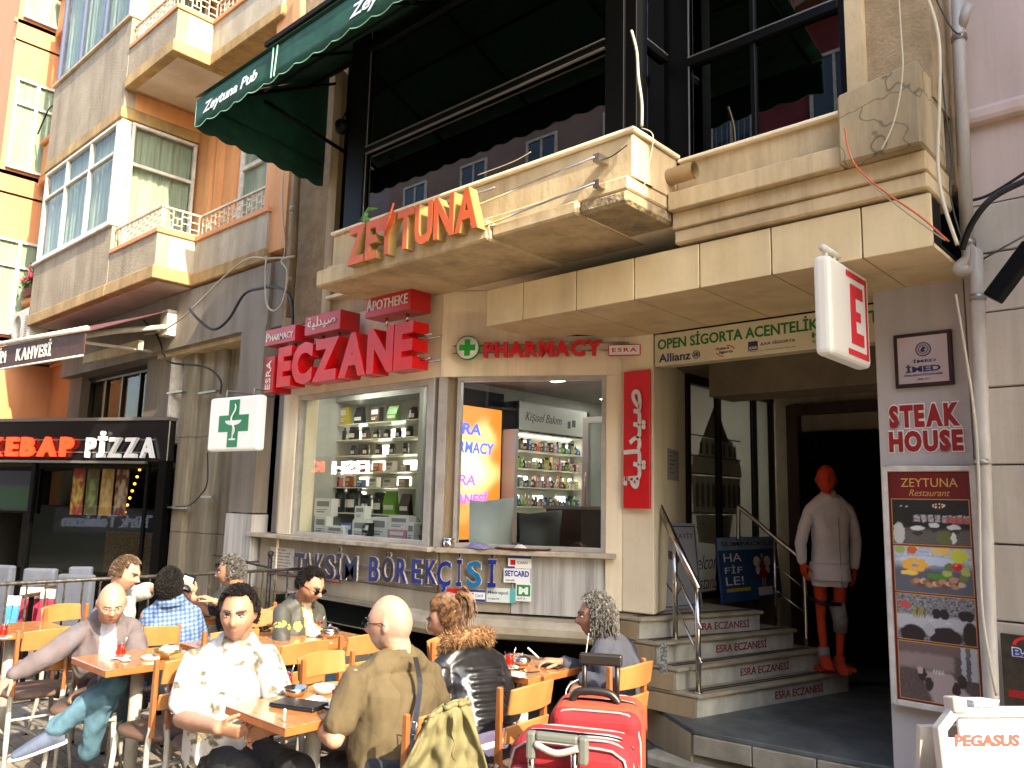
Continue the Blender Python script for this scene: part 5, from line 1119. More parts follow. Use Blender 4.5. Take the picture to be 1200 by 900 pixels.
text('lettering', 'İMED', FP, x0+W_*.2, z0+H_*.27, W_*.6, .045, nv, pq, d=.001, bold=.035, c0=.029)
text('lettering', 'İSTANBUL MEDİKAL EĞİTİM VE SAĞLIK DERNEĞİ', FP, x0+W_*.17, z0+H_*.2, W_*.66, .014, nv, pq, d=.001, bold=0, c0=.029); text('lettering', 'DERNEK - KAT 1', FP, x0+W_*.4, z0+H_*.12, W_*.2, .010, nv, pq, d=.001, bold=0, c0=.029)
sh = empty('steak_house_lettering', (-1.3, 4.89, 2.0), 'dark red STEAK HOUSE lettering with white outline on the grey pillar', 'sign')
redd = mat('steak_red', '#8f1418', rough=.45)
for s, p0, p1, y0, y1 in (('STEAK', 1041, 1127, 477, 503), ('HOUSE', 1041, 1131, 507, 531)):
    x0, z1 = plane(p0, y0); _, z0 = plane(p0, y1); x1, _ = plane(p1, y1)
    outlined(s, FP, x0+.004, z0+.004, x1-x0-.008, z1-z0, MATS['face_white'], redd, sh)
mz = empty('menu_case', (-1.3, 4.85, .6), 'tall illuminated restaurant menu case with four photographs on the grey pillar', 'sign')
FM = FY(4.86); x0, x1, z0, z1 = -1.54, -1.055, .60, 1.905
bx('casing', MATS['alu'], mz, x0, x1, z0, z1, -.04, .0, FM, bevel=.004)
q = MB()
for a in ((x0, x0+.03, z0, z1), (x1-.03, x1, z0, z1), (x0+.03, x1-.03, z1-.03, z1), (x0+.03, x1-.03, z0, z0+.03)): q.box(*a, .0005, .018, FM)
q.build('frame', MATS['white_frame'], mz, bevel=.004)
mr = mat('menu_red', '#6e1517', '#5f1013', .4, 4); gold = mat('gold_text', '#c79a52', rough=.45)
bx('poster', mr, mz, x0+.031, x1-.031, z0+.031, z1-.031, .001, .004, FM)
text('lettering', 'ZEYTUNA', FM, x0+.10, z1-.115, .29, .048, gold, mz, d=.001, bold=.0, c0=.005); text('lettering', 'Restaurant', FM, x0+.14, z1-.165, .21, .036, gold, mz, d=.001, bold=-.005, shear=.35, c0=.005)
def photo(kind):
    def sm(e, a, b): t = max(0, min(1, (e-a)/(b-a))); return t*t*(3-2*t)
    def blend(c, d, t): return tuple(c[k]*(1-t)+d[k]*t for k in range(3))
    def ell(u, v, cx, cy, rx, ry): return 1-sm(((u-cx)/rx)**2+((v-cy)/ry)**2, .75, 1.15)
    def F(u0, v0):
        u = u0+.018*noise.noise(Vector((u0*14, v0*14, kind))); v = v0+.022*noise.noise(Vector((u0*14+7, v0*14, kind+3)))
        nz = noise.noise(Vector((u0*30+kind*5, v0*24, kind))); n2 = noise.noise(Vector((u0*70, v0*60, kind)))
        if kind == 0:    # dim dining room with tables and a chandelier
            c = (.015+.01*nz, .017+.01*nz, .015)
            c = blend(c, (.11+.09*n2, .10+.08*n2, .085+.07*n2), 1-sm(v, .28, .40))
            if .5 < v < .66 and u > .27: c = blend(c, (.38+.3*nz, .34+.3*nz, .34+.3*nz), .9 if (u*11 % 1) > .22 else .1)
            if .48 < v < .62 and u > .7: c = blend(c, (.42, .08+.2*n2, .07+.2*n2), .8)
            for cx, cy, r in ((.33, .36, .10), (.55, .44, .07), (.8, .40, .09)): c = blend(c, (.62+.1*nz, .60+.1*nz, .56), ell(u, v, cx, cy, r, .055)); c = blend(c, (.02, .02, .02), ell(u, v, cx, cy-.11, r*.8, .05)*.8)
            c = blend(c, (.50, .49, .45), ell(u, v, .08, .24, .08, .25)); c = blend(c, (.13, .14, .045), ell(u, v, .68, .16, .11, .16)); c = blend(c, (.68, .66, .6), ell(u, v, .79, .16, .035, .13))
            for a in range(9): c = blend(c, (.85, .55, .35), ell(u, v, .62+.075*math.cos(a*.7), .87+.035*math.sin(a*.7), .013, .02))
            for cx in (.12, .2): c = blend(c, (.5, .45, .4), ell(u, v, cx, .85, .02, .015))
        elif kind == 1:  # plate of food
            c = blend((.10, .11, .14), (.42+.2*nz, .47+.2*nz, .55+.2*nz), sm(v, .45, .72)); c = blend(c, (.55, .62, .7), ell(u, v, .45, .70, .4, .10)*.8)
            for a in range(7): c = blend(c, (.80+.1*n2, .42+.12*n2, .06), ell(u, v, .27+.11*math.cos(a*.9), .60+.10*math.sin(a*.9), .075, .06))
            c = blend(c, (.85, .55, .12), ell(u, v, .2, .42, .12, .06))
            for a in range(16): c = blend(c, [(.30, .13, .06), (.45, .25, .12), (.16, .07, .04), (.6, .4, .25)][a % 4], ell(u, v, .25+.65*a/16, .22+.05*math.sin(a*2.3), .05, .06))
            for a in range(12): c = blend(c, (.07+.05*nz, .25+.1*n2, .03), ell(u, v, .46+.3*a/12, .38+.04*math.sin(a*3.1), .035, .05))
            for a in range(9): c = blend(c, [(.42, .46, .12), (.5, .25, .18), (.15, .2, .06)][a % 3], ell(u, v, .80+.12*math.cos(a*1.1), .48+.17*math.sin(a*1.1), .06, .07))
            c = blend(c, (.62, .02, .02), ell(u, v, .82, .60, .065, .09)); c = blend(c, (.8, .3, .25), ell(u, v, .80, .64, .015, .02)); c = blend(c, (.6, .62, .06), ell(u, v, .84, .84, .12, .15))
            for cx, k in ((.08, (.3, .4, .1)), (.24, (.6, .12, .04)), (.55, (.7, .5, .2)), (.66, (.8, .5, .1))): c = blend(c, k, ell(u, v, cx, .93, .07, .09))
        elif kind == 2:
            c = (.20+.25*nz+.1*n2, .20+.25*nz+.1*n2, .20+.22*nz+.1*n2)
            c = blend(c, (.45+.1*n2, .45+.1*n2, .45+.1*n2), (1-sm(v, .52, .6))*sm(v, .2, .3))
            for cx, w_ in ((.2, .17), (.62, .22)): c = blend(c, (.02, .018, .02), ell(u, v, cx, .12, w_, .22))
            c = blend(c, (.02, .018, .02), ell(u, v, .93, .2, .1, .3)); c = blend(c, (.38, .38, .38), ell(u, v, .42, .25, .07, .15))
            for cx in (.52, .62, .85, .93): c = blend(c, (.018, .018, .02), ell(u, v, cx, .62, .06, .12))
            for a in range(5): c = blend(c, [(.30, .28, .04), (.07, .12, .03), (.35, .2, .03)][a % 3], ell(u, v, .23+.035*a, .62, .014, .13))
            c = blend(c, (.5, .08, .07), ell(u, v, .11, .76, .08, .09)); c = blend(c, (.6, .6, .58), ell(u, v, .45, .46, .05, .012)); c = blend(c, (.6, .6, .58), ell(u, v, .68, .43, .06, .012))
        else:
            c = (.085+.04*nz, .065+.03*nz, .06+.03*nz); c = blend(c, (.26+.05*nz, .20, .18), sm(v, .5, .6)*(1-sm(u, .68, .74))); c = blend(c, (.14, .10, .09), sm(v, .78, .86))
            if u > .8 and v > .45: c = blend(c, (.5, .55, .56), .8 if (u*7 % 1) > .4 else .05)
            k = (1-sm(abs(u-.62+.5*(v-.2))/(.30-.18*v), .85, 1.1))*(1-sm(v, .5, .56)); c = blend(c, (.40+.05*n2, .31+.05*n2, .29+.04*n2), k)
            for cx, cy in ((.3, .45), (.38, .3), (.8, .42), (.72, .28)): c = blend(c, (.025, .018, .02), ell(u, v, cx, cy, .055, .12))
            c = blend(c, (.5, .35, .3), ell(u, v, .27, .52, .04, .07)); 
            for a in range(5): c = blend(c, (.6, .55, .5), ell(u, v, .45+.03*a, .52, .008, .05))
        return tuple(max(.008, min(.9, k)) for k in c)+(1,)
    return F
hz = [(z1-.43, z1-.185), (z1-.69, z1-.445), (z1-.945, z1-.705), (z0+.045, z1-.96)]
for k, (b0, b1) in enumerate(hz):
    bx('photo_border', gold, mz, x0+.044, x1-.044, b0-.004, b1+.004, .0042, .0052, FM)
    grid('photograph', 110, 64, lambda u, v: FM @ Vector((x0+.048+(x1-x0-.096)*u, b0+(b1-b0)*v, .006)), MATS['paint'], mz, col=photo(k))
# projecting E sign
es = empty('pharmacy_blade_sign', (-1.5, 4.2, 2.4), 'white lightbox blade sign with a big red E hanging over the pavement at right', 'sign')
FX_ = FXp(-1.46); lit = mat('lightbox', '#bdb8ae', rough=.5, emit=.03)
bx('box', lit, es, 3.95, 4.52, 2.42, 2.94, -.09, 0, FX_, bevel=.03, seg=3)
er = mat('faded_red', '#c22530', rough=.5)
q = MB()
for a in ((4.22, 4.29, 2.52, 2.84), (4.29, 4.40, 2.52, 2.585), (4.29, 4.36, 2.65, 2.70), (4.29, 4.40, 2.775, 2.84), (4.17, 4.44, 2.455, 2.485), (4.17, 4.44, 2.875, 2.905), (4.445, 4.465, 2.455, 2.905)): q.box(*a, .001, .005, FX_)
q.build('emblem', er, es)
q = MB(); q.tube([(-1.505, 3.98, 2.985), (-1.505, 4.19, 2.985)], .020, 8); q.tube([(-1.505, 4.02, 2.93), (-1.505, 4.02, 2.985)], .012, 6); q.tube([(-1.505, 4.13, 2.93), (-1.505, 4.13, 2.985)], .012, 6); q.build('bracket', MATS['white_frame'], es)
# green cross lightbox at the left
gx = empty('pharmacy_cross_sign', (-7.3, 4.0, 2.1), 'white lightbox with a green pharmacy cross and serpent cup at the left', 'sign')
a0 = pt(244, 500, y=3.88); a1 = pt(302, 500, y=3.98); FG_ = frame((a0.x, a0.y, 0), (a1.x-a0.x, a1.y-a0.y, 0)); W_ = math.hypot(a1.x-a0.x, a1.y-a0.y); z0 = zat(a0.x, a0.y, 529); z1 = zat(a0.x, a0.y, 467)
bx('box', mat('lightbox2', '#d9d6cf', rough=.4, emit=.05), gx, 0, W_, z0, z1, -.10, 0, FG_, bevel=.03, seg=3)
cx, cz = W_*.52, (z0+z1)/2; A = .235; t = .082; g2 = mat('cross_dark_green', '#0a7a4c', rough=.4)
q = MB(); q.box(cx-t, cx+t, cz-A, cz+A, .0005, .004, FG_); q.box(cx-A, cx-t-.0005, cz-t, cz+t, .0005, .004, FG_); q.box(cx+t+.0005, cx+A, cz-t, cz+t, .0005, .004, FG_); q.build('cross', g2, gx)
q = MB(); 
bowl = [(.13*math.cos(math.pi*(1+i/12)), -.06+.05*math.sin(math.pi*(1+i/12))+.06) for i in range(13)]
q.add([(cx+p[0], cz+.03+p[1], .006) for p in bowl], [tuple(range(13))], FG_); q.box(cx-.007, cx+.007, cz-.15, cz-.02, .0045, .0065, FG_); q.box(cx-.05, cx+.05, cz-.165, cz-.15, .0045, .0065, FG_)
q.tube([(cx+.03*math.sin(i*.55)+(.0), cz-.13+.02*i-(.0), .009) for i in range(17)], [.004+.005*math.sin(math.pi*i/17) for i in range(17)], 6, FG_); q.build('serpent_cup', MATS['face_white'], gx)
for t_ in (.25, .8): p = FG_ @ Vector((W_*t_, z1, -.05)); MB().tube([p, (p.x, p.y, z1+.07), (p.x+.0, 4.5, z1+.07)], .012, 6).build('bracket', MATS['grey_metal'], gx)
# ---------------------------------------------------------------- green awning of the restaurant
ga = empty('restaurant_awning', (-4.5, 3.6, 5.0), 'dark green scalloped awning with white Zeytuna Pub lettering above the restaurant balcony', 'awning')
green = mat('awn_green', '#0d4a38', '#0a3a2d', .8, 7, bump=.12, bscale=40)
gl = mat('awn_piping', '#7fb89a', rough=.7)
A0 = pt(231, 118, z=5.0); dA = Vector((1, 0, 0)); FAw = frame(A0, dA); LA = 4.3
def axx(px, py): return pt(px, py, y=A0.y).x-A0.x
def cloth_edge(u, v):   # scalloped lower edge
    return FAw @ Vector((u*LA, .0-.235*v-(.028*abs(math.sin(u*LA*math.pi/.22)) if v > .99 else 0), .006*math.sin(u*40)*v))
o = grid('valance', 160, 4, cloth_edge, green, ga, thick=.004)
q = MB(); q.tube([cloth_edge(i/160, 1) for i in range(161)], .004, 4); q.tube([FAw @ Vector((0, 0, 0)), FAw @ Vector((0, -.235, 0))], .005, 4); q.build('piping', gl, ga)
YB = 4.36; sideN = Vector((-.17, 1, 0)).normalized()
SB = A0+sideN*(YB-A0.y)
o = grid('side_valance', 60, 4, lambda u, v: A0+(SB-A0)*u+Vector((0, 0, .0-.235*v-(.028*abs(math.sin(u*math.pi*7)) if v > .99 else 0))), green, ga, thick=.004)
o = grid('cloth', 24, 10, lambda u, v: (FAw @ Vector((u*LA, .02, .02)))*(1-v)+Vector((SB.x+u*4.3, YB, 5.95))*v, green, ga, thick=.004)
q = MB(); q.add([A0+Vector((0, 0, .0)), SB+Vector((0, 0, 0)), SB+Vector((0, 0, .95))], [(0, 1, 2)]); o = q.build('side_cloth', green, ga); m_ = o.modifiers.new('t', 'SOLIDIFY'); m_.thickness = .004
q = MB()
for u in (0.02, .25, .5, .75, .98): q.tube([FAw @ Vector((u*LA, -.01, -.03)), Vector((SB.x+u*4.3, YB, 5.85))], .016, 6)
q.tube([FAw @ Vector((0, -.02, -.02)), FAw @ Vector((LA, -.02, -.02))], .018, 6)
for v in (.4, .75): q.tube([(FAw @ Vector((u*LA, -.02, -.03)))*(1-v)+Vector((SB.x+u*4.3, YB, 5.85))*v for u in (0.02, .98)], .014, 6)
q.tube([(-6.1, YB, 4.9), (-6.2, 3.4, 5.15)], .018, 6); q.build('frame', MATS['black_metal'], ga)
text('lettering', 'Zeytuna Pub', FAw, axx(240, 125), -.20, axx(303, 88)-axx(240, 125), .115, wl, ga, d=.002, bold=.02, shear=.3, c0=.012)
text('lettering', 'Zeytuna Restaurant', FAw, axx(411, 24), -.20, 1.5, .115, wl, ga, d=.002, bold=.02, shear=.3, c0=.012)
q = MB(); q.tube([FAw @ Vector((axx(322, 60), 0, .012)), FAw @ Vector((axx(322, 60)-.01, -.24, .012))], .006, 4); q.tube([FAw @ Vector((axx(327, 57), 0, .012)), FAw @ Vector((axx(327, 57)-.03, -.24, .012))], .006, 4); q.build('seam_ribbon', gl, ga)
sp_ = Vector((-5.5, 3.75, 4.75)); q = MB(); q.lathe([(.02, 0), (.05, .02), (.06, .1), (.03, .13), (0, .13)], sp_, 12); q.tube([sp_+Vector((0, 0, .13)), sp_+Vector((0, .1, .35))], .008, 6); q.build('spot_lamp', MATS['black_metal'], None, 'small dark spotlight hanging under the green awning', 'lamp')

# ---------------------------------------------------------------- pipes and cables
def spl(P, n=6):
    P = [Vector(p) for p in P]; out = []
    for i in range(len(P)-1):
        a = P[max(0, i-1)]; b = P[i]; c = P[i+1]; d = P[min(len(P)-1, i+2)]
        for k in range(n):
            t = k/n; out.append(.5*((2*b)+(c-a)*t+(2*a-5*b+4*c-d)*t*t+(3*b-a-3*c+d)*t*t*t))
    return out+[P[-1]]
def cable(pxs, y, r, m, label, z=None, n=6):
    return MB().tube(spl([pt(p[0], p[1], y=(p[2] if len(p) > 2 else y)) for p in pxs], n), r, 6).build('cable', m, None, label, 'cable')
dp = empty('drainpipe', (-7.2, 4.34, 1.5), 'old beige rain pipe running down between the orange building and the pharmacy', 'pipe')
yp = 4.33; q = MB(); q.tube([pt(356, -40, y=yp), pt(349, 190, y=yp), pt(344, 300, y=yp), pt(339, 372, y=yp)], .038, 10); q.build('pipe', MATS['stone_dirty'], dp)
for py in (120, 247, 330):
    c = pt(356-py*.045, py, y=yp); MB().tube([c, c+Vector((0, 0, .04))], .05, 10).build('clamp', MATS['grey_metal'], dp)
cable([(170, 392), (195, 385), (222, 365), (265, 322), (292, 303), (315, 303), (345, 301)], 4.28, .011, MATS['cable_white'], 'thin pale cable rising from the cafe awning to the rain pipe')
cable([(222, 362), (232, 374), (250, 386), (268, 374), (286, 345), (305, 338), (325, 337), (341, 350), (343, 392)], 4.25, .016, MATS['cable_black'], 'thick black cable sagging in a wave across the grey panels')
cable([(312, 300), (311, 330), (313, 357), (322, 364), (332, 352), (337, 320), (330, 305), (345, 300)], 4.24, .011, MATS['cable_white'], 'pale looped cable hanging beside the rain pipe')
cable([(333, 180), (331, 240), (334, 290), (330, 310)], 4.30, .008, MATS['cable_white'], 'thin pale cable running down left of the rain pipe')
cable([(168, 375), (185, 395), (192, 415), (200, 425), (240, 430), (258, 445), (258, 462)], 4.36, .013, MATS['cable_black'], 'black cable bunch bending over the stone pilaster')
cable([(243, 530), (243, 565), (235, 580), (222, 592), (205, 594)], 4.40, .008, MATS['cable_black'], 'thin dark cable dropping below the green cross sign')
for i, (px, py, w_) in enumerate(((205, 461, 18), (205, 594, 30), (243, 461, 20), (242, 582, 14))):
    a, b = pt(px-w_/2, py, y=4.50), pt(px+w_/2, py, y=4.50); bx('metal_cleat', MATS['grey_metal'], None, a.x, b.x, a.z-.012, a.z+.012, 4.49, 4.56, label=['short metal cleat high on the left pilaster', 'dark metal bracket low on the pilaster beside the kebab sign', 'short metal cleat behind the green cross sign', 'small metal cleat at the right of the pilaster'][i], cat='bracket')
vp_ = empty('drainpipe', (-.95, 4.55, 0), 'tall grey plastic drainpipe between the grey pillar and the pink building', 'pipe')
q = MB(); yq = 4.56; q.tube([pt(1122, -30, y=yq), pt(1124, 60, y=yq), pt(1134, 290, y=yq)], .033, 12); q.build('pipe', MATS['pvc'], vp_)
e1 = pt(1134, 290, y=yq); e2 = pt(1146, 345, y=yq); q = MB(); q.tube(spl([e1, e1+Vector((0, 0, -.06)), (e1.x-.05, yq, e1.z-.11), (e2.x-.02, yq, e1.z-.13), (e2.x, yq, e1.z-.2), (pt(1158, 800, y=yq).x, yq, .35)], 5), .033, 12); q.build('pipe', MATS['pvc'], vp_)
q = MB(); q.tube([pt(1124, 25, y=yq)+Vector((0, 0, -.05)), pt(1136, 5, y=yq-.03)], .028, 10); q.build('branch', MATS['pvc'], vp_)
for c in (pt(1124, 48, y=yq), pt(1134, 288, y=yq), pt(1146, 352, y=yq), pt(1151, 545, y=yq)):
    MB().tube([c, c+Vector((0, 0, .03))], .040, 12).build('clamp', MATS['grey_metal'], vp_)
ye = 4.0
cable([(1084, -10), (1096, 25), (1101, 60), (1101, 120), (1099, 190), (1105, 235), (1122, 287)], ye, .009, MATS['cable_white'], 'thick cream cable curving down beside the drainpipe')
cable([(1097, 25), (1103, 80), (1108, 130), (1115, 180), (1113, 220), (1118, 250), (1127, 280)], ye+.02, .004, MATS['cable_black'], 'thin black cable weaving beside the cream cable')
cable([(1095, -5), (1110, 25), (1120, 38), (1126, 40)], ye+.02, .004, MATS['cable_black'], 'short black cable reaching the drainpipe near the top')
cable([(1128, 292, 4.5), (1136, 268, 4.45), (1152, 243, 4.4), (1172, 226, 4.4), (1210, 208, 4.4)], 4.4, .017, MATS['cable_black'], 'thick black cable bundle arching over the pink building')
cable([(1133, 236, 4.6), (1160, 228, 4.6), (1205, 200, 4.55)], 4.5, .008, MATS['cable_black'], 'thin black cable above the thick bundle on the pink building')
cable([(990, 150), (993, 170), (1000, 190), (1020, 212), (1050, 234), (1080, 255), (1112, 283)], ye, .0045, MATS['cable_orange'], 'orange wire slanting down across the cracked block')
cable([(990, 152), (996, 180), (1010, 205), (1035, 228), (1070, 255), (1108, 282)], ye+.01, .0035, MATS['cable_white'], 'white wire running along the orange wire')
cable([(1053, -10), (1056, 40), (1058, 80), (1053, 120), (1045, 150), (1033, 175)], 4.03, .004, MATS['cable_white'], 'thin white wire hanging over the cracked block')
cable([(740, 36), (746, 60), (748, 90), (752, 120), (752, 148)], 3.66, .009, MATS['cable_white'], 'white twisted cable on the corner of the restaurant glazing')
cable([(752, 150), (765, 158), (762, 185), (754, 222)], 3.6, .003, MATS['cable_white'], 'thin wire trailing from the balcony corner over the parapet')
cable([(697, 187), (715, 184), (735, 170)], 3.66, .004, MATS['cable_black'], 'thin dark wire at the right end of the upper rod')
cable([(622, 178, 3.7), (600, 190, 3.7), (560, 205, 3.7)], 3.65, .003, MATS['cable_white'], 'faint pale wire along the balcony front')
cable([(997, 210), (1000, 250), (1004, 290), (1008, 316)], 4.55, .003, MATS['cable_white'], 'thin pale wire hanging down to the blade sign')
cable([(1120, 345, 4.55), (1140, 470, 4.5), (1147, 560, 4.5), (1150, 700, 4.45), (1160, 775, 4.4), (1168, 815, 4.4)], 4.5, .007, MATS['cable_white'], 'pale cable running down beside the lower drainpipe')
q = MB(); q.tube([(-2.5, 4.10, 3.665), (-2.30, 4.10, 3.665)], .052, 16, caps=False); q.tube([(-2.5, 4.10, 3.665), (-2.30, 4.10, 3.665)], .046, 16, caps=False)
q.build('pipe_stub', mat('pipe_tan', '#a58a62', '#8f7652', .6, 6), None, 'short tan pipe stub sticking out of the balcony return', 'pipe')
# floodlight
fl = empty('floodlight', (-.8, 4.4, 2.8), 'black floodlight tilted on the pale stone wall at the right edge', 'floodlight')
A, B = pt(1166, 352, y=4.45), pt(1203, 303, y=4.45); dd = (B-A).normalized(); Mf = frame(A, dd, Vector((.3, -.6, .5)))
q = MB(); q.box(0, .30, -.03, .05, -.05, .03, Mf); q.build('housing', MATS['black_metal'], fl, bevel=.006); q = MB(); q.box(.02, .28, -.036, -.0305, -.045, .025, Mf); q.build('lens', mat('lens', '#8c8a80', rough=.2), fl)
q = MB(); q.tube([(-.93, 4.7, 2.99), (-.7, 4.5, 3.02)], .006, 6); q.tube([A+dd*.15, (A+dd*.15)+Vector((0, .2, .06))], .008, 6); q.build('bracket', MATS['grey_metal'], fl)
# small banner at the right edge
bb = empty('shop_banner', (-.8, 4.62, .6), 'dark advertising banner cut by the right photo edge with blue white BABU lettering', 'banner')
FBB = FY(4.62); x0, z1 = plane(1172, 742, 4.62); _, z0 = plane(1178, 880, 4.62)
bx('panel', mat('banner_dark', '#201c18', '#3b3426', .5, 25), bb, x0, x0+.5, z0, z1, -.02, 0, FBB); zz = plane(1178, 812, 4.62)[1]
bx('red_band', redd, bb, x0+.02, x0+.5, zz-.015, zz+.02, .0005, .002, FBB); _, zt_ = plane(1183, 755, 4.62)
text('lettering', 'BABU', FBB, x0+.045, zt_-.055, .19, .045, MATS['face_white'], bb, d=.002, bold=.07, c0=.001); text('lettering', 'BABU', FBB, x0+.05, zt_-.052, .18, .038, blu, bb, d=.002, bold=.02, c0=.0035)
q = MB(); pl = [(x0+.12+.07*math.cos(math.pi*i/10), zt_+.0+.045*math.sin(math.pi*i/10)) for i in range(11)]+[(x0+.12+.055*math.cos(math.pi*(10-i)/10), zt_+.0+.032*math.sin(math.pi*(10-i)/10)) for i in range(11)]; q.add([(p[0], p[1], .002) for p in pl], [tuple(range(22))], FBB); q.build('arc', redl, bb)

# ---------------------------------------------------------------- stair furniture
steel = MATS['steel']
def post(base, py, parent, r=.019):
    z1 = zat(base.x, base.y, py); MB().tube([base, (base.x, base.y, z1)], r, 12).build('post', steel, parent); MB().lathe([(.0, 0), (.03, 0), (.03, .006), (0, .008)], base, 12).build('foot_plate', steel, parent); return Vector((base.x, base.y, z1))
h1 = empty('handrail', (-3.0, 5.2, .4), 'brushed steel handrail on the left side of the shop steps', 'handrail')
bB = pt(818.7, 812, z=zL+.15); bA = pt(791.5, 749, z=zL+.45)
tB = post(bB, 689, h1); tA = post(bA, 632, h1)
d_ = (tA-tB); q = MB(); q.tube([tB-d_*.03, tB+d_*1.75], .026, 14); q.build('rail', steel, h1)
for f in (.35, .68):
    lo = Vector((bB.x, bB.y, bB.z+(tB.z-bB.z)*f)); hi = Vector((bA.x, bA.y, bA.z+(tA.z-bA.z)*f)); q = MB(); q.tube([lo+(lo-hi)*.12, hi], .008, 8); q.blob(lo+(lo-hi)*.12, .013, 8, 6); q.build('middle_rail', steel, h1)
h2 = empty('handrail', (-2.9, 6.9, .5), 'brushed steel handrail on the right side of the shop steps with a bent end', 'handrail')
bC = pt(909.6, 731, z=zL+.45); bD = pt(945, 757, z=zL+.30)
zD = zat(bD.x, bD.y, 662); zC = zat(bC.x, bC.y, 632); topC = Vector((bC.x, bC.y, zC)); topD = Vector((bD.x, bD.y, zD)); MB().tube([bC, topC], .014, 10).build('post', steel, h2)
dd = topC-topD; far = topC+dd*1.15
q = MB(); q.tube(spl([bD, (bD.x, bD.y, zD-.08), topD+dd*.12+Vector((0, 0, .02)), topC+Vector((0, 0, .02)), far+Vector((0, 0, .02)), far+dd*.12+Vector((0, 0, -.03)), far+dd*.14+Vector((0, 0, -.28))], 6), .019, 12); q.build('rail', steel, h2)
for f in (.4, .7):
    lo = Vector((bD.x, bD.y, bD.z+(zD-bD.z)*f)); hi = Vector((bC.x, bC.y, bC.z+(zC-bC.z)*f)); MB().tube([lo, hi], .007, 8).build('middle_rail', steel, h2)
# standing posters on the top step
def standee(px0, px1, py0, py1, x, m, label, name='poster_stand'):
    y0, y1 = pt(px0, py1, x=x).y, pt(px1, py1, x=x).y; z0 = zL+.605; zt = zat(x, y0, py0)
    F = frame((x, y0, z0), (.08, y1-y0, 0), (-.10, 0, 1)); o = empty(name, (x, (y0+y1)/2, z0), label, 'poster'); w_ = y1-y0; h_ = zt-z0
    bx('board', m, o, 0, w_, 0, h_, -.02, 0, F, bevel=.004); return o, F, w_, h_
pst = mat('poster_pale', '#9a9997', '#908f8d', .5, 3)
o, F, w_, h_ = standee(773, 814, 613, 722, -3.38, pst, 'pale grey standing poster with drawings of joints behind the left handrail')
q = MB(); q.box(.02, w_-.02, .02, .03, .001, .002, F); q.box(.02, .03, .03, h_-.03, .001, .002, F); q.box(w_-.03, w_-.02, .03, h_-.03, .001, .002, F); q.box(.02, w_-.02, h_-.03, h_-.02, .001, .002, F); q.build('border', nv, o)
text('lettering', 'PROSTATİT', F, .05, h_-.12, w_-.1, .05, nv, o, d=.001, bold=.0, c0=.001)
q = MB()
for (x, y, r) in ((.12, .50, .035), (.17, .46, .03), (.14, .42, .02), (.30, .2, .03)): q.blob((x*w_/.35, y*h_/.8, .002), r, 10, 6, F, (1, 1, .08))
for s_ in ((.06, .62, .2, .5), (.2, .5, .34, .55), (.06, .3, .2, .12), (.2, .12, .3, .22)): q.tube([(s_[0], s_[1]*h_/.8, .002), (s_[2], s_[3]*h_/.8, .002)], .006, 4, F)
q.build('drawing', mat('drawing_violet', '#4b3550', rough=.6), o)
o, F, w_, h_ = standee(847, 908, 630, 706, -3.30, mat('poster_blue', '#17365e', '#2c4a75', .45, 3), 'blue SLIMPACK advertising poster with a woman in a red dress on the top step')
text('lettering', 'SLIMPACK\'LE', F, w_*.06, h_*.86, w_*.86, h_*.07, mat('poster_text_dark', '#10203a', rough=.5), o, d=.001, bold=.01, c0=.001)
bx('sky', mat('poster_sky', '#8f9dac', '#6f8197', .5, 3), o, .005, w_-.005, h_*.8, h_-.005, .0003, .0008, F)
for s_, b in (('HA', .62), ('FİF', .44), ('LE!', .26)): text('lettering', s_, F, w_*.08, h_*b, w_*.28, h_*.13, MATS['face_white'], o, d=.001, bold=.0, c0=.001)
q = MB(); cx = w_*.70; q.add([(cx-.02, h_*.64, .002), (cx+.02, h_*.64, .002), (cx+.025, h_*.52, .002), (cx+.10, h_*.36, .002), (cx, h_*.33, .002), (cx-.10, h_*.36, .002), (cx-.025, h_*.52, .002)], [tuple(range(7))], F); q.build('dress', redd, o)
q = MB(); q.blob((cx, h_*.69, .003), .02, 8, 6, F, (1, 1.2, .2)); q.box(cx-.03, cx-.012, h_*.2, h_*.34, .001, .002, F); q.box(cx+.012, cx+.03, h_*.2, h_*.34, .001, .002, F); q.tube([(cx-.02, h_*.62, .002), (cx-.08, h_*.55, .002)], .006, 4, F); q.tube([(cx+.02, h_*.62, .002), (cx+.08, h_*.55, .002)], .006, 4, F); q.build('figure', mat('poster_skin', '#b98c70', rough=.6), o)
q = MB(); 
for s_ in (-1, 1): q = MB(); q.blob((cx+s_*.09, h_*.6, .0012), .06, 10, 6, F, (1, .8, .02)); q.blob((cx+s_*.08, h_*.46, .0012), .045, 10, 6, F, (1, .8, .02)); q.build('wing', MATS['pk_white'], o)
bx('pack', MATS['pk_white'], o, cx-.11, cx+.13, h_*.06, h_*.19, .001, .003, F); bx('band', COLS['yellow'], o, w_*.08, w_*.46, h_*.16, h_*.21, .001, .002, F)

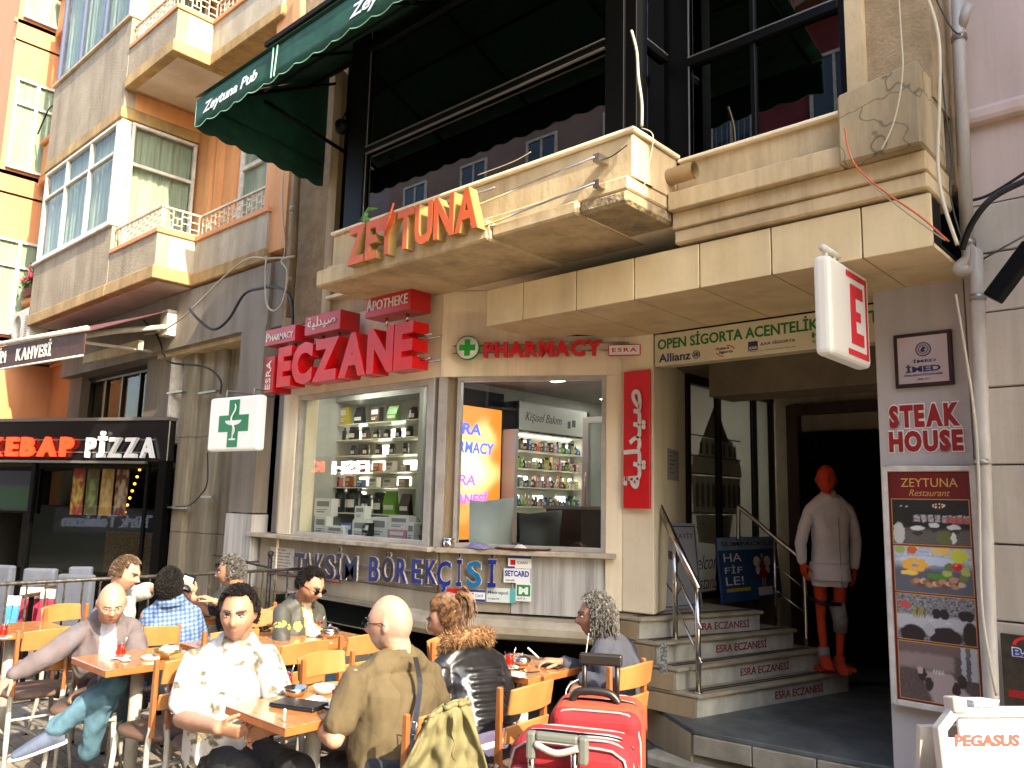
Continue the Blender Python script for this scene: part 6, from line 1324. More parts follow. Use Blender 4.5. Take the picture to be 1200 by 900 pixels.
# ---------------------------------------------------------------- iron railing of the neighbouring terrace (runs out from the facade)
ir = empty('iron_railing', (-6.5, 2.9, 0), 'twisted iron railing with scrolls dividing the tables from the next terrace', 'railing')
iron = mat('iron', '#4b463e', '#28251f', .5, 40, metal=.4, mixlo=.4, mixhi=.6)
q = MB(); q.tube([(-6.5, 1.2, 1.0), (-6.5, 4.3, 1.0)], .014, 8); q.build('top_rail', iron, ir); q = MB(); q.tube([(-6.5, 1.2, .18), (-6.5, 4.3, .18)], .011, 6); q.build('bottom_rail', iron, ir)
y = 1.26; i = 0
while y < 4.25:
    q = MB()
    n = 26; r = .0075
    for s_ in range(2): q.tube([(-6.5+.004*math.cos(j*.9+s_*math.pi), y+.004*math.sin(j*.9+s_*math.pi), .18+.82*j/n) for j in range(n+1)], r*.75, 4)
    q.build('baluster', iron, ir)
    if i % 2 == 0:
        q = MB()
        for s_ in (-1, 1):
            q.tube([(-6.5, y+s_*(.012+.05*t/8*math.sin(0)+.055*(1-math.cos(t*.45))/1.2), .62+.05*math.sin(t*.45)*(1 if t < 8 else .7)) for t in range(13)], .005, 4)
            q.tube([(-6.5, y+s_*(.012+.055*(1-math.cos(t*.45))/1.2), .52-.05*math.sin(t*.45)) for t in range(13)], .005, 4)
        q.build('scroll', iron, ir)
    y += .125; i += 1
MB().tube([(-6.95, 4.22, 0), (-6.95, 4.22, 1.08)], .022, 8).blob((-6.95, 4.22, 1.11), .032, 10, 8).build('fence_post', iron, None, 'dark iron post with a ball top at the foot of the notice plate', 'post')
q = MB(); q.tube([(-8.2, 4.3, 1.02), (-7.45, 4.22, 1.0), (-6.95, 4.22, .98)], .011, 6); q.build('rail_bar', iron, None, 'dark iron bar leading from the doorway to the ball topped post', 'rail')
MB().tube([(-6.93, 4.22, .93), (-6.6, 4.26, .93), (-6.0, 4.34, .92)], .014, 8).build('red_bar', mat('dark_red_bar', '#5c2620', rough=.5), None, 'dark red bar under the notice plate', 'rail')

# ---------------------------------------------------------------- sandwich board in front at the right
Cc = pt(1175, 900, d=2.35); ux = Vector((rt0.x, rt0.y, 0)); ux.rotate(Matrix.Rotation(R(6), 3, 'Z')); zt = zat(Cc.x, Cc.y, 838)
sbo = empty('sandwich_board', (Cc.x, Cc.y, 0), 'white airline sandwich board with red lettering at the lower right corner', 'sign board')
W_ = .62; O = Vector((Cc.x, Cc.y, 0))-ux*.125; Fsb = frame(O, ux, (0, 0, 1)); Fsb = Fsb @ Matrix.Rotation(R(-7), 4, 'X')
ch = .06; H_ = zt
pl = [(0, 0), (W_, 0), (W_, H_-ch), (W_-ch, H_), (ch, H_), (0, H_-ch)]
q = MB(); k = .03; n = len(pl); inn_ = [(k, k), (W_-k, k), (W_-k, H_-ch-.01), (W_-ch-.01, H_-k), (ch+.01, H_-k), (k, H_-ch-.01)]
for (c0, c1) in ((-.02, .015),):
    vs = [(p[0], p[1], c0) for p in pl]+[(p[0], p[1], c1) for p in pl]+[(p[0], p[1], c0) for p in inn_]+[(p[0], p[1], c1) for p in inn_]
    q.add(vs, [(i, (i+1) % n, n+(i+1) % n, n+i) for i in range(n)]+[(n+i, n+(i+1) % n, 3*n+(i+1) % n, 3*n+i) for i in range(n)]+[(2*n+i, 2*n+(i+1) % n, 3*n+(i+1) % n, 3*n+i) for i in range(n)]+[(i, (i+1) % n, 2*n+(i+1) % n, 2*n+i) for i in range(n)], Fsb)
q.build('frame', MATS['pvc'], sbo, bevel=.003)
bx('poster', MATS['face_white'], sbo, k+.002, W_-k-.002, k+.002, H_-k-.06, -.012, .0, Fsb); bx('poster_top', MATS['face_white'], sbo, ch+.02, W_-ch-.02, H_-k-.058, H_-k-.004, -.012, .0, Fsb)
bx('back_board', MATS['pvc'], sbo, .01, W_-.01, .02, H_-.05, -.06, -.04, Fsb @ Matrix.Translation((0, 0, -.30)) @ Matrix.Rotation(R(14), 4, 'X'))
for a in (.055, .40): bx('hinge_clip', MATS['pvc'], sbo, a, a+.045, H_-.015, H_+.03, -.03, .025, Fsb, bevel=.004)
text('lettering', 'PEGASUS', Fsb, .055, H_-.115, .22, .035, mat('peg_red', '#c42a1c', rough=.5), sbo, d=.001, bold=.05, shear=.15, c0=.001); text('lettering', 'AIRLINES', Fsb, .165, H_-.155, .10, .016, MATS['pk_grey'], sbo, d=.001, bold=0, c0=.001)
q = MB(); q.add([(.30, H_-.16, .001), (.56, H_-.16, .001), (.56, H_-.08, .001), (.36, H_-.10, .001)], [(0, 1, 2, 3)], Fsb); q.build('yellow_shape', mat('peg_yellow', '#d3cf1c', rough=.5), sbo)
q = MB(); q.add([(.05, H_-.26, .001), (.10, H_-.185, .001), (.16, H_-.23, .001), (.24, H_-.24, .001), (.22, H_-.30, .001), (.08, H_-.32, .001)], [tuple(range(6))], Fsb); q.build('orange_shape', mat('peg_orange', '#d9552a', rough=.5), sbo)
lf = MB()
for i in range(5): lf.box(.125+.003*(i % 2), .20+.003*i, H_+.002+.004*i, H_+.005+.004*i, -.07, .02, Fsb)
lf.build('leaflets', mat('leaflet', '#b9bcd0', '#d7d8dd', .6, 60), None, 'small stack of folded white leaflets on top of the sandwich board', 'leaflets')
# ---------------------------------------------------------------- cafe tables and chairs
wood = mat('beech', '#925a30', '#7f4a24', .38, 6, (1, 9, 1), bump=.04, bscale=30, coat=.25)
wood_l = mat('beech_light', '#a4703f', '#935f32', .38, 5, (1, 1, 1), coat=.2)
legm = mat('leg_paint', '#a39e93', '#948f84', .45, 12)
seatm = mat('seat_brown', '#5b4434', '#4d382a', .6, 14, bump=.1)
def chair_proto():
    """local: seat centre at origin (floor level), faces +X"""
    o = empty('cafe_chair', (0, 0, 0), 'x', 'chair'); K = dict(local=True)
    hw = .165; hd = .18
    q = MB(); pl = []
    for i in range(24):
        t = 2*math.pi*i/24; c, s = math.cos(t), math.sin(t); k = (abs(c)**4+abs(s)**4)**-.25
        pl.append((c*k*(hd+.012)+.0, s*k*(hw+.018-.012*(c < 0))))
    n = len(pl); q.smooth = True
    q.add([(p[0]*.97, p[1]*.97, .435) for p in pl]+[(p[0], p[1], .448) for p in pl]+[(p[0]*.96, p[1]*.96, .466) for p in pl]+[(0, 0, .470)], [(i, (i+1) % n, n+(i+1) % n, n+i) for i in range(n)]+[(n+i, n+(i+1) % n, 2*n+(i+1) % n, 2*n+i) for i in range(n)]+[(2*n+i, 2*n+(i+1) % n, 3*n) for i in range(n)]+[tuple(range(n))[::-1]])
    q.build('seat', seatm, o, **K)
    for s in (-1, 1):
        MB().tube([(hd-.02, s*hw*.92, .435), (hd+.01, s*(hw+.012), .012)], [.015, .0105], 8).build('leg', legm, o, **K)
        MB().tube(spl([(-hd-.06, s*(hw+.012), .012), (-hd-.005, s*hw, .25), (-hd+.005, s*hw, .42), (-hd-.02, s*hw, .52)], 4), [.0105]*3+[.015]*10, 8).build('leg', legm, o, **K)
        MB().tube([(hd+.01, s*(hw+.012), .014), (hd+.01, s*(hw+.012), 0)], .014, 8).build('foot_cap', MATS['black_metal'], o, **K)
        MB().tube([(-hd-.06, s*(hw+.012), .014), (-hd-.06, s*(hw+.012), 0)], .014, 8).build('foot_cap', MATS['black_metal'], o, **K)
        MB().tube([(hd-.0, s*(hw+.004), .25), (-hd+.0, s*hw, .25)], .008, 6).build('side_stretcher', legm, o, **K)
        q = MB(); F = frame((-hd-.018, s*hw, .47), (1, 0, 0), (-.16, 0, 1))
        q.add([(-.02, 0, -.011), (.02, 0, -.011), (.013, .37, -.011), (-.013, .37, -.011), (-.02, 0, .011), (.02, 0, .011), (.013, .37, .011), (-.013, .37, .011)], [(0, 1, 2, 3), (4, 5, 6, 7), (0, 1, 5, 4), (1, 2, 6, 5), (2, 3, 7, 6), (3, 0, 4, 7)], F)
        q.build('upright', wood, o, bevel=.004, **K)
    MB().tube([(-hd+.0, -hw, .33), (-hd+.0, hw, .33)], .008, 6).build('cross_bar', legm, o, **K); MB().tube([(hd, -hw, .40), (hd, hw, .40)], .009, 6).build('cross_bar', legm, o, **K)
    for z0, z1 in ((.725, .835), (.60, .675)):
        q = MB(); q.smooth = True; vs = []; n = 10
        for i in range(n+1):
            t = i/n*2-1; y = t*(hw-.008); off = -hd-.018-.16*(.5*(z0+z1)-.47)-.028*(1-t*t); dz = .012*(1-t*t)
            for (dx, z) in ((.008, z0), (.008, z1+dz), (-.008, z1+dz), (-.008, z0)): vs.append((off+dx-.16*(z-.5*(z0+z1)), y, z))
        q.add(vs, [(i*4+j, (i+1)*4+j, (i+1)*4+(j+1) % 4, i*4+(j+1) % 4) for i in range(n) for j in range(4)]+[(0, 1, 2, 3), (4*n+3, 4*n+2, 4*n+1, 4*n)]); q.sm = [False]*len(q.f)
        q.build('slat', wood_l, o, bevel=.004, **K)
    return o
def copy_thing(src, loc, rz, label, group):
    c = src.copy(); COL.objects.link(c); c.location = loc; c.rotation_euler = (0, 0, rz); c['label'] = label
    if group: c['group'] = group
    for ch in list(src.children):
        d = ch.copy(); COL.objects.link(d); d.parent = c
        for g in ch.children:
            e = g.copy(); COL.objects.link(e); e.parent = d
    return c
ch0 = chair_proto()
chairs = [
 (-5.58, 1.82, 178, 'orange wooden cafe chair at the far left table, in front of the bald man'),
 (-5.00, 1.93, -28, 'cafe chair the bald man in the grey jacket sits on'),
 (-4.26, 2.02, 184, 'empty cafe chair with brown seat left of the man in the white shirt'),
 (-5.30, 2.36, 162, 'cafe chair behind the man in the blue checked shirt'),
 (-3.85, 2.10, -4, 'cafe chair under the man in the white flowered shirt'),
 (-4.88, 2.62, 176, 'cafe chair half hidden just behind the head of the white shirted man'),
 (-4.27, 2.70, 180, 'empty light wood chair in the middle, the farther of two'),
 (-3.42, 2.60, 6, 'empty light wood chair in the middle, the nearer of two, pushed to the front table'),
 (-4.26, 3.14, 180, 'wooden chair at the right of the young man in the dark jacket'),
 (-5.05, 3.12, -8, 'wooden chair the young man in the dark jacket sits on'),
 (-5.70, 3.25, -140, 'wooden chair of the grey haired man in the black shirt'),
 (-3.36, 3.42, 0, 'wooden chair peeping out left of the woman in the leather jacket'),
 (-2.72, 2.86, 184, 'wooden chair behind the woman in the leather jacket'),
 (-2.66, 3.62, 182, 'wooden chair of the grey curly haired man'),
 (-2.66, 2.26, 186, 'wooden chair with an olive jacket over its back'),
 (-6.15, 2.30, 20, 'wooden chair of the man in the white top leaning over')]
for i, (x, y, a, lb) in enumerate(chairs):
    if i == 0: ch0.location = (x, y, 0); ch0.rotation_euler = (0, 0, R(a)); ch0['label'] = lb; ch0['group'] = 'cafe chairs of beech wood and pale metal'
    else: copy_thing(ch0, (x, y, 0), R(a), lb, 'cafe chairs of beech wood and pale metal')
topm = mat('table_top', '#9c683c', '#8a5930', .25, 4, (1, 7, 1), bump=.02, coat=.4); edgem = mat('table_edge', '#9c5a2a', '#8a4c22', .45, 10)
def table(x0, x1, y0, y1, label, zt=.75):
    o = empty('cafe_table', ((x0+x1)/2, (y0+y1)/2, 0), label, 'table', 'square cafe tables')
    bx('table_top', topm, o, x0, x1, zt-.006, zt, y0, y1, bevel=.003); bx('table_edge', edgem, o, x0+.001, x1-.001, zt-.036, zt-.0062, y0+.001, y1-.001, bevel=.003)
    cx, cy = (x0+x1)/2, (y0+y1)/2
    MB().tube([(cx, cy, .06), (cx, cy, zt-.037)], .034, 12).build('pedestal', legm, o)
    for k in range(4):
        a = R(45+90*k); P = [(cx+r*math.cos(a), cy+r*math.sin(a), z) for r, z in ((.02, .13), (.12, .12), (.22, .08), (.28, .015))]; MB().tube(spl(P, 4), .014, 8).build('foot', legm, o)
    return o
T = [(-3.35, -2.87, 1.86, 2.46, 'front cafe table carrying a black folder, beside the white shirted man'),
     (-3.36, -2.88, 2.465, 3.02, 'cafe table adjoining the front one, beside the woman in the leather jacket'),
     (-4.86, -4.38, 1.76, 2.30, 'cafe table in front of the bald man'),
     (-6.35, -5.86, 1.55, 2.10, 'cafe table cut by the left photo edge'),
     (-6.16, -5.68, 2.78, 3.34, 'cafe table of the group with the phone near the railing'),
     (-4.92, -4.42, 2.40, 2.90, 'cafe table just behind the white shirted man'),
     (-4.80, -4.30, 2.905, 3.42, 'cafe table in front of the young man in the dark jacket'),
     (-3.34, -2.82, 3.26, 3.76, 'cafe table where the grey curly haired man smokes')]
for t in T: table(*t)
# ---------------------------------------------------------------- things on the tables
tea = mat('tea', '#a81a08', rough=.1, spec=.6); china = mat('china', '#d8d4cb', rough=.25); 
def tea_glass(x, y, label, fill=.8, spoon=True, z=.751):
    o = empty('tea_glass', (x, y, z), label, 'tea glass', 'tulip tea glasses on saucers')
    prof = [(.018, 0), (.024, .006), (.026, .02), (.021, .042), (.024, .062), (.029, .078)]
    MB().lathe([(0, .0)]+[(r+.002, h) for r, h in prof]+[(.0285, .078), (.02, .045)], (x, y, z+.009), 16).build('glass', MATS['shop_glass'], o)
    k = [p for p in prof if p[1] <= .078*fill+.001]; MB().lathe([(0, .002)]+[(r-.0005, h+.002) for r, h in k]+[(0, k[-1][1]+.002)], (x, y, z+.009), 16).build('tea', tea, o)
    MB().lathe([(0, 0), (.03, .0), (.052, .008), (.05, .010), (.03, .004), (0, .004)], (x, y, z), 24).build('saucer', china, o)
    if spoon: MB().tube([(x+.01, y, z+.02), (x+.035, y+.01, z+.115)], .002, 5).build('spoon', MATS['steel'], o)
def bowl(x, y, label, s=1.0, m=None, lid=True, z=.751):
    o = MB().lathe([(0, 0), (.04*s, 0), (.06*s, .02*s), (.068*s, .045*s), (.064*s, .045*s), (.05*s, .012*s), (0, .01*s)], (x, y, z), 20).build('sugar_bowl', m or MATS['steel'], None, label, 'bowl')
    if lid: MB().lathe([(.066*s, .046*s), (.05*s, .062*s), (.015*s, .07*s), (.012*s, .082*s), (0, .09*s)], (x, y, z), 20).build('lid', MATS['steel'], o)
    return o
def onp(px, py, z=.752): return pt(px, py, z=z)
for px, py, lb in ((141, 771, 'glass of red tea in front of the bald man'), (336, 807, 'glass of red tea at the left end of the front table'), (394, 829, 'glass of red tea by the hand of the man in olive'), (374, 742, 'glass of red tea in front of the young man'), (597, 783, 'glass of red tea on the table of the curly haired man'), (3, 748, 'tea glass on the table at the left edge')):
    p = onp(px, py); tea_glass(p.x, p.y, lb)
p = onp(196, 771); bowl(p.x, p.y, 'brass coloured bowl of wrapped sugar on the bald man\'s table', 1.1, mat('brass', '#9a7a4a', rough=.35, metal=.8), lid=False)
q = MB()
for i in range(26): q.box(p.x+random.uniform(-.045, .03), p.x+random.uniform(-.01, .055), .785+random.uniform(-.006, .02), .80+random.uniform(0, .02), p.y+random.uniform(-.045, .03), p.y+random.uniform(-.02, .05))
q.build('sugar_sachets', MATS['paper'], None, 'heap of white sugar sachets in the brass bowl', 'sugar', kind='stuff')
p = onp(178, 772); MB().lathe([(0, 0), (.05, 0), (.058, .015), (.05, .018), (0, .008)], (p.x, p.y, .751), 20).build('saucer', china, None, 'small white saucer beside the brass bowl', 'saucer')
p = onp(386, 747); bowl(p.x, p.y, 'shiny lidded sugar bowl in front of the young man')
p = onp(368, 745); MB().lathe([(0, 0), (.045, 0), (.055, .012), (0, .008)], (p.x, p.y, .751), 20).build('saucer', china, None, 'white saucer next to the young man\'s tea', 'saucer')
p = onp(346, 815); bowl(p.x, p.y, 'open metal sugar bowl on the front table', .85, MATS['steel'], lid=False)
p = onp(380, 812); bowl(p.x, p.y, 'white lidded dish on the front table behind the tea', .8, china, lid=False)
p = onp(612, 779); bowl(p.x, p.y, 'small steel sugar bowl on the curly haired man\'s table', .75)
p = onp(238, 722); bowl(p.x, p.y, 'glass sugar bowl on the table of the group with the phone', .9)
# black folder, phones, glasses case, lighter, napkins
F = frame((-3.20, 1.98, .752), (.93, .36, 0), (-.36, .93, 0)); fo = bx('bill_folder', mat('black_leather', '#151314', rough=.4, bump=.1, bscale=120), None, 0, .23, 0, .12, 0, .012, F, bevel=.004, label='black leather bill folder lying on the front table', cat='folder')
bx('cover', MATS['black_leather'], fo, .001, .229, .002, .119, .0125, .018, F, bevel=.003)
p = onp(333, 845); bx('lighter', mat('clear_lighter', '#c9cdd3', rough=.1), None, p.x-.006, p.x+.006, .752, .80, p.y-.004, p.y+.004, label='small upright clear lighter near the edge of the front table', cat='lighter', bevel=.002)
p = onp(640, 783); F = frame((p.x-.07, p.y, .752), (1, .15, 0), (-.15, 1, 0)); bx('mobile_phone', MATS['black_leather'], None, 0, .14, 0, .07, 0, .009, F, bevel=.003, label='black mobile phone lying beside the curly haired man', cat='phone')
p = onp(601, 789); q = MB(); 
for s in (0, .06): q.tube([(p.x+s+.024*math.cos(t*.5), p.y-.01*s, .765+.018*math.sin(t*.5)) for t in range(13)], .003, 5)
q.tube([(p.x-.02, p.y, .768), (p.x-.02, p.y+.12, .757)], .003, 5); q.tube([(p.x+.085, p.y, .768), (p.x+.085, p.y+.12, .757)], .003, 5); q.tube([(p.x+.024, p.y, .77), (p.x+.036, p.y, .77)], .003, 5)
q.build('sunglasses', MATS['black_metal'], None, 'folded dark sunglasses lying on the curly haired man\'s table', 'sunglasses')
p = onp(607, 793); bx('cigarette_pack', MATS['face_white'], None, p.x-.03, p.x+.03, .752, .774, p.y-.02, p.y+.02, label='white cigarette pack on the curly haired man\'s table', cat='packet', bevel=.002)
for px, py, s, lb in ((372, 822, 1, 'crumpled white wrapper on the front table'), (146, 774, .6, 'white paper napkin under the bald man\'s tea')):
    p = onp(px, py); grid('napkin', 10, 10, clothbit(p, .06*s, .03*s, px), MATS['paper'], None, label=lb, cat='napkin')
# ---------------------------------------------------------------- grey upholstered chairs and cloths beyond the railing
uph = mat('upholstery', '#4c515c', '#434752', .85, 9, bump=.2, bscale=90)
def dining_chair(px0, px1, ptop, d, rz, label):
    c = pt((px0+px1)/2, ptop, d=d); w_ = (px1-px0)/FPX*d; o = empty('dining_chair', (c.x, c.y, 0), label, 'chair', 'grey upholstered chairs on the next terrace')
    F = frame((c.x, c.y, 0), (math.cos(rz), math.sin(rz), 0)); t = c.z
    bx('backrest', uph, o, -w_/2, w_/2, .42, t, -.04, .04, F, bevel=.02, seg=2); bx('seat', uph, o, -w_/2, w_/2, .36, .46, -.46, -.041, F, bevel=.02, seg=2)
    for a in (-w_/2+.03, w_/2-.03):
        for c_ in (0, -.42): bx('leg', MATS['wood_dark'], o, a-.018, a+.018, 0, .36, c_-.018, c_+.018, F)
dining_chair(30, 67, 666, 7.2, YAW-math.pi/2, 'grey upholstered chair beyond the railing, left of the red cloths')
dining_chair(69, 112, 673, 6.7, YAW-math.pi/2-.1, 'wide grey upholstered chair beyond the railing, right of the red cloths')
dining_chair(83, 108, 664, 7.8, YAW-math.pi/2+.2, 'small grey chair back peeping over the wide grey chair')
dining_chair(-25, 20, 662, 7.4, YAW-math.pi/2-.2, 'dark upholstered chair beyond the railing at the left photo edge')
def draped(px0, px1, p0, p1, d, cols, label):
    A = pt(px0, p0, d=d); B = pt(px1, p0, d=d); ux = (B-A); ux.z = 0; z1 = A.z; z0 = zat(A.x, A.y, p1); W_ = ux.length; F = frame((A.x, A.y, 0), ux)
    o = empty('draped_table', ((A.x+B.x)/2, (A.y+B.y)/2, 0), label, 'tablecloth')
    def f(u, v, off): return F @ Vector((W_*u*(1+.06*(1-v)), z0+(z1-z0)*v, off+.05*(1-v)+.022*math.sin(u*13)*(1.2-v)))
    zs_ = [0]+[c[1] for c in cols]
    for i, (m, top) in enumerate(cols):
        lo = zs_[i]; grid('cloth', 26, 8, lambda u, v: f(u, lo+(top-lo)*v, .004*i), m, o, thick=.003)
    q = MB(); q.box(.03, W_-.03, z1-.03, z1-.006, -.45, -.0, F); q.build('board', MATS['wood_dark'], o); q = MB(); q.box(W_*.45, W_*.55, 0, z1-.03, -.26, -.2, F); q.build('stand', MATS['black_metal'], o)
mag = mat('cloth_magenta', '#8d1630', '#7a1128', .85, 8); wc = mat('cloth_white', '#cfcac0', '#c0bab0', .85, 8); bc = mat('cloth_blue', '#2f77c2', '#2a6bb0', .85, 8)
draped(25, 52, 688, 735, 6.9, [(mag, .72), (wc, 1.0)], 'magenta table cover with a white overcloth beyond the railing, left one')
draped(49, 69, 690, 737, 6.7, [(mag, .76), (wc, 1.0)], 'magenta table cover with a white overcloth beyond the railing, right one')
draped(10, 26, 698, 740, 6.5, [(bc, .72), (wc, 1.0)], 'blue table cover with a white overcloth beyond the railing')
# ---------------------------------------------------------------- suitcases
fab = mat('case_red', '#7d0d17', '#640910', .85, 30, bump=.35, bscale=260); fab2 = mat('case_red_smooth', '#8c1019', '#780b13', .85, 5); piping = mat('case_piping', '#8f8782', rough=.4); orange_f = mat('case_orange', '#9c3a20', '#8c301a', .85, 8)
def rbox(name, m, parent, F, w_, h_, d_, r=.07, seg=5, **k):
    q = MB(); q.box(0, w_, 0, h_, -d_, 0, F); return q.build(name, m, parent, bevel=r, seg=seg, **k)
def suitcase(px0, pxt, ptop, d, rz, w_, h_, dp_, label, mf, ms, check=False):
    c = pt(px0, ptop, d=d); z1 = c.z; z0 = z1-h_; ux = Vector((math.cos(rz), math.sin(rz), 0)); F = frame((c.x, c.y, max(.03, z0)), ux); h_ = z1-max(.03, z0)
    o = empty('suitcase', (c.x, c.y, 0), label, 'suitcase')
    rbox('shell', ms, o, F, w_, h_, dp_)
    f2 = frame(F @ Vector((.025, .04, .0)), ux); rbox('front_pocket', mf, o, f2 @ Matrix.Translation((0, 0, .035)), w_-.05, h_-.12, .05, r=.04)
    def loop(off, ins, r, nm, m):
        P = []; 
        for i in range(41):
            t = 2*math.pi*i/40; cc, s = math.cos(t), math.sin(t); k = (abs(cc)**7+abs(s)**7)**(-1/7)
            P.append(F @ Vector((w_/2+(w_/2-ins)*cc*k, h_/2+(h_/2-ins)*s*k, off)))
        MB().tube(P, r, 6).build(nm, m, o)
    loop(-.012, .012, .0045, 'piping', piping); loop(-dp_*.42, -.001, .006, 'zip', MATS['black_metal']); loop(-dp_*.48, -.001, .004, 'zip_edge', piping); loop(-dp_+.012, .012, .0045, 'piping', piping)
    for a in (.07, w_-.07):
        for c_ in (-.04, -dp_+.04): p = F @ Vector((a, -.03, c_)); MB().blob(p, .028, 10, 6).build('wheel', MATS['black_metal'], o)
    return o, F, w_, h_, dp_
def pull(F, x0, x1, z0, z1, c, m, o, grip=.028, rod=.011):
    for a in (x0, x1): MB().tube([F @ Vector((a, z0, c)), F @ Vector((a, z1, c))], rod, 8).build('rod', m, o)
    q = MB(); q.box(x0-.02, x1+.02, z1-.01, z1+grip, c-.016, c+.016, F); q.build('grip', m, o, bevel=.008, seg=2)
rzc = YAW-math.pi/2
o, F, w_, h_, dp_ = suitcase(592, 0, 862, 2.62, rzc-.30, .42, .60, .24, 'small checked red suitcase with a grey pull handle and white stripes, in front', fab, fab2)
gm = mat('handle_grey', '#5a5c55', rough=.45)
for a in (.10, .24): MB().tube([F @ Vector((a, h_-.16, .035)), F @ Vector((a, h_+.0, .035))], .012, 8).build('rod', MATS['steel'], o)
q = MB(); q.box(.085, .115, h_-.05, h_+.035, .02, .055, F); q.box(.255, .285, h_-.05, h_+.035, .02, .055, F); q.box(.116, .254, h_+.008, h_+.035, .022, .053, F); q.build('grip', gm, o, bevel=.008, seg=2)
q = MB(); q.tube(spl([F @ Vector((.115, h_+.0, .05)), F @ Vector((.185, h_-.02, .055)), F @ Vector((.255, h_+.0, .05))], 6), .011, 8); q.build('carry_handle', MATS['case_piping'], o)
for i, a in enumerate((.03, .055, .085)):
    P = [F @ Vector((w_-a-.0, h_-.16-.3*t, .037)) for t in (0, .5, 1)]
for i, cc in enumerate((-.05, -.085, -.12)):
    P = [F @ Vector((w_*.55, h_+.002, cc+.01)), F @ Vector((w_*.8, h_+.001, cc)), F @ Vector((w_-.035, h_-.02, cc)), F @ Vector((w_-.006, h_-.07, cc)), F @ Vector((w_+.003, h_-.2, cc)), F @ Vector((w_+.003, .08, cc))]
    MB().tube(spl(P, 6), .0045, 6, flat=1).build('stripe', piping, o)
bx('badge', MATS['face_white'], o, .155, .20, h_-.22, h_-.185, .036, .040, F, bevel=.004)
bx('inner_panel', mat('case_dark', '#5d0d19', '#741120', .7, 40, bump=.3, bscale=260), o, .03, w_*.33, .08, h_-.11, .0355, .038, F)
o, F, w_, h_, dp_ = suitcase(641, 0, 826, 3.0, rzc-.22, .36, .70, .30, 'large red and orange suitcase with a raised black pull handle, behind', fab2, orange_f)
rbox('front_panel', fab2, o, F @ Matrix.Translation((.01, .01, .012)), w_-.02, h_-.02, .10, r=.07)
zt = zat(F.translation.x, F.translation.y, 775)-F.translation.z
blk = mat('handle_black', '#1c1714', rough=.4)
pull(F, .115, .245, h_-.02, zt-.03, -.2, blk, o, grip=.035, rod=.010)
q = MB(); q.tube(spl([F @ Vector((.08, h_, -.10)), F @ Vector((.11, h_+.035, -.10)), F @ Vector((.22, h_+.035, -.10)), F @ Vector((.26, h_, -.10))], 5), .016, 8); q.build('carry_handle', blk, o)
q = MB(); q.tube([F @ Vector((w_+.002, .25, -.20)), F @ Vector((w_+.002, .45, -.09))], .004, 5); q.build('side_seam', fab, o)
# ---------------------------------------------------------------- people
def remesh(mb, voxel, smooth=2, fold=0, fscale=9, seed=0):
    """union of closed shapes -> one continuous surface"""
    me = mb.mesh('body', MATS['face_white']); o = bpy.data.objects.new('tmp', me); COL.objects.link(o)
    m = o.modifiers.new('r', 'REMESH'); m.mode = 'VOXEL'; m.voxel_size = voxel; m.use_smooth_shade = True
    if smooth:
        k = o.modifiers.new('s', 'SMOOTH'); k.factor = .5; k.iterations = smooth
    dg = bpy.context.evaluated_depsgraph_get(); out = bpy.data.meshes.new_from_object(o.evaluated_get(dg)); bpy.data.objects.remove(o); bpy.data.meshes.remove(me)
    if fold:
        nr = [v.normal.copy() for v in out.vertices]
        for v, n in zip(out.vertices, nr):
            c = v.co; t = noise.noise(Vector((c.x*fscale+seed, c.y*fscale, c.z*fscale*.55)))+.5*noise.noise(Vector((c.x*fscale*2.3, c.y*fscale*2.3+seed, c.z*fscale*1.2)))
            r = 1-abs(t)*2.6; v.co = c+n*fold*(max(-.6, r)*.75+t*.5)
    out.materials.clear(); return out
def paintmesh(me, fn):
    a = me.color_attributes.new('Col', 'FLOAT_COLOR', 'POINT')
    for i, v in enumerate(me.vertices): a.data[i].color = fn(v.co)
mat('eye_white', '#a59c94', rough=.3); mat('iris', '#120c09', rough=.2)
SK = vcmat('skin', .62, bump=.0025); MATS['skin'].node_tree.nodes['Principled BSDF'].inputs['Subsurface Weight'].default_value = .12
MATS['skin'].node_tree.nodes['Principled BSDF'].inputs['Subsurface Radius'].default_value = (.02, .008, .004)
CLP = vcmat('printed_cloth', .85, bump=.012)
def V(p): return Vector(p)
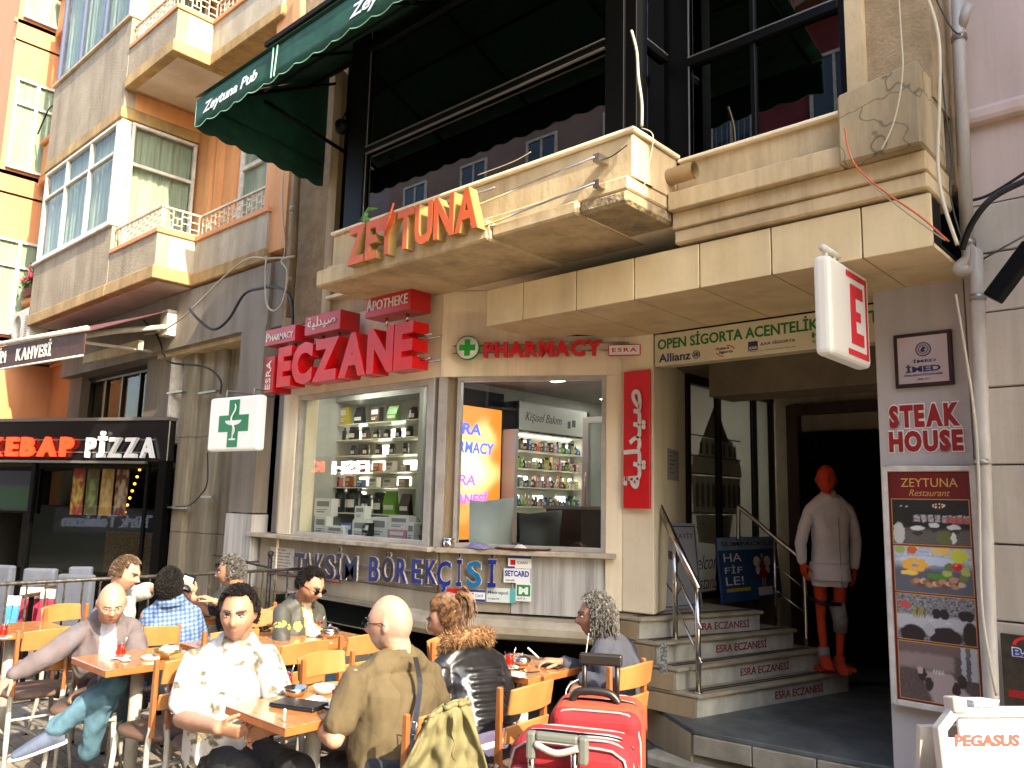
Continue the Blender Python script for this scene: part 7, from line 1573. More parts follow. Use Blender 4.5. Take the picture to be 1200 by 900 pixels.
def head_shape(mb, c, f, u, s=1.0, nu=44, nv=36):
    """sculpted head: c centre, f facing, u up"""
    r = f.cross(u).normalized(); vs = []
    for j in range(nv+1):
        th = math.pi*j/nv
        for i in range(nu):
            a = 2*math.pi*i/nu; x = math.sin(th)*math.cos(a); y = math.sin(th)*math.sin(a); z = math.cos(th)   # x front, y side
            low = max(0, -z); X = x*.098; Y = y*.076; Z = z*.118
            if x < 0: X *= 1.02; X += .03*low*low*1.1 if z < 0 else 0
            Y *= 1-.34*low**1.6; 
            if x > 0: X *= 1-.10*max(0, z)**2; X *= 1+.04*low
            g = lambda y0, z0, sy, sz: math.exp(-((Y-y0)/sy)**2-((Z-z0)/sz)**2) if x > 0 else 0
            X += .030*g(0, -.022, .0125, .015)+.014*g(0, .0, .009, .022)+.007*g(0, .028, .045, .012)
            X -= .011*(g(.031, .008, .016, .012)+g(-.031, .008, .016, .012))
            X += .006*(g(.036, -.022, .016, .016)+g(-.036, -.022, .016, .016))
            X += .007*g(0, -.056, .02, .006)-.004*g(0, -.063, .02, .004)+.007*g(0, -.069, .018, .006)+.009*g(0, -.096, .02, .014)
            vs.append(c+(f*X+r*Y+u*Z)*s)
    fs = [(j*nu+i, j*nu+(i+1) % nu, (j+1)*nu+(i+1) % nu, (j+1)*nu+i) for j in range(nv) for i in range(nu)]
    mb.add(vs, fs)
    for sg in (-1, 1):   # ears
        e = c+(r*(.074*sg)-f*.008+u*-.002)*s; M = frame(e, (f-r*sg*.45), u); mb.blob((0, 0, 0), .03*s, 10, 8, M, (.55, 1, .30))
def limb(mb, P, rad, n=14):
    mb.tube(P, rad, n)
    for p, r in ((P[0], rad[0]), (P[-1], rad[-1])): mb.blob(p, r, 12, 8)
def loft(mb, secs, n=22):
    vs = []
    for c, a, b in secs:
        for i in range(n):
            t = 2*math.pi*i/n; cc, s = math.cos(t), math.sin(t); k = (abs(cc)**2.5+abs(s)**2.5)**(-1/2.5); vs.append(V(c)+V(a)*cc*k+V(b)*s*k)
    k = len(secs); mb.add(vs, [(j*n+i, j*n+(i+1) % n, (j+1)*n+(i+1) % n, (j+1)*n+i) for j in range(k-1) for i in range(n)]+[tuple(range(n)), tuple(range((k-1)*n, k*n))])
def hand(mb, w, d, nrm, side, curl=.5, s=1.0, spread=.10):
    """w wrist, d direction of the palm, nrm back-of-hand normal, side = direction of the thumb"""
    d = d.normalized(); sd = (side-d*side.dot(d)).normalized(); nrm = sd.cross(d) if sd.cross(d).dot(nrm) > 0 else -sd.cross(d)
    loft(mb, [(w, sd*.026*s, nrm*.018*s), (w+d*.03*s, sd*.034*s, nrm*.017*s), (w+d*.07*s, sd*.042*s, nrm*.014*s), (w+d*.092*s, sd*.041*s, nrm*.011*s)], 14)
    for k, (off, L, r) in enumerate(((.030, .072, .0088), (.010, .080, .0090), (-.011, .075, .0086), (-.031, .060, .0078))):
        p = w+d*(.084-.004*abs(k-1))*s+sd*off*s; dr = (d+sd*spread*(1.5-k)*.8).normalized(); P = [p-dr*.012*s, p]; cu = curl*(1+.12*k)
        for j, f_ in enumerate((.44, .31, .25)):
            dr = (Matrix.Rotation(cu*(1 if j else .7), 3, -sd if sd.cross(d).dot(nrm) > 0 else sd) @ dr)
            P.append(P[-1]+dr*L*f_*s)
        mb.tube(P, [r*s, r*s, r*s, r*.94*s, r*.8*s], 8); mb.blob(P[-1], r*.8*s, 8, 6)
    p = w+d*.022*s+sd*.026*s; t1 = (d*.55+sd*.8-nrm*.25).normalized(); t2 = (d*.85+sd*.35-nrm*.35).normalized(); P = [p-sd*.012*s, p+t1*.036*s, p+t1*.036*s+t2*.03*s, p+t1*.036*s+t2*.052*s]
    mb.tube(P, [.014*s, .0115*s, .0098*s, .008*s], 8); mb.blob(P[-1], .0082*s, 8, 6)
def shoe(name, m, parent, ankle, toe, sole=None):
    """ankle joint -> toe tip"""
    f = (toe-ankle); f.z *= .4; f.normalize(); r = f.cross(Vector((0, 0, 1))).normalized(); u = r.cross(f); b = ankle-u*.075; q = MB()
    loft(q, [(b-f*.05+u*.02, r*.026, u*.022), (b-f*.03+u*.03, r*.034, u*.032), (b+f*.04+u*.038, r*.040, u*.044), (b+f*.10+u*.030, r*.047, u*.036), (b+f*.16+u*.020, r*.046, u*.025), (b+f*.20+u*.014, r*.030, u*.016)], 16)
    q.tube([ankle+u*.03, b+u*.03], [.042, .042], 12); me = remesh(q, .006, 2); me.materials.append(m); o = link(name, me, parent)
    for p in me.polygons: p.use_smooth = True
    if sole:
        q = MB(); loft(q, [(b-f*.056-u*.004, r*.024, u*.010), (b-f*.03-u*.004, r*.038, u*.011), (b+f*.11-u*.004, r*.047, u*.010), (b+f*.17-u*.002, r*.046, u*.009), (b+f*.218+u*.0, r*.028, u*.008)], 16); q.build('sole', sole, o)
def hairpiece(parent, c, f, u, s, inside, m, thick=.012, n=900, length=.03, down=0.0, wild=.4, seed=1, fringe=0, base=True, lift=.3, tw=.0034):
    """scalp shell plus many small tufts; inside(x,y,z) -> True where hair grows (unit head coordinates)"""
    r = f.cross(u).normalized(); rg = random.Random(seed)
    def P(x, y, z, off):
        X = x*(.100+off); Y = y*(.079+off); Z = z*(.120+off)
        if z < 0: Y *= 1-.2*z*z
        if x < 0 and z < 0: X += .02*z*z
        return c+(f*X+r*Y+u*Z)*s
    if base:
        q = MB(); q.smooth = True; nu, nv = 48, 32; idx = {}; vs = []; fs = []
        def vid(i, j):
            k = (i % nu, j)
            if k not in idx:
                th = math.pi*j/nv; a = 2*math.pi*i/nu; x, y, z = math.sin(th)*math.cos(a), math.sin(th)*math.sin(a), math.cos(th)
                nz = noise.noise(Vector((x*4+seed, y*4, z*4)))*.5+noise.noise(Vector((x*11+seed, y*11, z*11)))*.35
                idx[k] = len(vs); vs.append(P(x, y, z, thick*(.55+.6*nz)))
            return idx[k]
        for j in range(nv):
            for i in range(nu):
                th = math.pi*(j+.5)/nv; a = 2*math.pi*(i+.5)/nu
                if inside(math.sin(th)*math.cos(a), math.sin(th)*math.sin(a), math.cos(th)): fs.append((vid(i, j), vid(i+1, j), vid(i+1, j+1), vid(i, j+1)))
        q.add(vs, fs); o = q.build('hair', m, parent); md = o.modifiers.new('t', 'SOLIDIFY'); md.thickness = thick*.8; md.offset = -1
    q = MB(); k = 0
    while k < n:
        z = rg.uniform(-.9, 1); a = rg.uniform(0, 2*math.pi); t = math.sqrt(1-z*z); x, y = t*math.cos(a), t*math.sin(a)
        if not inside(x, y, z): continue
        k += 1; p = P(x, y, z, thick*.35); nrm = (f*x+r*y+u*z).normalized(); tang = Vector((rg.gauss(0, 1), rg.gauss(0, 1), rg.gauss(0, 1)))*wild+(-u)*down+(f*fringe if z > .3 else -f*abs(fringe)*.5)
        tang = (tang-nrm*tang.dot(nrm)); L = length*rg.uniform(.5, 1.2); d = (nrm*lift+tang*.8).normalized(); w_ = nrm.cross(d); w_ = (w_.normalized() if w_.length > 1e-5 else r)*tw
        m1 = p+d*L*.55+nrm*.003; e = p+d*L-u*L*.2*down; q.add([p-w_, p+w_, m1+w_*.8, m1-w_*.8, e, p+nrm*.004, m1+nrm*.004], [(0, 1, 2, 3), (3, 2, 4), (0, 5, 6, 3), (5, 1, 2, 6), (6, 2, 4), (3, 6, 4)])
    return q.build('hair_tufts', m, parent, kind='stuff')
def face_paint(c, f, u, s, skin, lip=(.24, .07, .06), brow=(.03, .02, .015), beard=None, bald=None, hands=True):
    r = f.cross(u).normalized()
    def fn(p):
        d = (p-c)/s; X, Y, Z = d.dot(f), d.dot(r), d.dot(u); col = list(skin)
        nz = noise.noise(p*28); n3 = noise.noise(p*95); col = [col[0]*(1+.10*nz+.06*n3), col[1]*(1+.13*nz+.10*n3), col[2]*(1+.13*nz+.10*n3)]
        if abs(Z) < .14 and abs(Y) < .1 and abs(X) < .13:
            def mixc(t, cc):
                for k in range(3): col[k] = col[k]*(1-t)+cc[k]*t
            if X > .03:
                ch = math.exp(-((abs(Y)-.035)/.02)**2-((Z+.03)/.025)**2); mixc(.25*ch, (.5, .18, .12))
                if beard:
                    t = 0
                    if Z < -.03 and X > 0: t = beard[3]*min(1, max(0, (-.03-Z)/.02))*(0 if (abs(Y) < .018 and abs(Z+.062) < .008) else 1)
                    if abs(Y) < .028 and -.052 < Z < -.038: t = beard[3]*1.1
                    mixc(min(1, t), beard[:3])
                if abs(Y) < .023 and abs(Z+.062) < .0085*(1-abs(Y)/.03): mixc(.95, lip)
                for sg in (-1, 1):
                    y = Y*sg-.031
                    if abs(y) < .019 and abs(Z-.028-.004*(1-(y/.02)**2)) < .0048: mixc(.85, brow)
                    e = (y/.0150)**2+((Z-.008)/.0058)**2
                    if e < 1: mixc(.9, (.62, .58, .54))
                    if (y/.0062)**2+((Z-.008)/.0062)**2 < 1 and e < 1.15: mixc(1, (.02, .012, .008))
                    if 1 <= e < 1.6 and Z > .008: mixc(.75, (.03, .02, .015))
                if abs(abs(Y)-.009) < .004 and abs(Z+.038) < .003: mixc(.7, (.08, .03, .02))
            if bald:
                t = 0
                if X < .035 and -.075 < Z < .075: t = .85*min(1, (.035-X)/.03)*min(1, (.075-Z)/.03)
                mixc(t*(.7+.5*noise.noise(p*60)), bald)
        return (col[0], col[1], col[2], 1)
    return fn
def glasses(parent, c, f, u, s, m, lens=None, rim=.0022):
    r = f.cross(u).normalized()
    for sg in (-1, 1):
        P = [c+(f*.104+r*(sg*.033+.021*math.cos(t*.4488))+u*(.004+.016*math.sin(t*.4488)))*s-f*.012*abs(math.cos(t*.4488))*0 for t in range(15)]
        MB().tube(P, rim, 5).build('rim', m, parent); MB().tube([c+(f*.102+r*sg*.055+u*.008)*s, c+(f*.0+r*sg*.083+u*.012)*s, c+(-f*.02+r*sg*.082+u*.0)*s], rim*.8, 5).build('temple', m, parent)
        if lens: q = MB(); q.add(P[:14], [tuple(range(14))]); q.build('lens', lens, parent)
    MB().tube([c+(f*.108-r*.012+u*.008)*s, c+(f*.110+u*.011)*s, c+(f*.108+r*.012+u*.008)*s], rim, 5).build('bridge', m, parent)

def person(label, J, skin, top, legs, voxel=.008, s=1.0, sleeve='long', build=1.0, face=None, collar=None, fold=.0075, topcol=None, hands=((.5, 1), (.5, 1)), name='person', cat='person', belly=0, dress_len=0.0, disp=None, shoes=None, headmat=None, wide=1.0, seed=0):
    """J: world joints - head, f (facing), u, neck, sL sR shoulders, eL eR, wL wR, dL dR (hand directions), hip, f_hip, kL kR, aL aR, tL tR"""
    g = {k: V(v) for k, v in J.items()}
    hip = g['hip']; neck = g['neck']; shc = (g['sL']+g['sR'])/2; ax = (g['sR']-g['sL']); ax.normalize(); fh = g['fh'].normalized(); rh = fh.cross(Vector((0, 0, 1))).normalized()
    root = empty(name, (hip.x, hip.y, 0), label, cat); upv = (neck-hip).normalized(); ft = ax.cross(upv).normalized()
    if ft.dot(fh) < 0 and ft.dot(fh) < -.3: ft = -ft
    rt_ = ft.cross(upv).normalized()
    if rt_.dot(ax) < 0: rt_ = -rt_
    sw = (g['sR']-g['sL']).length/2
    def torso(q, e, wst=0):
        mid = lambda t, o=0: hip.lerp(shc, t)+ft*o
        loft(q, [(hip-upv*.10, rh*(.15*build+e), fh*(.10+e)), (hip, rh*(.172*build+e), fh*(.125*build+e)), (mid(.28, .01+belly*.5), rh.lerp(rt_, .4)*(.160*build+e+wst), fh.lerp(ft, .4)*(.118*build+belly*.6+e)),
                 (mid(.55, .01+belly*.35), rt_*(.160*build+e+wst), ft*(.115*build+belly*.4+e)), (mid(.80), rt_*(.175*build+e), ft*(.115*build+e)), (mid(.96), rt_*(sw*.96+e), ft*(.088*build+e)), (shc+upv*.035, rt_*(sw*.72+e), ft*(.068+e)), (neck+upv*.0, rt_*(.075+e*.8), ft*(.062+e*.8))], 26)
        for sd in 'LR': S_ = g['s'+sd]; q.tube([neck-upv*.012, neck.lerp(S_, .45)-upv*.004, S_-rt_*(.015 if sd == 'R' else -.015)], [.058+e, .054+e, .046+e], 14)
    def arms(q, e, upto=3, loose=0):
        for sd in 'LR':
            S_, E_, W_ = g['s'+sd], g['e'+sd], g['w'+sd]; b = build
            S2 = S_-rt_*(.01 if sd == 'R' else -.01)
            if upto >= 2: limb(q, [S2, S_.lerp(E_, .5), E_], [.050*b+e, .044*b+e+loose, .039*b+e+loose])
            elif upto == 1: E2 = S_.lerp(E_, .72); limb(q, [S2, S_.lerp(E2, .5), E2], [.051*b+e, .048*b+e+loose, .050*b+e+loose])
            if upto >= 3: limb(q, [E_, E_.lerp(W_, .35), E_.lerp(W_, .93)], [.039*b+e+loose, .038*b+e+loose, .029*b+e+loose])
    # skin body: head, neck, torso, arms, hands, legs in one continuous surface
    q = MB(); q.smooth = True; torso(q, -.012)
    head_shape(q, g['head'], g['f'], g['u'], s); nb = g['head']-g['u']*.06*s-g['f']*.02*s; limb(q, [neck-upv*.03, neck.lerp(nb, .5), nb], [.050*build, .053*build, .056*build])
    for sd in 'LR':
        S_, E_, W_ = g['s'+sd], g['e'+sd], g['w'+sd]; b = build
        limb(q, [S_, S_.lerp(E_, .5), E_], [.045*b, .041*b, .034*b]); limb(q, [E_, E_.lerp(W_, .3), E_.lerp(W_, .75), W_], [.035*b, .037*b, .028*b, .024*b])
        cu, _ = hands[0 if sd == 'L' else 1]; D = g['d'+sd].normalized(); N = g.get('n'+sd, Vector((0, 0, 1))); TH = g.get('t_'+sd, (D.cross(N))*(1 if sd == 'L' else -1)); hand(q, W_, D, N, TH, cu, s)
        limb(q, [hip+rh*(.08 if sd == 'R' else -.08), hip.lerp(g['k'+sd], .55)+rh*(.03 if sd == 'R' else -.03), g['k'+sd]], [.066*b, .058*b, .042*b]); limb(q, [g['k'+sd], g['k'+sd].lerp(g['a'+sd], .35), g['a'+sd]], [.042*b, .042*b, .032*b])
    me = remesh(q, min(voxel, .0065), 1); paintmesh(me, face_paint(g['head'], g['f'], g['u'], s, skin, **(face or {}))) if not headmat else None
    me.materials.append(headmat or SK)
    for p in me.polygons: p.use_smooth = True
    body = link('body', me, root)
    if not headmat:
        hc, hf, hu = g['head'], g['f'], g['u']; hr = hf.cross(hu).normalized(); bw = (face or {}).get('brow', (.03, .02, .015))
        if ('brow%.2f' % bw[0]) not in MATS: mat('brow%.2f' % bw[0], tuple(bw)+(1,), rough=.8)
        for sg in (-1, 1):
            o_ = hc+(hr*.031*sg+hu*.008+hf*.0800)*s; MB().blob((0, 0, 0), .0135*s, 12, 8, frame(o_, hf, hu), (.8, .42, 1.0)).build('eye', MATS['eye_white'], body)
            MB().blob(tuple(hc+(hr*(.031*sg)+hu*.008+hf*.0862)*s), .0050*s, 8, 6).build('iris', MATS['iris'], body)
            MB().tube([hc+(hr*sg*a_+hu*(.0105+.0045*math.sin((a_-.015)/.032*math.pi))+hf*(.092-.012*((a_-.02)/.03)**2))*s for a_ in (.014, .022, .031, .040, .047)], [.0012, .0022, .0026, .0022, .001], 6).build('eyelid', MATS['iris'], body)
            MB().tube([hc+(hr*sg*a_+hu*(.0245+.005*math.sin((a_-.010)/.044*math.pi*.8))+hf*(.1005-.016*((a_-.014)/.036)**2))*s for a_ in (.010, .020, .031, .042, .050)], [.003, .0044, .0044, .0036, .0014], 6).build('eyebrow', MATS['brow%.2f' % bw[0]], body)
    # trousers
    if legs:
        q = MB(); q.smooth = True; loft(q, [(hip-upv*.09, rh*(.155*build), fh*.11), (hip+upv*.0, rh*(.178*build), fh*(.132*build)), (hip+upv*.10, rh*(.165*build), fh*(.125*build+belly*.3))], 24)
        for sd in 'LR':
            b = build; k = g['k'+sd]; a = g['a'+sd]; limb(q, [hip+rh*(.085 if sd == 'R' else -.085), hip.lerp(k, .5)+rh*(.025 if sd == 'R' else -.025), k], [.084*b, .074*b, .056*b]); limb(q, [k, k.lerp(a, .4), k.lerp(a, .94)], [.056*b, .052*b, .046*b])
        me = remesh(q, max(voxel, .009), 2, fold, 10, seed+5); me.materials.append(legs); 
        for p in me.polygons: p.use_smooth = True
        link('trousers', me, root)
    if top:
        q = MB(); q.smooth = True; torso(q, .008, .006)
        if dress_len: loft(q, [(hip-Vector((0, 0, dress_len)), rh*(.20*build), fh*.15), (hip+upv*.08, rh*(.185*build), fh*.14)], 24)
        arms(q, .006, {'short': 1, 'long': 3, 'none': 0}[sleeve], .004 if sleeve == 'short' else .006)
        if collar: c_ = neck+upv*.012; q.lathe([(0, -.03), (.088, -.03), (.092, .0), (.078, .03), (.064, .034), (0, .02)], (0, 0, 0), 20, frame(c_, rt_, upv) @ Matrix.Rotation(R(-90), 4, 'X'))
        me = remesh(q, voxel+.0005, 2, fold, 9, seed)
        if disp:
            nr = [v.normal.copy() for v in me.vertices]
            for v, n_ in zip(me.vertices, nr): v.co = v.co+n_*disp(v.co, g, ft, rt_, upv, shc, hip)
        if topcol: paintmesh(me, lambda p: topcol(p, g, ft, rt_, upv, shc, hip))
        me.materials.append(top)
        for p in me.polygons: p.use_smooth = True
        tp = link('shirt', me, root)
    root['_'] = 0; del root['_']
    return root, g, (ft, rt_, upv, shc)
def q3(px, py, d): return pt(px, py, d=d/1.0)
def ht(px, py, d): return pt(px, py, d=d)
def chain(hip, neck): return (V(neck)-V(hip)).length
def rot(v, a): return Matrix.Rotation(R(a), 3, 'Z') @ V(v)
cam_dir = lambda p: (Vector((0, 0, CH))-V(p)).normalized()
FWh = Vector((fw.x, fw.y, 0)).normalized(); RTh = rt0.normalized()
def dirc(right, toward, up_=0): return (RTh*right-FWh*toward+Vector((0, 0, up_))).normalized()
def rest(J):
    for sd, sg in (('L', -1), ('R', 1)):
        pass
    return J
UP = Vector((0, 0, 1))
OLD = dict()
tan = (.31, .155, .092); fair = (.37, .20, .13); olive_s = (.28, .145, .085)
# 1 -- man in the white flowered shirt (front), looks at the camera
hd = ht(279, 719, 3.80); f1 = dirc(.12, 1, -.10); u1 = (UP-f1*UP.dot(f1)).normalized()
blackt = mat('black_cloth', '#111114', '#17171a', .85, 9, bump=.15, bscale=90)
def flower(p, g, ft, rt_, upv, shc, hip):
    n1 = noise.noise(p*Vector((22, 22, 30)) if False else Vector((p.x*20, p.y*20, p.z*27))); n2 = noise.noise(Vector((p.x*9+5, p.y*9, p.z*8))); n3 = noise.noise(Vector((p.x*60, p.y*60, p.z*60)))
    if n2 > -.02 and n1 > .12: return (.10, .09, .07, 1) if n3 > 0 else (.20, .17, .11, 1)
    if n2 > -.1 and n1 > .05 and n3 > .0: return (.26, .24, .21, 1)
    return (.46, .45, .43, 1)
J = dict(head=hd, f=f1, u=u1, neck=ht(277, 753, 3.86), sL=ht(313, 772, 3.80), sR=ht(226, 777, 3.84), eL=ht(328, 828, 3.72), eR=ht(213, 842, 3.70), wL=ht(322, 853, 3.50), wR=ht(256, 853, 3.40),
         dL=dirc(-.8, .5, -.1), dR=dirc(1, .1, -.15), nL=UP, nR=dirc(-.2, .8, .5), hip=ht(268, 886, 3.84), fh=dirc(.55, .85), kL=ht(352, 905, 3.40), kR=ht(300, 930, 3.30), aL=ht(360, 1010, 3.45), aR=ht(300, 1030, 3.35))
J['t_R'] = dirc(.1, .6, .8); J['t_L'] = dirc(-.1, .5, .8)
p1, g, fr1 = person('black haired man in a white flowered shirt and black trousers at the front table', J, tan, CLP, blackt, voxel=.007, s=1.04, sleeve='short', build=1.17, topcol=flower, collar=True, face=dict(beard=(.10, .06, .05, .28), brow=(.015, .01, .008)), belly=.03, fold=.011, hands=((.5, 1), (.75, 1)))
hair_k = mat('hair_black', '#0a0807', '#14100e', .75, 40, spec=.2); hair_b = mat('hair_brown', '#3a2a1c', '#5a412a', .55, 40); hair_g = mat('hair_grey', '#5c5751', '#26231f', .6, 60, mixlo=.4, mixhi=.6); hair_blond = mat('hair_blond', '#6b4b30', '#2f1e12', .5, 45, mixlo=.4, mixhi=.6); stub = mat('hair_stubble', '#9a7a64', '#7d6250', .8, 60)
hairpiece(p1, g['head'], g['f'], g['u'], 1.04, lambda x, y, z: (z > .55 or (x < .22 and z > .05) or (x < -.1 and z > -.35)) and not (x > .30 and z < .80), hair_k, .016, 2600, .020, .35, .35, 4, fringe=.7, lift=.45)
mark = MB(); 
# 2 -- man in the olive T-shirt seen from behind
hd = ht(457, 731, 3.52); f2 = dirc(-.93, -.30, -.08); u2 = (UP-f2*UP.dot(f2)).normalized()
olv = mat('olive_shirt', '#4f4229', '#473b24', .9, 5, bump=.7, bscale=11)
J = dict(head=hd, f=f2, u=u2, neck=ht(470, 768, 3.50), sL=ht(417, 797, 3.34), sR=ht(503, 791, 3.66), eL=ht(392, 866, 3.20), eR=ht(520, 860, 3.75), wL=ht(366, 842, 3.42), wR=ht(420, 830, 3.86),
         dL=dirc(-.6, -1.0, .0), dR=dirc(-1, -.1, 0), hip=ht(466, 908, 3.34), fh=dirc(-.74, -.67), kL=ht(385, 900, 3.55), kR=ht(430, 895, 3.85), aL=ht(380, 985, 3.55), aR=ht(420, 970, 3.9))
p2, g, _ = person('balding man in an olive T-shirt with glasses and a shoulder strap, seen from behind', J, fair, olv, mat('dark_jeans', '#22252d', '#1b1e25', .85, 12, bump=.15, bscale=120), voxel=.007, s=1.04, sleeve='short', build=1.10, belly=.03, fold=.011, face=dict(beard=(.45, .42, .40, .6), bald=(.20, .14, .11)), hands=((.35, 1), (.4, 1)), seed=3)
glasses(p2, g['head'], g['f'], g['u'], 1.04, MATS['black_metal'], MATS['window_glass'])
st = [ht(487, 770, 3.42), ht(492, 800, 3.38), ht(489, 830, 3.30), ht(484, 858, 3.22), ht(472, 900, 3.12)]
q = MB(); 
for a, b in zip(spl(st, 5)[:-1], spl(st, 5)[1:]):
    w_ = RTh*.011; t_ = -FWh*.003; q.add([a-w_, a+w_, b+w_, b-w_, a-w_+t_, a+w_+t_, b+w_+t_, b-w_+t_], [(0, 1, 2, 3), (4, 5, 6, 7), (0, 3, 7, 4), (1, 2, 6, 5)])
q.build('shoulder_strap', MATS['black_leather'], p2)
c = ht(484, 852, 3.20); MB().tube([c+RTh*.014+UP*.02, c-RTh*.014+UP*.02, c-RTh*.016-UP*.03, c+RTh*.012-UP*.03, c+RTh*.014+UP*.02], .003, 6).build('buckle', MATS['steel'], p2)
# 3 -- woman in the padded leather jacket
def quilt(p, g, ft, rt_, upv, shc, hip):
    d = p-shc; a = d.dot(rt_); h = d.dot(upv); bk = -d.dot(ft)
    if (p-g['sL'].lerp(g['eL'], .6)).length < .13: return .004*math.sin(p.z*90)
    if bk < .0: return 0
    k = min(1, max(0, (.155-abs(a-.03))/.02))*min(1, max(0, (-h-.02)/.03))*min(1, max(0, (h+.40)/.03)); t = (h+.10*a*abs(a)*3)*1/.042; t -= math.floor(t)
    return k*.012*(math.sin(math.pi*t)-.6)
hd = ht(524, 724, 4.05); f3 = dirc(-.95, -.2, -.35); u3 = (UP-f3*UP.dot(f3)).normalized()
leather = mat('leather_jacket', '#131214', '#1b1a1c', .36, 12, bump=.05, bscale=60)
J = dict(head=hd, f=f3, u=u3, neck=ht(543, 755, 4.02), sL=ht(516, 784, 3.88), sR=ht(582, 776, 4.15), eL=ht(512, 838, 3.72), eR=ht(600, 835, 4.2), wL=ht(482, 820, 3.95), wR=ht(530, 815, 4.3),
         dL=dirc(-1, -.5, .2), dR=dirc(-1, -.3, 0), hip=ht(566, 876, 3.80), fh=dirc(-.74, -.67), kL=ht(500, 880, 4.05), kR=ht(540, 870, 4.3), aL=ht(500, 950, 4.1), aR=ht(540, 940, 4.3))
p3, g, fr = person('woman with a blonde ponytail, black quilted leather jacket and fur collar', J, fair, leather, mat('lilac_trousers', '#b9a9b8', '#a998a8', .9, 8, bump=.1), voxel=.0075, s=.96, build=.98, fold=.002, seed=7, disp=quilt)
hairpiece(p3, g['head'], g['f'], g['u'], .96, lambda x, y, z: (z > .45 or x < .15) and not (x > .55 and z < .75) and not (x > .0 and z < -.2 ) and z > -.75, hair_blond, .010, 2600, .035, -.35, .06, 12, fringe=-1.0, lift=.06)
q = MB(); pb = g['head']-g['f']*.075+g['u']*.062
for i in range(90):
    rg = random.Random(i); o_ = Vector((rg.gauss(0, 1), rg.gauss(0, 1), rg.gauss(0, 1)))*.014; e = pb-g['f']*.055+o_*1.1+UP*-.02; q.tube(spl([pb+o_*.5, pb-g['f']*.035+g['u']*.016+o_, e, e-UP*(.06+.03*rg.random())+o_*.6], 3), [.006]*4+[.007]*3+[.004, .003, .001], 4)
q.build('ponytail', hair_blond, p3)
fur = mat('fur', '#5f3c20', '#8c6a44', .8, 60, mixlo=.4, mixhi=.6)
q = MB(); rg = random.Random(3); ft, rt_, upv, shc = fr; cc = g['neck']+upv*.015-ft*.02
for i in range(4200):
    t = rg.uniform(0, 2*math.pi); rr = .105; ph = rg.uniform(0, 2*math.pi); cen = cc+(rt_*math.cos(t)*1.15+ft*math.sin(t)*.85)*rr-upv*(.03*max(0, math.sin(t))*2)
    nn = (rt_*math.cos(t)+ft*math.sin(t))*math.cos(ph)+upv*math.sin(ph); p = cen+nn*.031; d = (nn+Vector((rg.gauss(0, .5), rg.gauss(0, .5), rg.gauss(0, .5)))-upv*.3).normalized(); L = rg.uniform(.015, .04); w_ = nn.cross(d); w_ = (w_.normalized() if w_.length > 1e-5 else ft)*.002; q.add([p-w_, p+w_, p+d*L], [(0, 1, 2)])
q.tube([cc+(rt_*math.cos(t*.3142)*1.15+ft*math.sin(t*.3142)*.85)*.105-upv*(.06*max(0, math.sin(t*.3142))) for t in range(21)], .034, 10)
q.build('fur_collar', fur, p3, kind='stuff')
# 4 -- man with curly grey hair
hd = ht(700, 722, 4.42); f4 = dirc(-.98, -.1, -.1); u4 = (UP-f4*UP.dot(f4)).normalized()
J = dict(head=hd, f=f4, u=u4, neck=ht(712, 748, 4.42), sL=ht(703, 769, 4.26), sR=ht(735, 762, 4.56), eL=ht(722, 806, 4.12), eR=ht(722, 803, 4.6), wL=ht(683, 796, 4.20), wR=ht(658, 776, 4.46),
         dL=dirc(-.5, .2, -.9), dR=dirc(-1, .1, .12), nL=dirc(-.6, .8, .3), hip=ht(722, 846, 4.36), fh=dirc(-.74, -.67), kL=ht(650, 850, 4.5), kR=ht(670, 842, 4.7), aL=ht(650, 915, 4.5), aR=ht(668, 900, 4.7))
p4, g, _ = person('man with long curly grey hair and dark grey top, smoking at the right table', J, olive_s, mat('slate_top', '#3a3b45', '#33343d', .9, 6, bump=.7, bscale=13), blackt, voxel=.008, s=1.03, build=1.04, fold=.007, face=dict(beard=(.2, .18, .17, .3)), hands=((.7, 1), (.5, 1)), seed=11)
hairpiece(p4, g['head'], g['f'], g['u'], 1.03, lambda x, y, z: (z > .58 or x < .18) and not (x > .5 and z < .8) and z > -.88, hair_g, .016, 1400, .024, .8, .5, 21, lift=.25)
q = MB(); rg = random.Random(8)
for i in range(420):
    a = rg.uniform(-1.9, 1.9); z = rg.uniform(-.3, .9); t = math.sqrt(max(0, 1-z*z)); r_ = g['f'].cross(g['u']); p = g['head']+(-g['f']*.108*t*math.cos(a)+r_*.088*t*math.sin(a)+g['u']*.118*z)*1.03; P = []; ph = rg.random()*6; L = rg.uniform(.04, .12)
    for k in range(8): P.append(p-UP*L*k/7+(-g['f']*math.cos(a)+r_*math.sin(a))*(.0+.008*math.sin(ph+k*1.5)+.006*k/7)+r_*.008*math.cos(ph+k*1.5))
    q.tube(P, [.002]+[.0030]*5+[.002, .0006], 4)
q.build('curls', hair_g, p4)
p = ht(645, 778, 4.46); MB().tube([g['wR']+dirc(-1, .1, .1)*.13+UP*.01, g['wR']+dirc(-1, .1, .3)*.20+UP*.02], .0045, 8).build('cigarette', MATS['paper'], None, 'white cigarette in the hand of the curly haired man', 'cigarette')
q = MB(); q.tube(spl([ht(690, 742, 4.3), ht(687, 765, 4.28), ht(685, 790, 4.2), ht(668, 802, 4.15), ht(663, 815, 4.1), ht(668, 835, 4.0), ht(660, 850, 4.0)], 6), .0022, 5); q.build('earphone_cord', MATS['paper'], None, 'thin white earphone cord hanging from the curly haired man to his phone', 'cord')
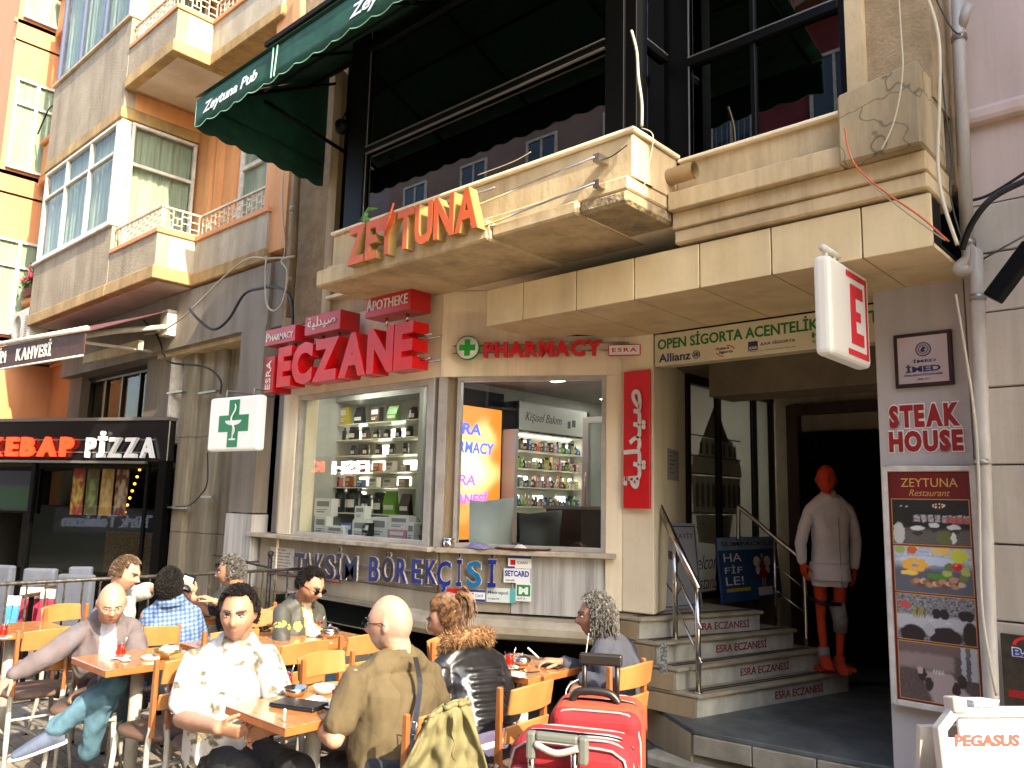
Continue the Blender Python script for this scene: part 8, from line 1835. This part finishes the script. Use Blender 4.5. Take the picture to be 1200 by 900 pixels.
# 5 -- bald man in the grey jacket, legs crossed
hd = ht(131, 707, 4.62); f5 = dirc(.50, .85, -.32); u5 = (UP-f5*UP.dot(f5)).normalized()
jk = vcmat('jacket_paint', .85, bump=.014)
def jacket(p, g, ft, rt_, upv, shc, hip):
    d = p-shc; a = d.dot(rt_); h = d.dot(upv); fr_ = d.dot(ft)
    nz = .03*noise.noise(p*16)
    if fr_ > .02 and abs(a+.0) < .042-.10*h*.6 and h < .09 and (p-g['eL']).length > .2: return (.36+nz, .37+nz, .44, 1)
    if .015 < (a-.145) < .05 and h > -.06: return (.09, .08, .09, 1)
    return (.092+nz*.4, .072+nz*.4, .074+nz*.4, 1)
jeans = mat('blue_jeans', '#456572', '#33505f', .9, 9, bump=.6, bscale=16)
J = dict(head=hd, f=f5, u=u5, neck=ht(126, 726, 4.74), sL=ht(157, 738, 4.80), sR=ht(97, 740, 4.68), eL=ht(163, 788, 4.62), eR=ht(55, 770, 4.50), wL=ht(108, 806, 4.50), wR=ht(16, 790, 4.40),
         dL=dirc(-1, .2, -.3), dR=dirc(-.6, .4, -.8), nR=dirc(-.5, .7, .5), hip=ht(128, 826, 4.82), fh=dirc(-.45, .8), kR=ht(134, 800, 4.42), kL=ht(118, 822, 4.36), aR=ht(62, 856, 4.28), aL=ht(103, 884, 4.40))
J['kR'], J['kL'] = J['kR'], J['kL']
p5, g, _ = person('bald man with glasses in a grey jacket and blue jeans, sitting with his legs crossed', J, fair, jk, jeans, voxel=.008, s=1.0, build=1.08, topcol=jacket, fold=.013, collar=True, face=dict(brow=(.25, .18, .13)), hands=((.45, 1), (.4, 1)), seed=15)
glasses(p5, g['head'], g['f'], g['u'], 1.0, MATS['grey_metal'], None, .0016)
shoe_b = mat('shoe_blue', '#4b5568', '#3c4456', .85, 14, bump=.15, bscale=120); solem = mat('sole_white', '#c9c6bf', rough=.6)
MB().tube([g['kR'].lerp(g['aR'], .8), g['aR']-UP*.04], [.040, .040], 12).build('sock', mat('sock_grey', '#6b6862', '#5d5a55', .9, 30), p5); shoe('shoe', shoe_b, p5, g['aR']+UP*.0, ht(26, 880, 4.20), solem); shoe('shoe', shoe_b, p5, V((g['aL'].x, g['aL'].y, .085)), ht(92, 902, 4.32), solem)
# 6 -- man in white leaning right, arm stretched out
hd = ht(147, 672, 5.55); f6 = dirc(.9, .1, -.28); u6 = (UP-f6*UP.dot(f6)).normalized()
wt = mat('white_tee', '#a29e9a', '#aaa6a2', .9, 8, bump=.1)
J = dict(head=hd, f=f6, u=u6, neck=ht(137, 692, 5.62), sL=ht(150, 698, 5.75), sR=ht(124, 706, 5.42), eL=ht(180, 690, 5.70), eR=ht(140, 745, 5.30), wL=ht(208, 684, 5.62), wR=ht(165, 760, 5.3),
         dL=dirc(1, .1, .05), dR=dirc(1, 0, 0), hip=ht(120, 780, 5.62), fh=dirc(.74, .3), kL=ht(165, 775, 5.6), kR=ht(155, 785, 5.3), aL=ht(165, 830, 5.6), aR=ht(155, 845, 5.3))
p6, g, _ = person('young brown haired man in white stretching out his arm towards a phone', J, fair, wt, mat('khaki', '#6f675a', '#625a4e', .9, 8), voxel=.010, sleeve='short', s=.98, build=.98, seed=21)
hairpiece(p6, g['head'], g['f'], g['u'], .98, lambda x, y, z: (z > .45 or (x < .2 and z > -.05) or (x < -.35 and z > -.3)) and not (x > .35 and z < .76), hair_b, .012, 1400, .016, .3, .3, 25, fringe=.6, lift=.35)
# 7 -- man in the blue checked shirt, from behind
hd = ht(198, 687, 5.15); f7 = dirc(-.35, -1, -.05); u7 = (UP-f7*UP.dot(f7)).normalized()
def check(p, g, ft, rt_, upv, shc, hip):
    d = p-shc; a = (d.dot(rt_)*38) % 1; b = (d.dot(upv)*38) % 1; t = (a < .5)+(b < .5); return [(.17, .23, .33, 1), (.06, .11, .22, 1), (.025, .055, .14, 1)][t]
J = dict(head=hd, f=f7, u=u7, neck=ht(200, 706, 5.15), sL=ht(173, 722, 5.12), sR=ht(227, 719, 5.22), eL=ht(168, 772, 5.15), eR=ht(240, 765, 5.35), wL=ht(180, 758, 5.5), wR=ht(232, 748, 5.6),
         dL=dirc(.2, -1, .1), dR=dirc(-.2, -1, .1), hip=ht(203, 800, 5.1), fh=dirc(-.3, -1), kL=ht(185, 790, 5.6), kR=ht(212, 790, 5.6), aL=ht(185, 840, 5.7), aR=ht(212, 840, 5.7))
p7, g, _ = person('dark haired man in a blue checked shirt seen from behind', J, tan, CLP, blackt, voxel=.008, s=.98, build=1.02, topcol=check, collar=True, fold=.004, seed=27)
hairpiece(p7, g['head'], g['f'], g['u'], .98, lambda x, y, z: (z > .45 or x < .2) and z > -.6 and not (x > .6 and z < .7), hair_k, .011, 1800, .015, .6, .25, 28, lift=.2)
# 8 -- grey haired man in black, holds the phone
hd = ht(271, 670, 6.0); f8 = dirc(-.97, .1, -.12); u8 = (UP-f8*UP.dot(f8)).normalized()
J = dict(head=hd, f=f8, u=u8, neck=ht(278, 689, 6.02), sL=ht(261, 700, 5.82), sR=ht(291, 697, 6.2), eL=ht(244, 716, 5.72), eR=ht(276, 728, 5.9), wL=ht(225, 700, 5.66), wR=ht(252, 705, 5.62),
         dL=dirc(-.5, .1, .9), dR=dirc(-.9, .1, .4), nL=dirc(.5, .7, .1), hip=ht(284, 766, 6.02), fh=dirc(-.9, .2), kL=ht(240, 770, 5.9), kR=ht(246, 764, 6.1), aL=ht(240, 815, 5.9), aR=ht(246, 812, 6.1))
p8, g, _ = person('grey haired man in a black T-shirt holding up a phone', J, tan, blackt, blackt, voxel=.009, s=.98, sleeve='short', build=1.05, face=dict(beard=(.3, .27, .25, .25)), hands=((.6, 1), (.5, 1)), seed=31)
hairpiece(p8, g['head'], g['f'], g['u'], .98, lambda x, y, z: (z > .55 or x < .1) and z > -.35 and not (x > .35 and z < .8), hair_g, .014, 1500, .02, .3, .5, 32, lift=.35)
glasses(p8, g['head']+g['u']*.055-g['f']*.004, g['f'], g['u'], .98, MATS['black_metal'], mat('dark_lens', '#15100d', rough=.1))
c = ht(219, 683, 5.62); F = frame(c, dirc(.95, -.2, -.35), dirc(.3, .1, 1)); ph = bx('mobile_phone', MATS['black_metal'], None, -.04, .04, -.06, .06, -.008, 0, F, label='mobile phone with a pale blue screen held up between two men', cat='phone', bevel=.003); bx('phone_screen', mat('phone_blue', '#5fb0e0', '#cfe6ee', .2, 30, emit=0), ph, -.034, .034, -.045, .045, .0003, .001, F)
# 9 -- young man in the dark bomber jacket
hd = ht(364, 686, 5.32); f9 = dirc(.80, .50, -.42); u9 = (UP-f9*UP.dot(f9)).normalized()
def bomber(p, g, ft, rt_, upv, shc, hip):
    d = p-shc; a = d.dot(rt_); h = d.dot(upv); fr_ = d.dot(ft)
    if fr_ > .02 and abs(a) < .030: return (.60, .52, .40, 1)
    if fr_ > .02 and abs(a) < .040: return (.35, .25, .05, 1)
    for c_, r_, col in ((g['sR'].lerp(g['eR'], .45), .06, (.40, .38, .05, 1)), (shc+rt_*.09-upv*.05+ft*.1, .03, (.5, .42, .05, 1)), (shc-rt_*.10-upv*.13+ft*.1, .022, (.45, .06, .05, 1)), (shc-rt_*.10-upv*.07+ft*.1, .022, (.5, .5, .46, 1))):
        if (p-c_).length < r_ and noise.noise(p*55) > (-.05 if r_ > .04 else -.4) and (fr_ > 0 or r_ > .04): return col
    return (.035, .034, .026, 1)
J = dict(head=hd, f=f9, u=u9, neck=ht(352, 705, 5.40), sL=ht(372, 716, 5.52), sR=ht(329, 718, 5.26), eL=ht(375, 752, 5.3), eR=ht(330, 762, 5.05), wL=ht(385, 760, 5.1), wR=ht(356, 768, 4.95),
         dL=dirc(1, .5, 0), dR=dirc(1, .3, 0), hip=ht(346, 800, 5.42), fh=dirc(.74, .5), kL=ht(398, 790, 5.25), kR=ht(385, 795, 5.05), aL=ht(395, 840, 5.25), aR=ht(388, 845, 5.05))
p9, g, _ = person('young man in sunglasses and a dark bomber jacket with yellow patches looking down', J, tan, vcmat('bomber_paint', .6, bump=.012), jeans, voxel=.009, s=.98, build=1.0, topcol=bomber, collar=True, fold=.006, face=dict(beard=(.05, .03, .02, .5)), seed=35)
hairpiece(p9, g['head'], g['f'], g['u'], .98, lambda x, y, z: (z > .5 or (x < .15 and z > .0) or (x < -.3 and z > -.3)) and not (x > .35 and z < .78), hair_k, .017, 1500, .02, .2, .4, 36, fringe=.7, lift=.5)
glasses(p9, g['head'], g['f'], g['u'], .98, MATS['black_metal'], MATS['dark_lens'])
# olive jacket over the chair at the front
jm = mat('olive_jacket', '#6a6340', '#5b5436', .9, 5, bump=.25, bscale=70)
A, B, C_, D_ = ht(500, 841, 3.02), ht(550, 822, 3.12), ht(438, 960, 2.90), ht(592, 960, 3.02)
def drape(u, v):
    t = A.lerp(B, u)+UP*(.018*math.sin(u*math.pi)-.015*(u < .06)); b = C_.lerp(D_, u); p = t.lerp(b, v); fl_ = .030*math.sin(u*13+v*1.5)*min(1, v*2.2)+.012*math.sin(u*31+v*4)*v+.04*noise.noise(Vector((u*7, v*6, 2))); back = dirc(0, 1); return p+back*(fl_+.03*math.sin(min(1, v*3)*math.pi/2))
oj = empty('jacket', (A.x, A.y, .4), 'olive green jacket draped over the chair back at the bottom centre', 'jacket')
grid('outer_cloth', 70, 50, drape, jm, oj, thick=.006); grid('inner_cloth', 40, 14, lambda u, v: drape(u, 0)-dirc(0, 1)*(.03+.05*v)-UP*(.28*v)+UP*.004, jm, oj, thick=.006)
MB().tube([drape(i/40, .012)+dirc(0, 1)*.006 for i in range(41)], .010, 8).build('collar_fold', jm, oj)
MB().tube([drape(.62+.02*math.sin(i), .1+.85*i/30)+dirc(0, 1)*.006 for i in range(31)], .004, 6).build('seam', jm, oj)
# mannequin on the steps
mo = mat('mannequin_orange', '#c9401a', '#bd3a16', .8, 6, bump=.1, bscale=90)
b0 = pt(975, 786, z=zL+.15); d0 = pj(b0)[2]
def mq(px, py, dd=0): return pt(px, py, d=d0+dd)
fm = dirc(-.30, 1, 0)
J = dict(head=mq(968, 562), f=fm, u=UP, neck=mq(971, 582), sL=mq(997, 601, .05), sR=mq(947, 600, -.03), eL=mq(1003, 637, .08), eR=mq(938, 637, -.05), wL=mq(1001, 665, .05), wR=mq(940, 658, -.03),
         dL=dirc(-.1, .1, -1), dR=dirc(.1, .1, -1), nL=dirc(1, .1, 0), nR=dirc(-1, .1, 0), hip=mq(972, 672), fh=fm, kL=mq(985, 727), kR=mq(962, 724), aL=mq(984, 774), aR=mq(966, 768, -.05))
J['t_L'] = dirc(-.2, 1, 0); J['t_R'] = dirc(.2, 1, 0)
pm, g, frm = person('orange faceless mannequin in a long white coat standing on the steps', J, tan, mat('coat_white', '#e0dad7', '#d4cdca', .85, 6, bump=.1), None, voxel=.009, s=.98, build=.80, headmat=mo, dress_len=.05, fold=.004, name='mannequin', cat='mannequin', hands=((.25, 1), (.25, 1)))
gsup = mat('grey_support', '#8b8783', '#7b7773', .9, 20, bump=.2, bscale=150)
MB().tube([g['hip'].lerp(g['kL'], .62), g['kL'], g['kL'].lerp(g['aL'], .28)], [.064, .058, .052], 14).build('knee_support', gsup, pm)
MB().tube([g['kR'].lerp(g['aR'], .78), g['aR']+UP*-.03], [.042, .050], 14).build('ankle_support', gsup, pm)
MB().tube([g['head']-UP*.115, g['neck']-UP*.0], [.062, .068], 16).build('neck_brace', mat('brace_beige', '#b09080', rough=.8), pm)
for sd, tx in (('L', 982), ('R', 956)): shoe('slipper', mo, pm, g['a'+sd], g['a'+sd]+fm*.15+dirc(.0, 1, 0)*.05)
q = MB(); q.box(-.13, .17, 0, .03, -.26, .06, frame((b0.x, b0.y, b0.z), dirc(1, 0, 0))); q.build('stand_plate', mo, pm, bevel=.005)
MB().tube([g['kR']+dirc(-1, 0, 0)*.10+UP*.16, g['kR']+UP*.12+fm*.07, g['kL']+UP*.13+fm*.08], .016, 6).build('strap', MATS['black_leather'], pm)
MB().tube([shc_ for shc_ in [frm[3]+frm[0]*.115-UP*.02, frm[3].lerp(g['hip'], .6)+frm[0]*.135, g['hip']+frm[0]*.16-UP*.1]], .003, 5).build('coat_seam', mat('seam_grey', '#8d8484', rough=.9), pm)
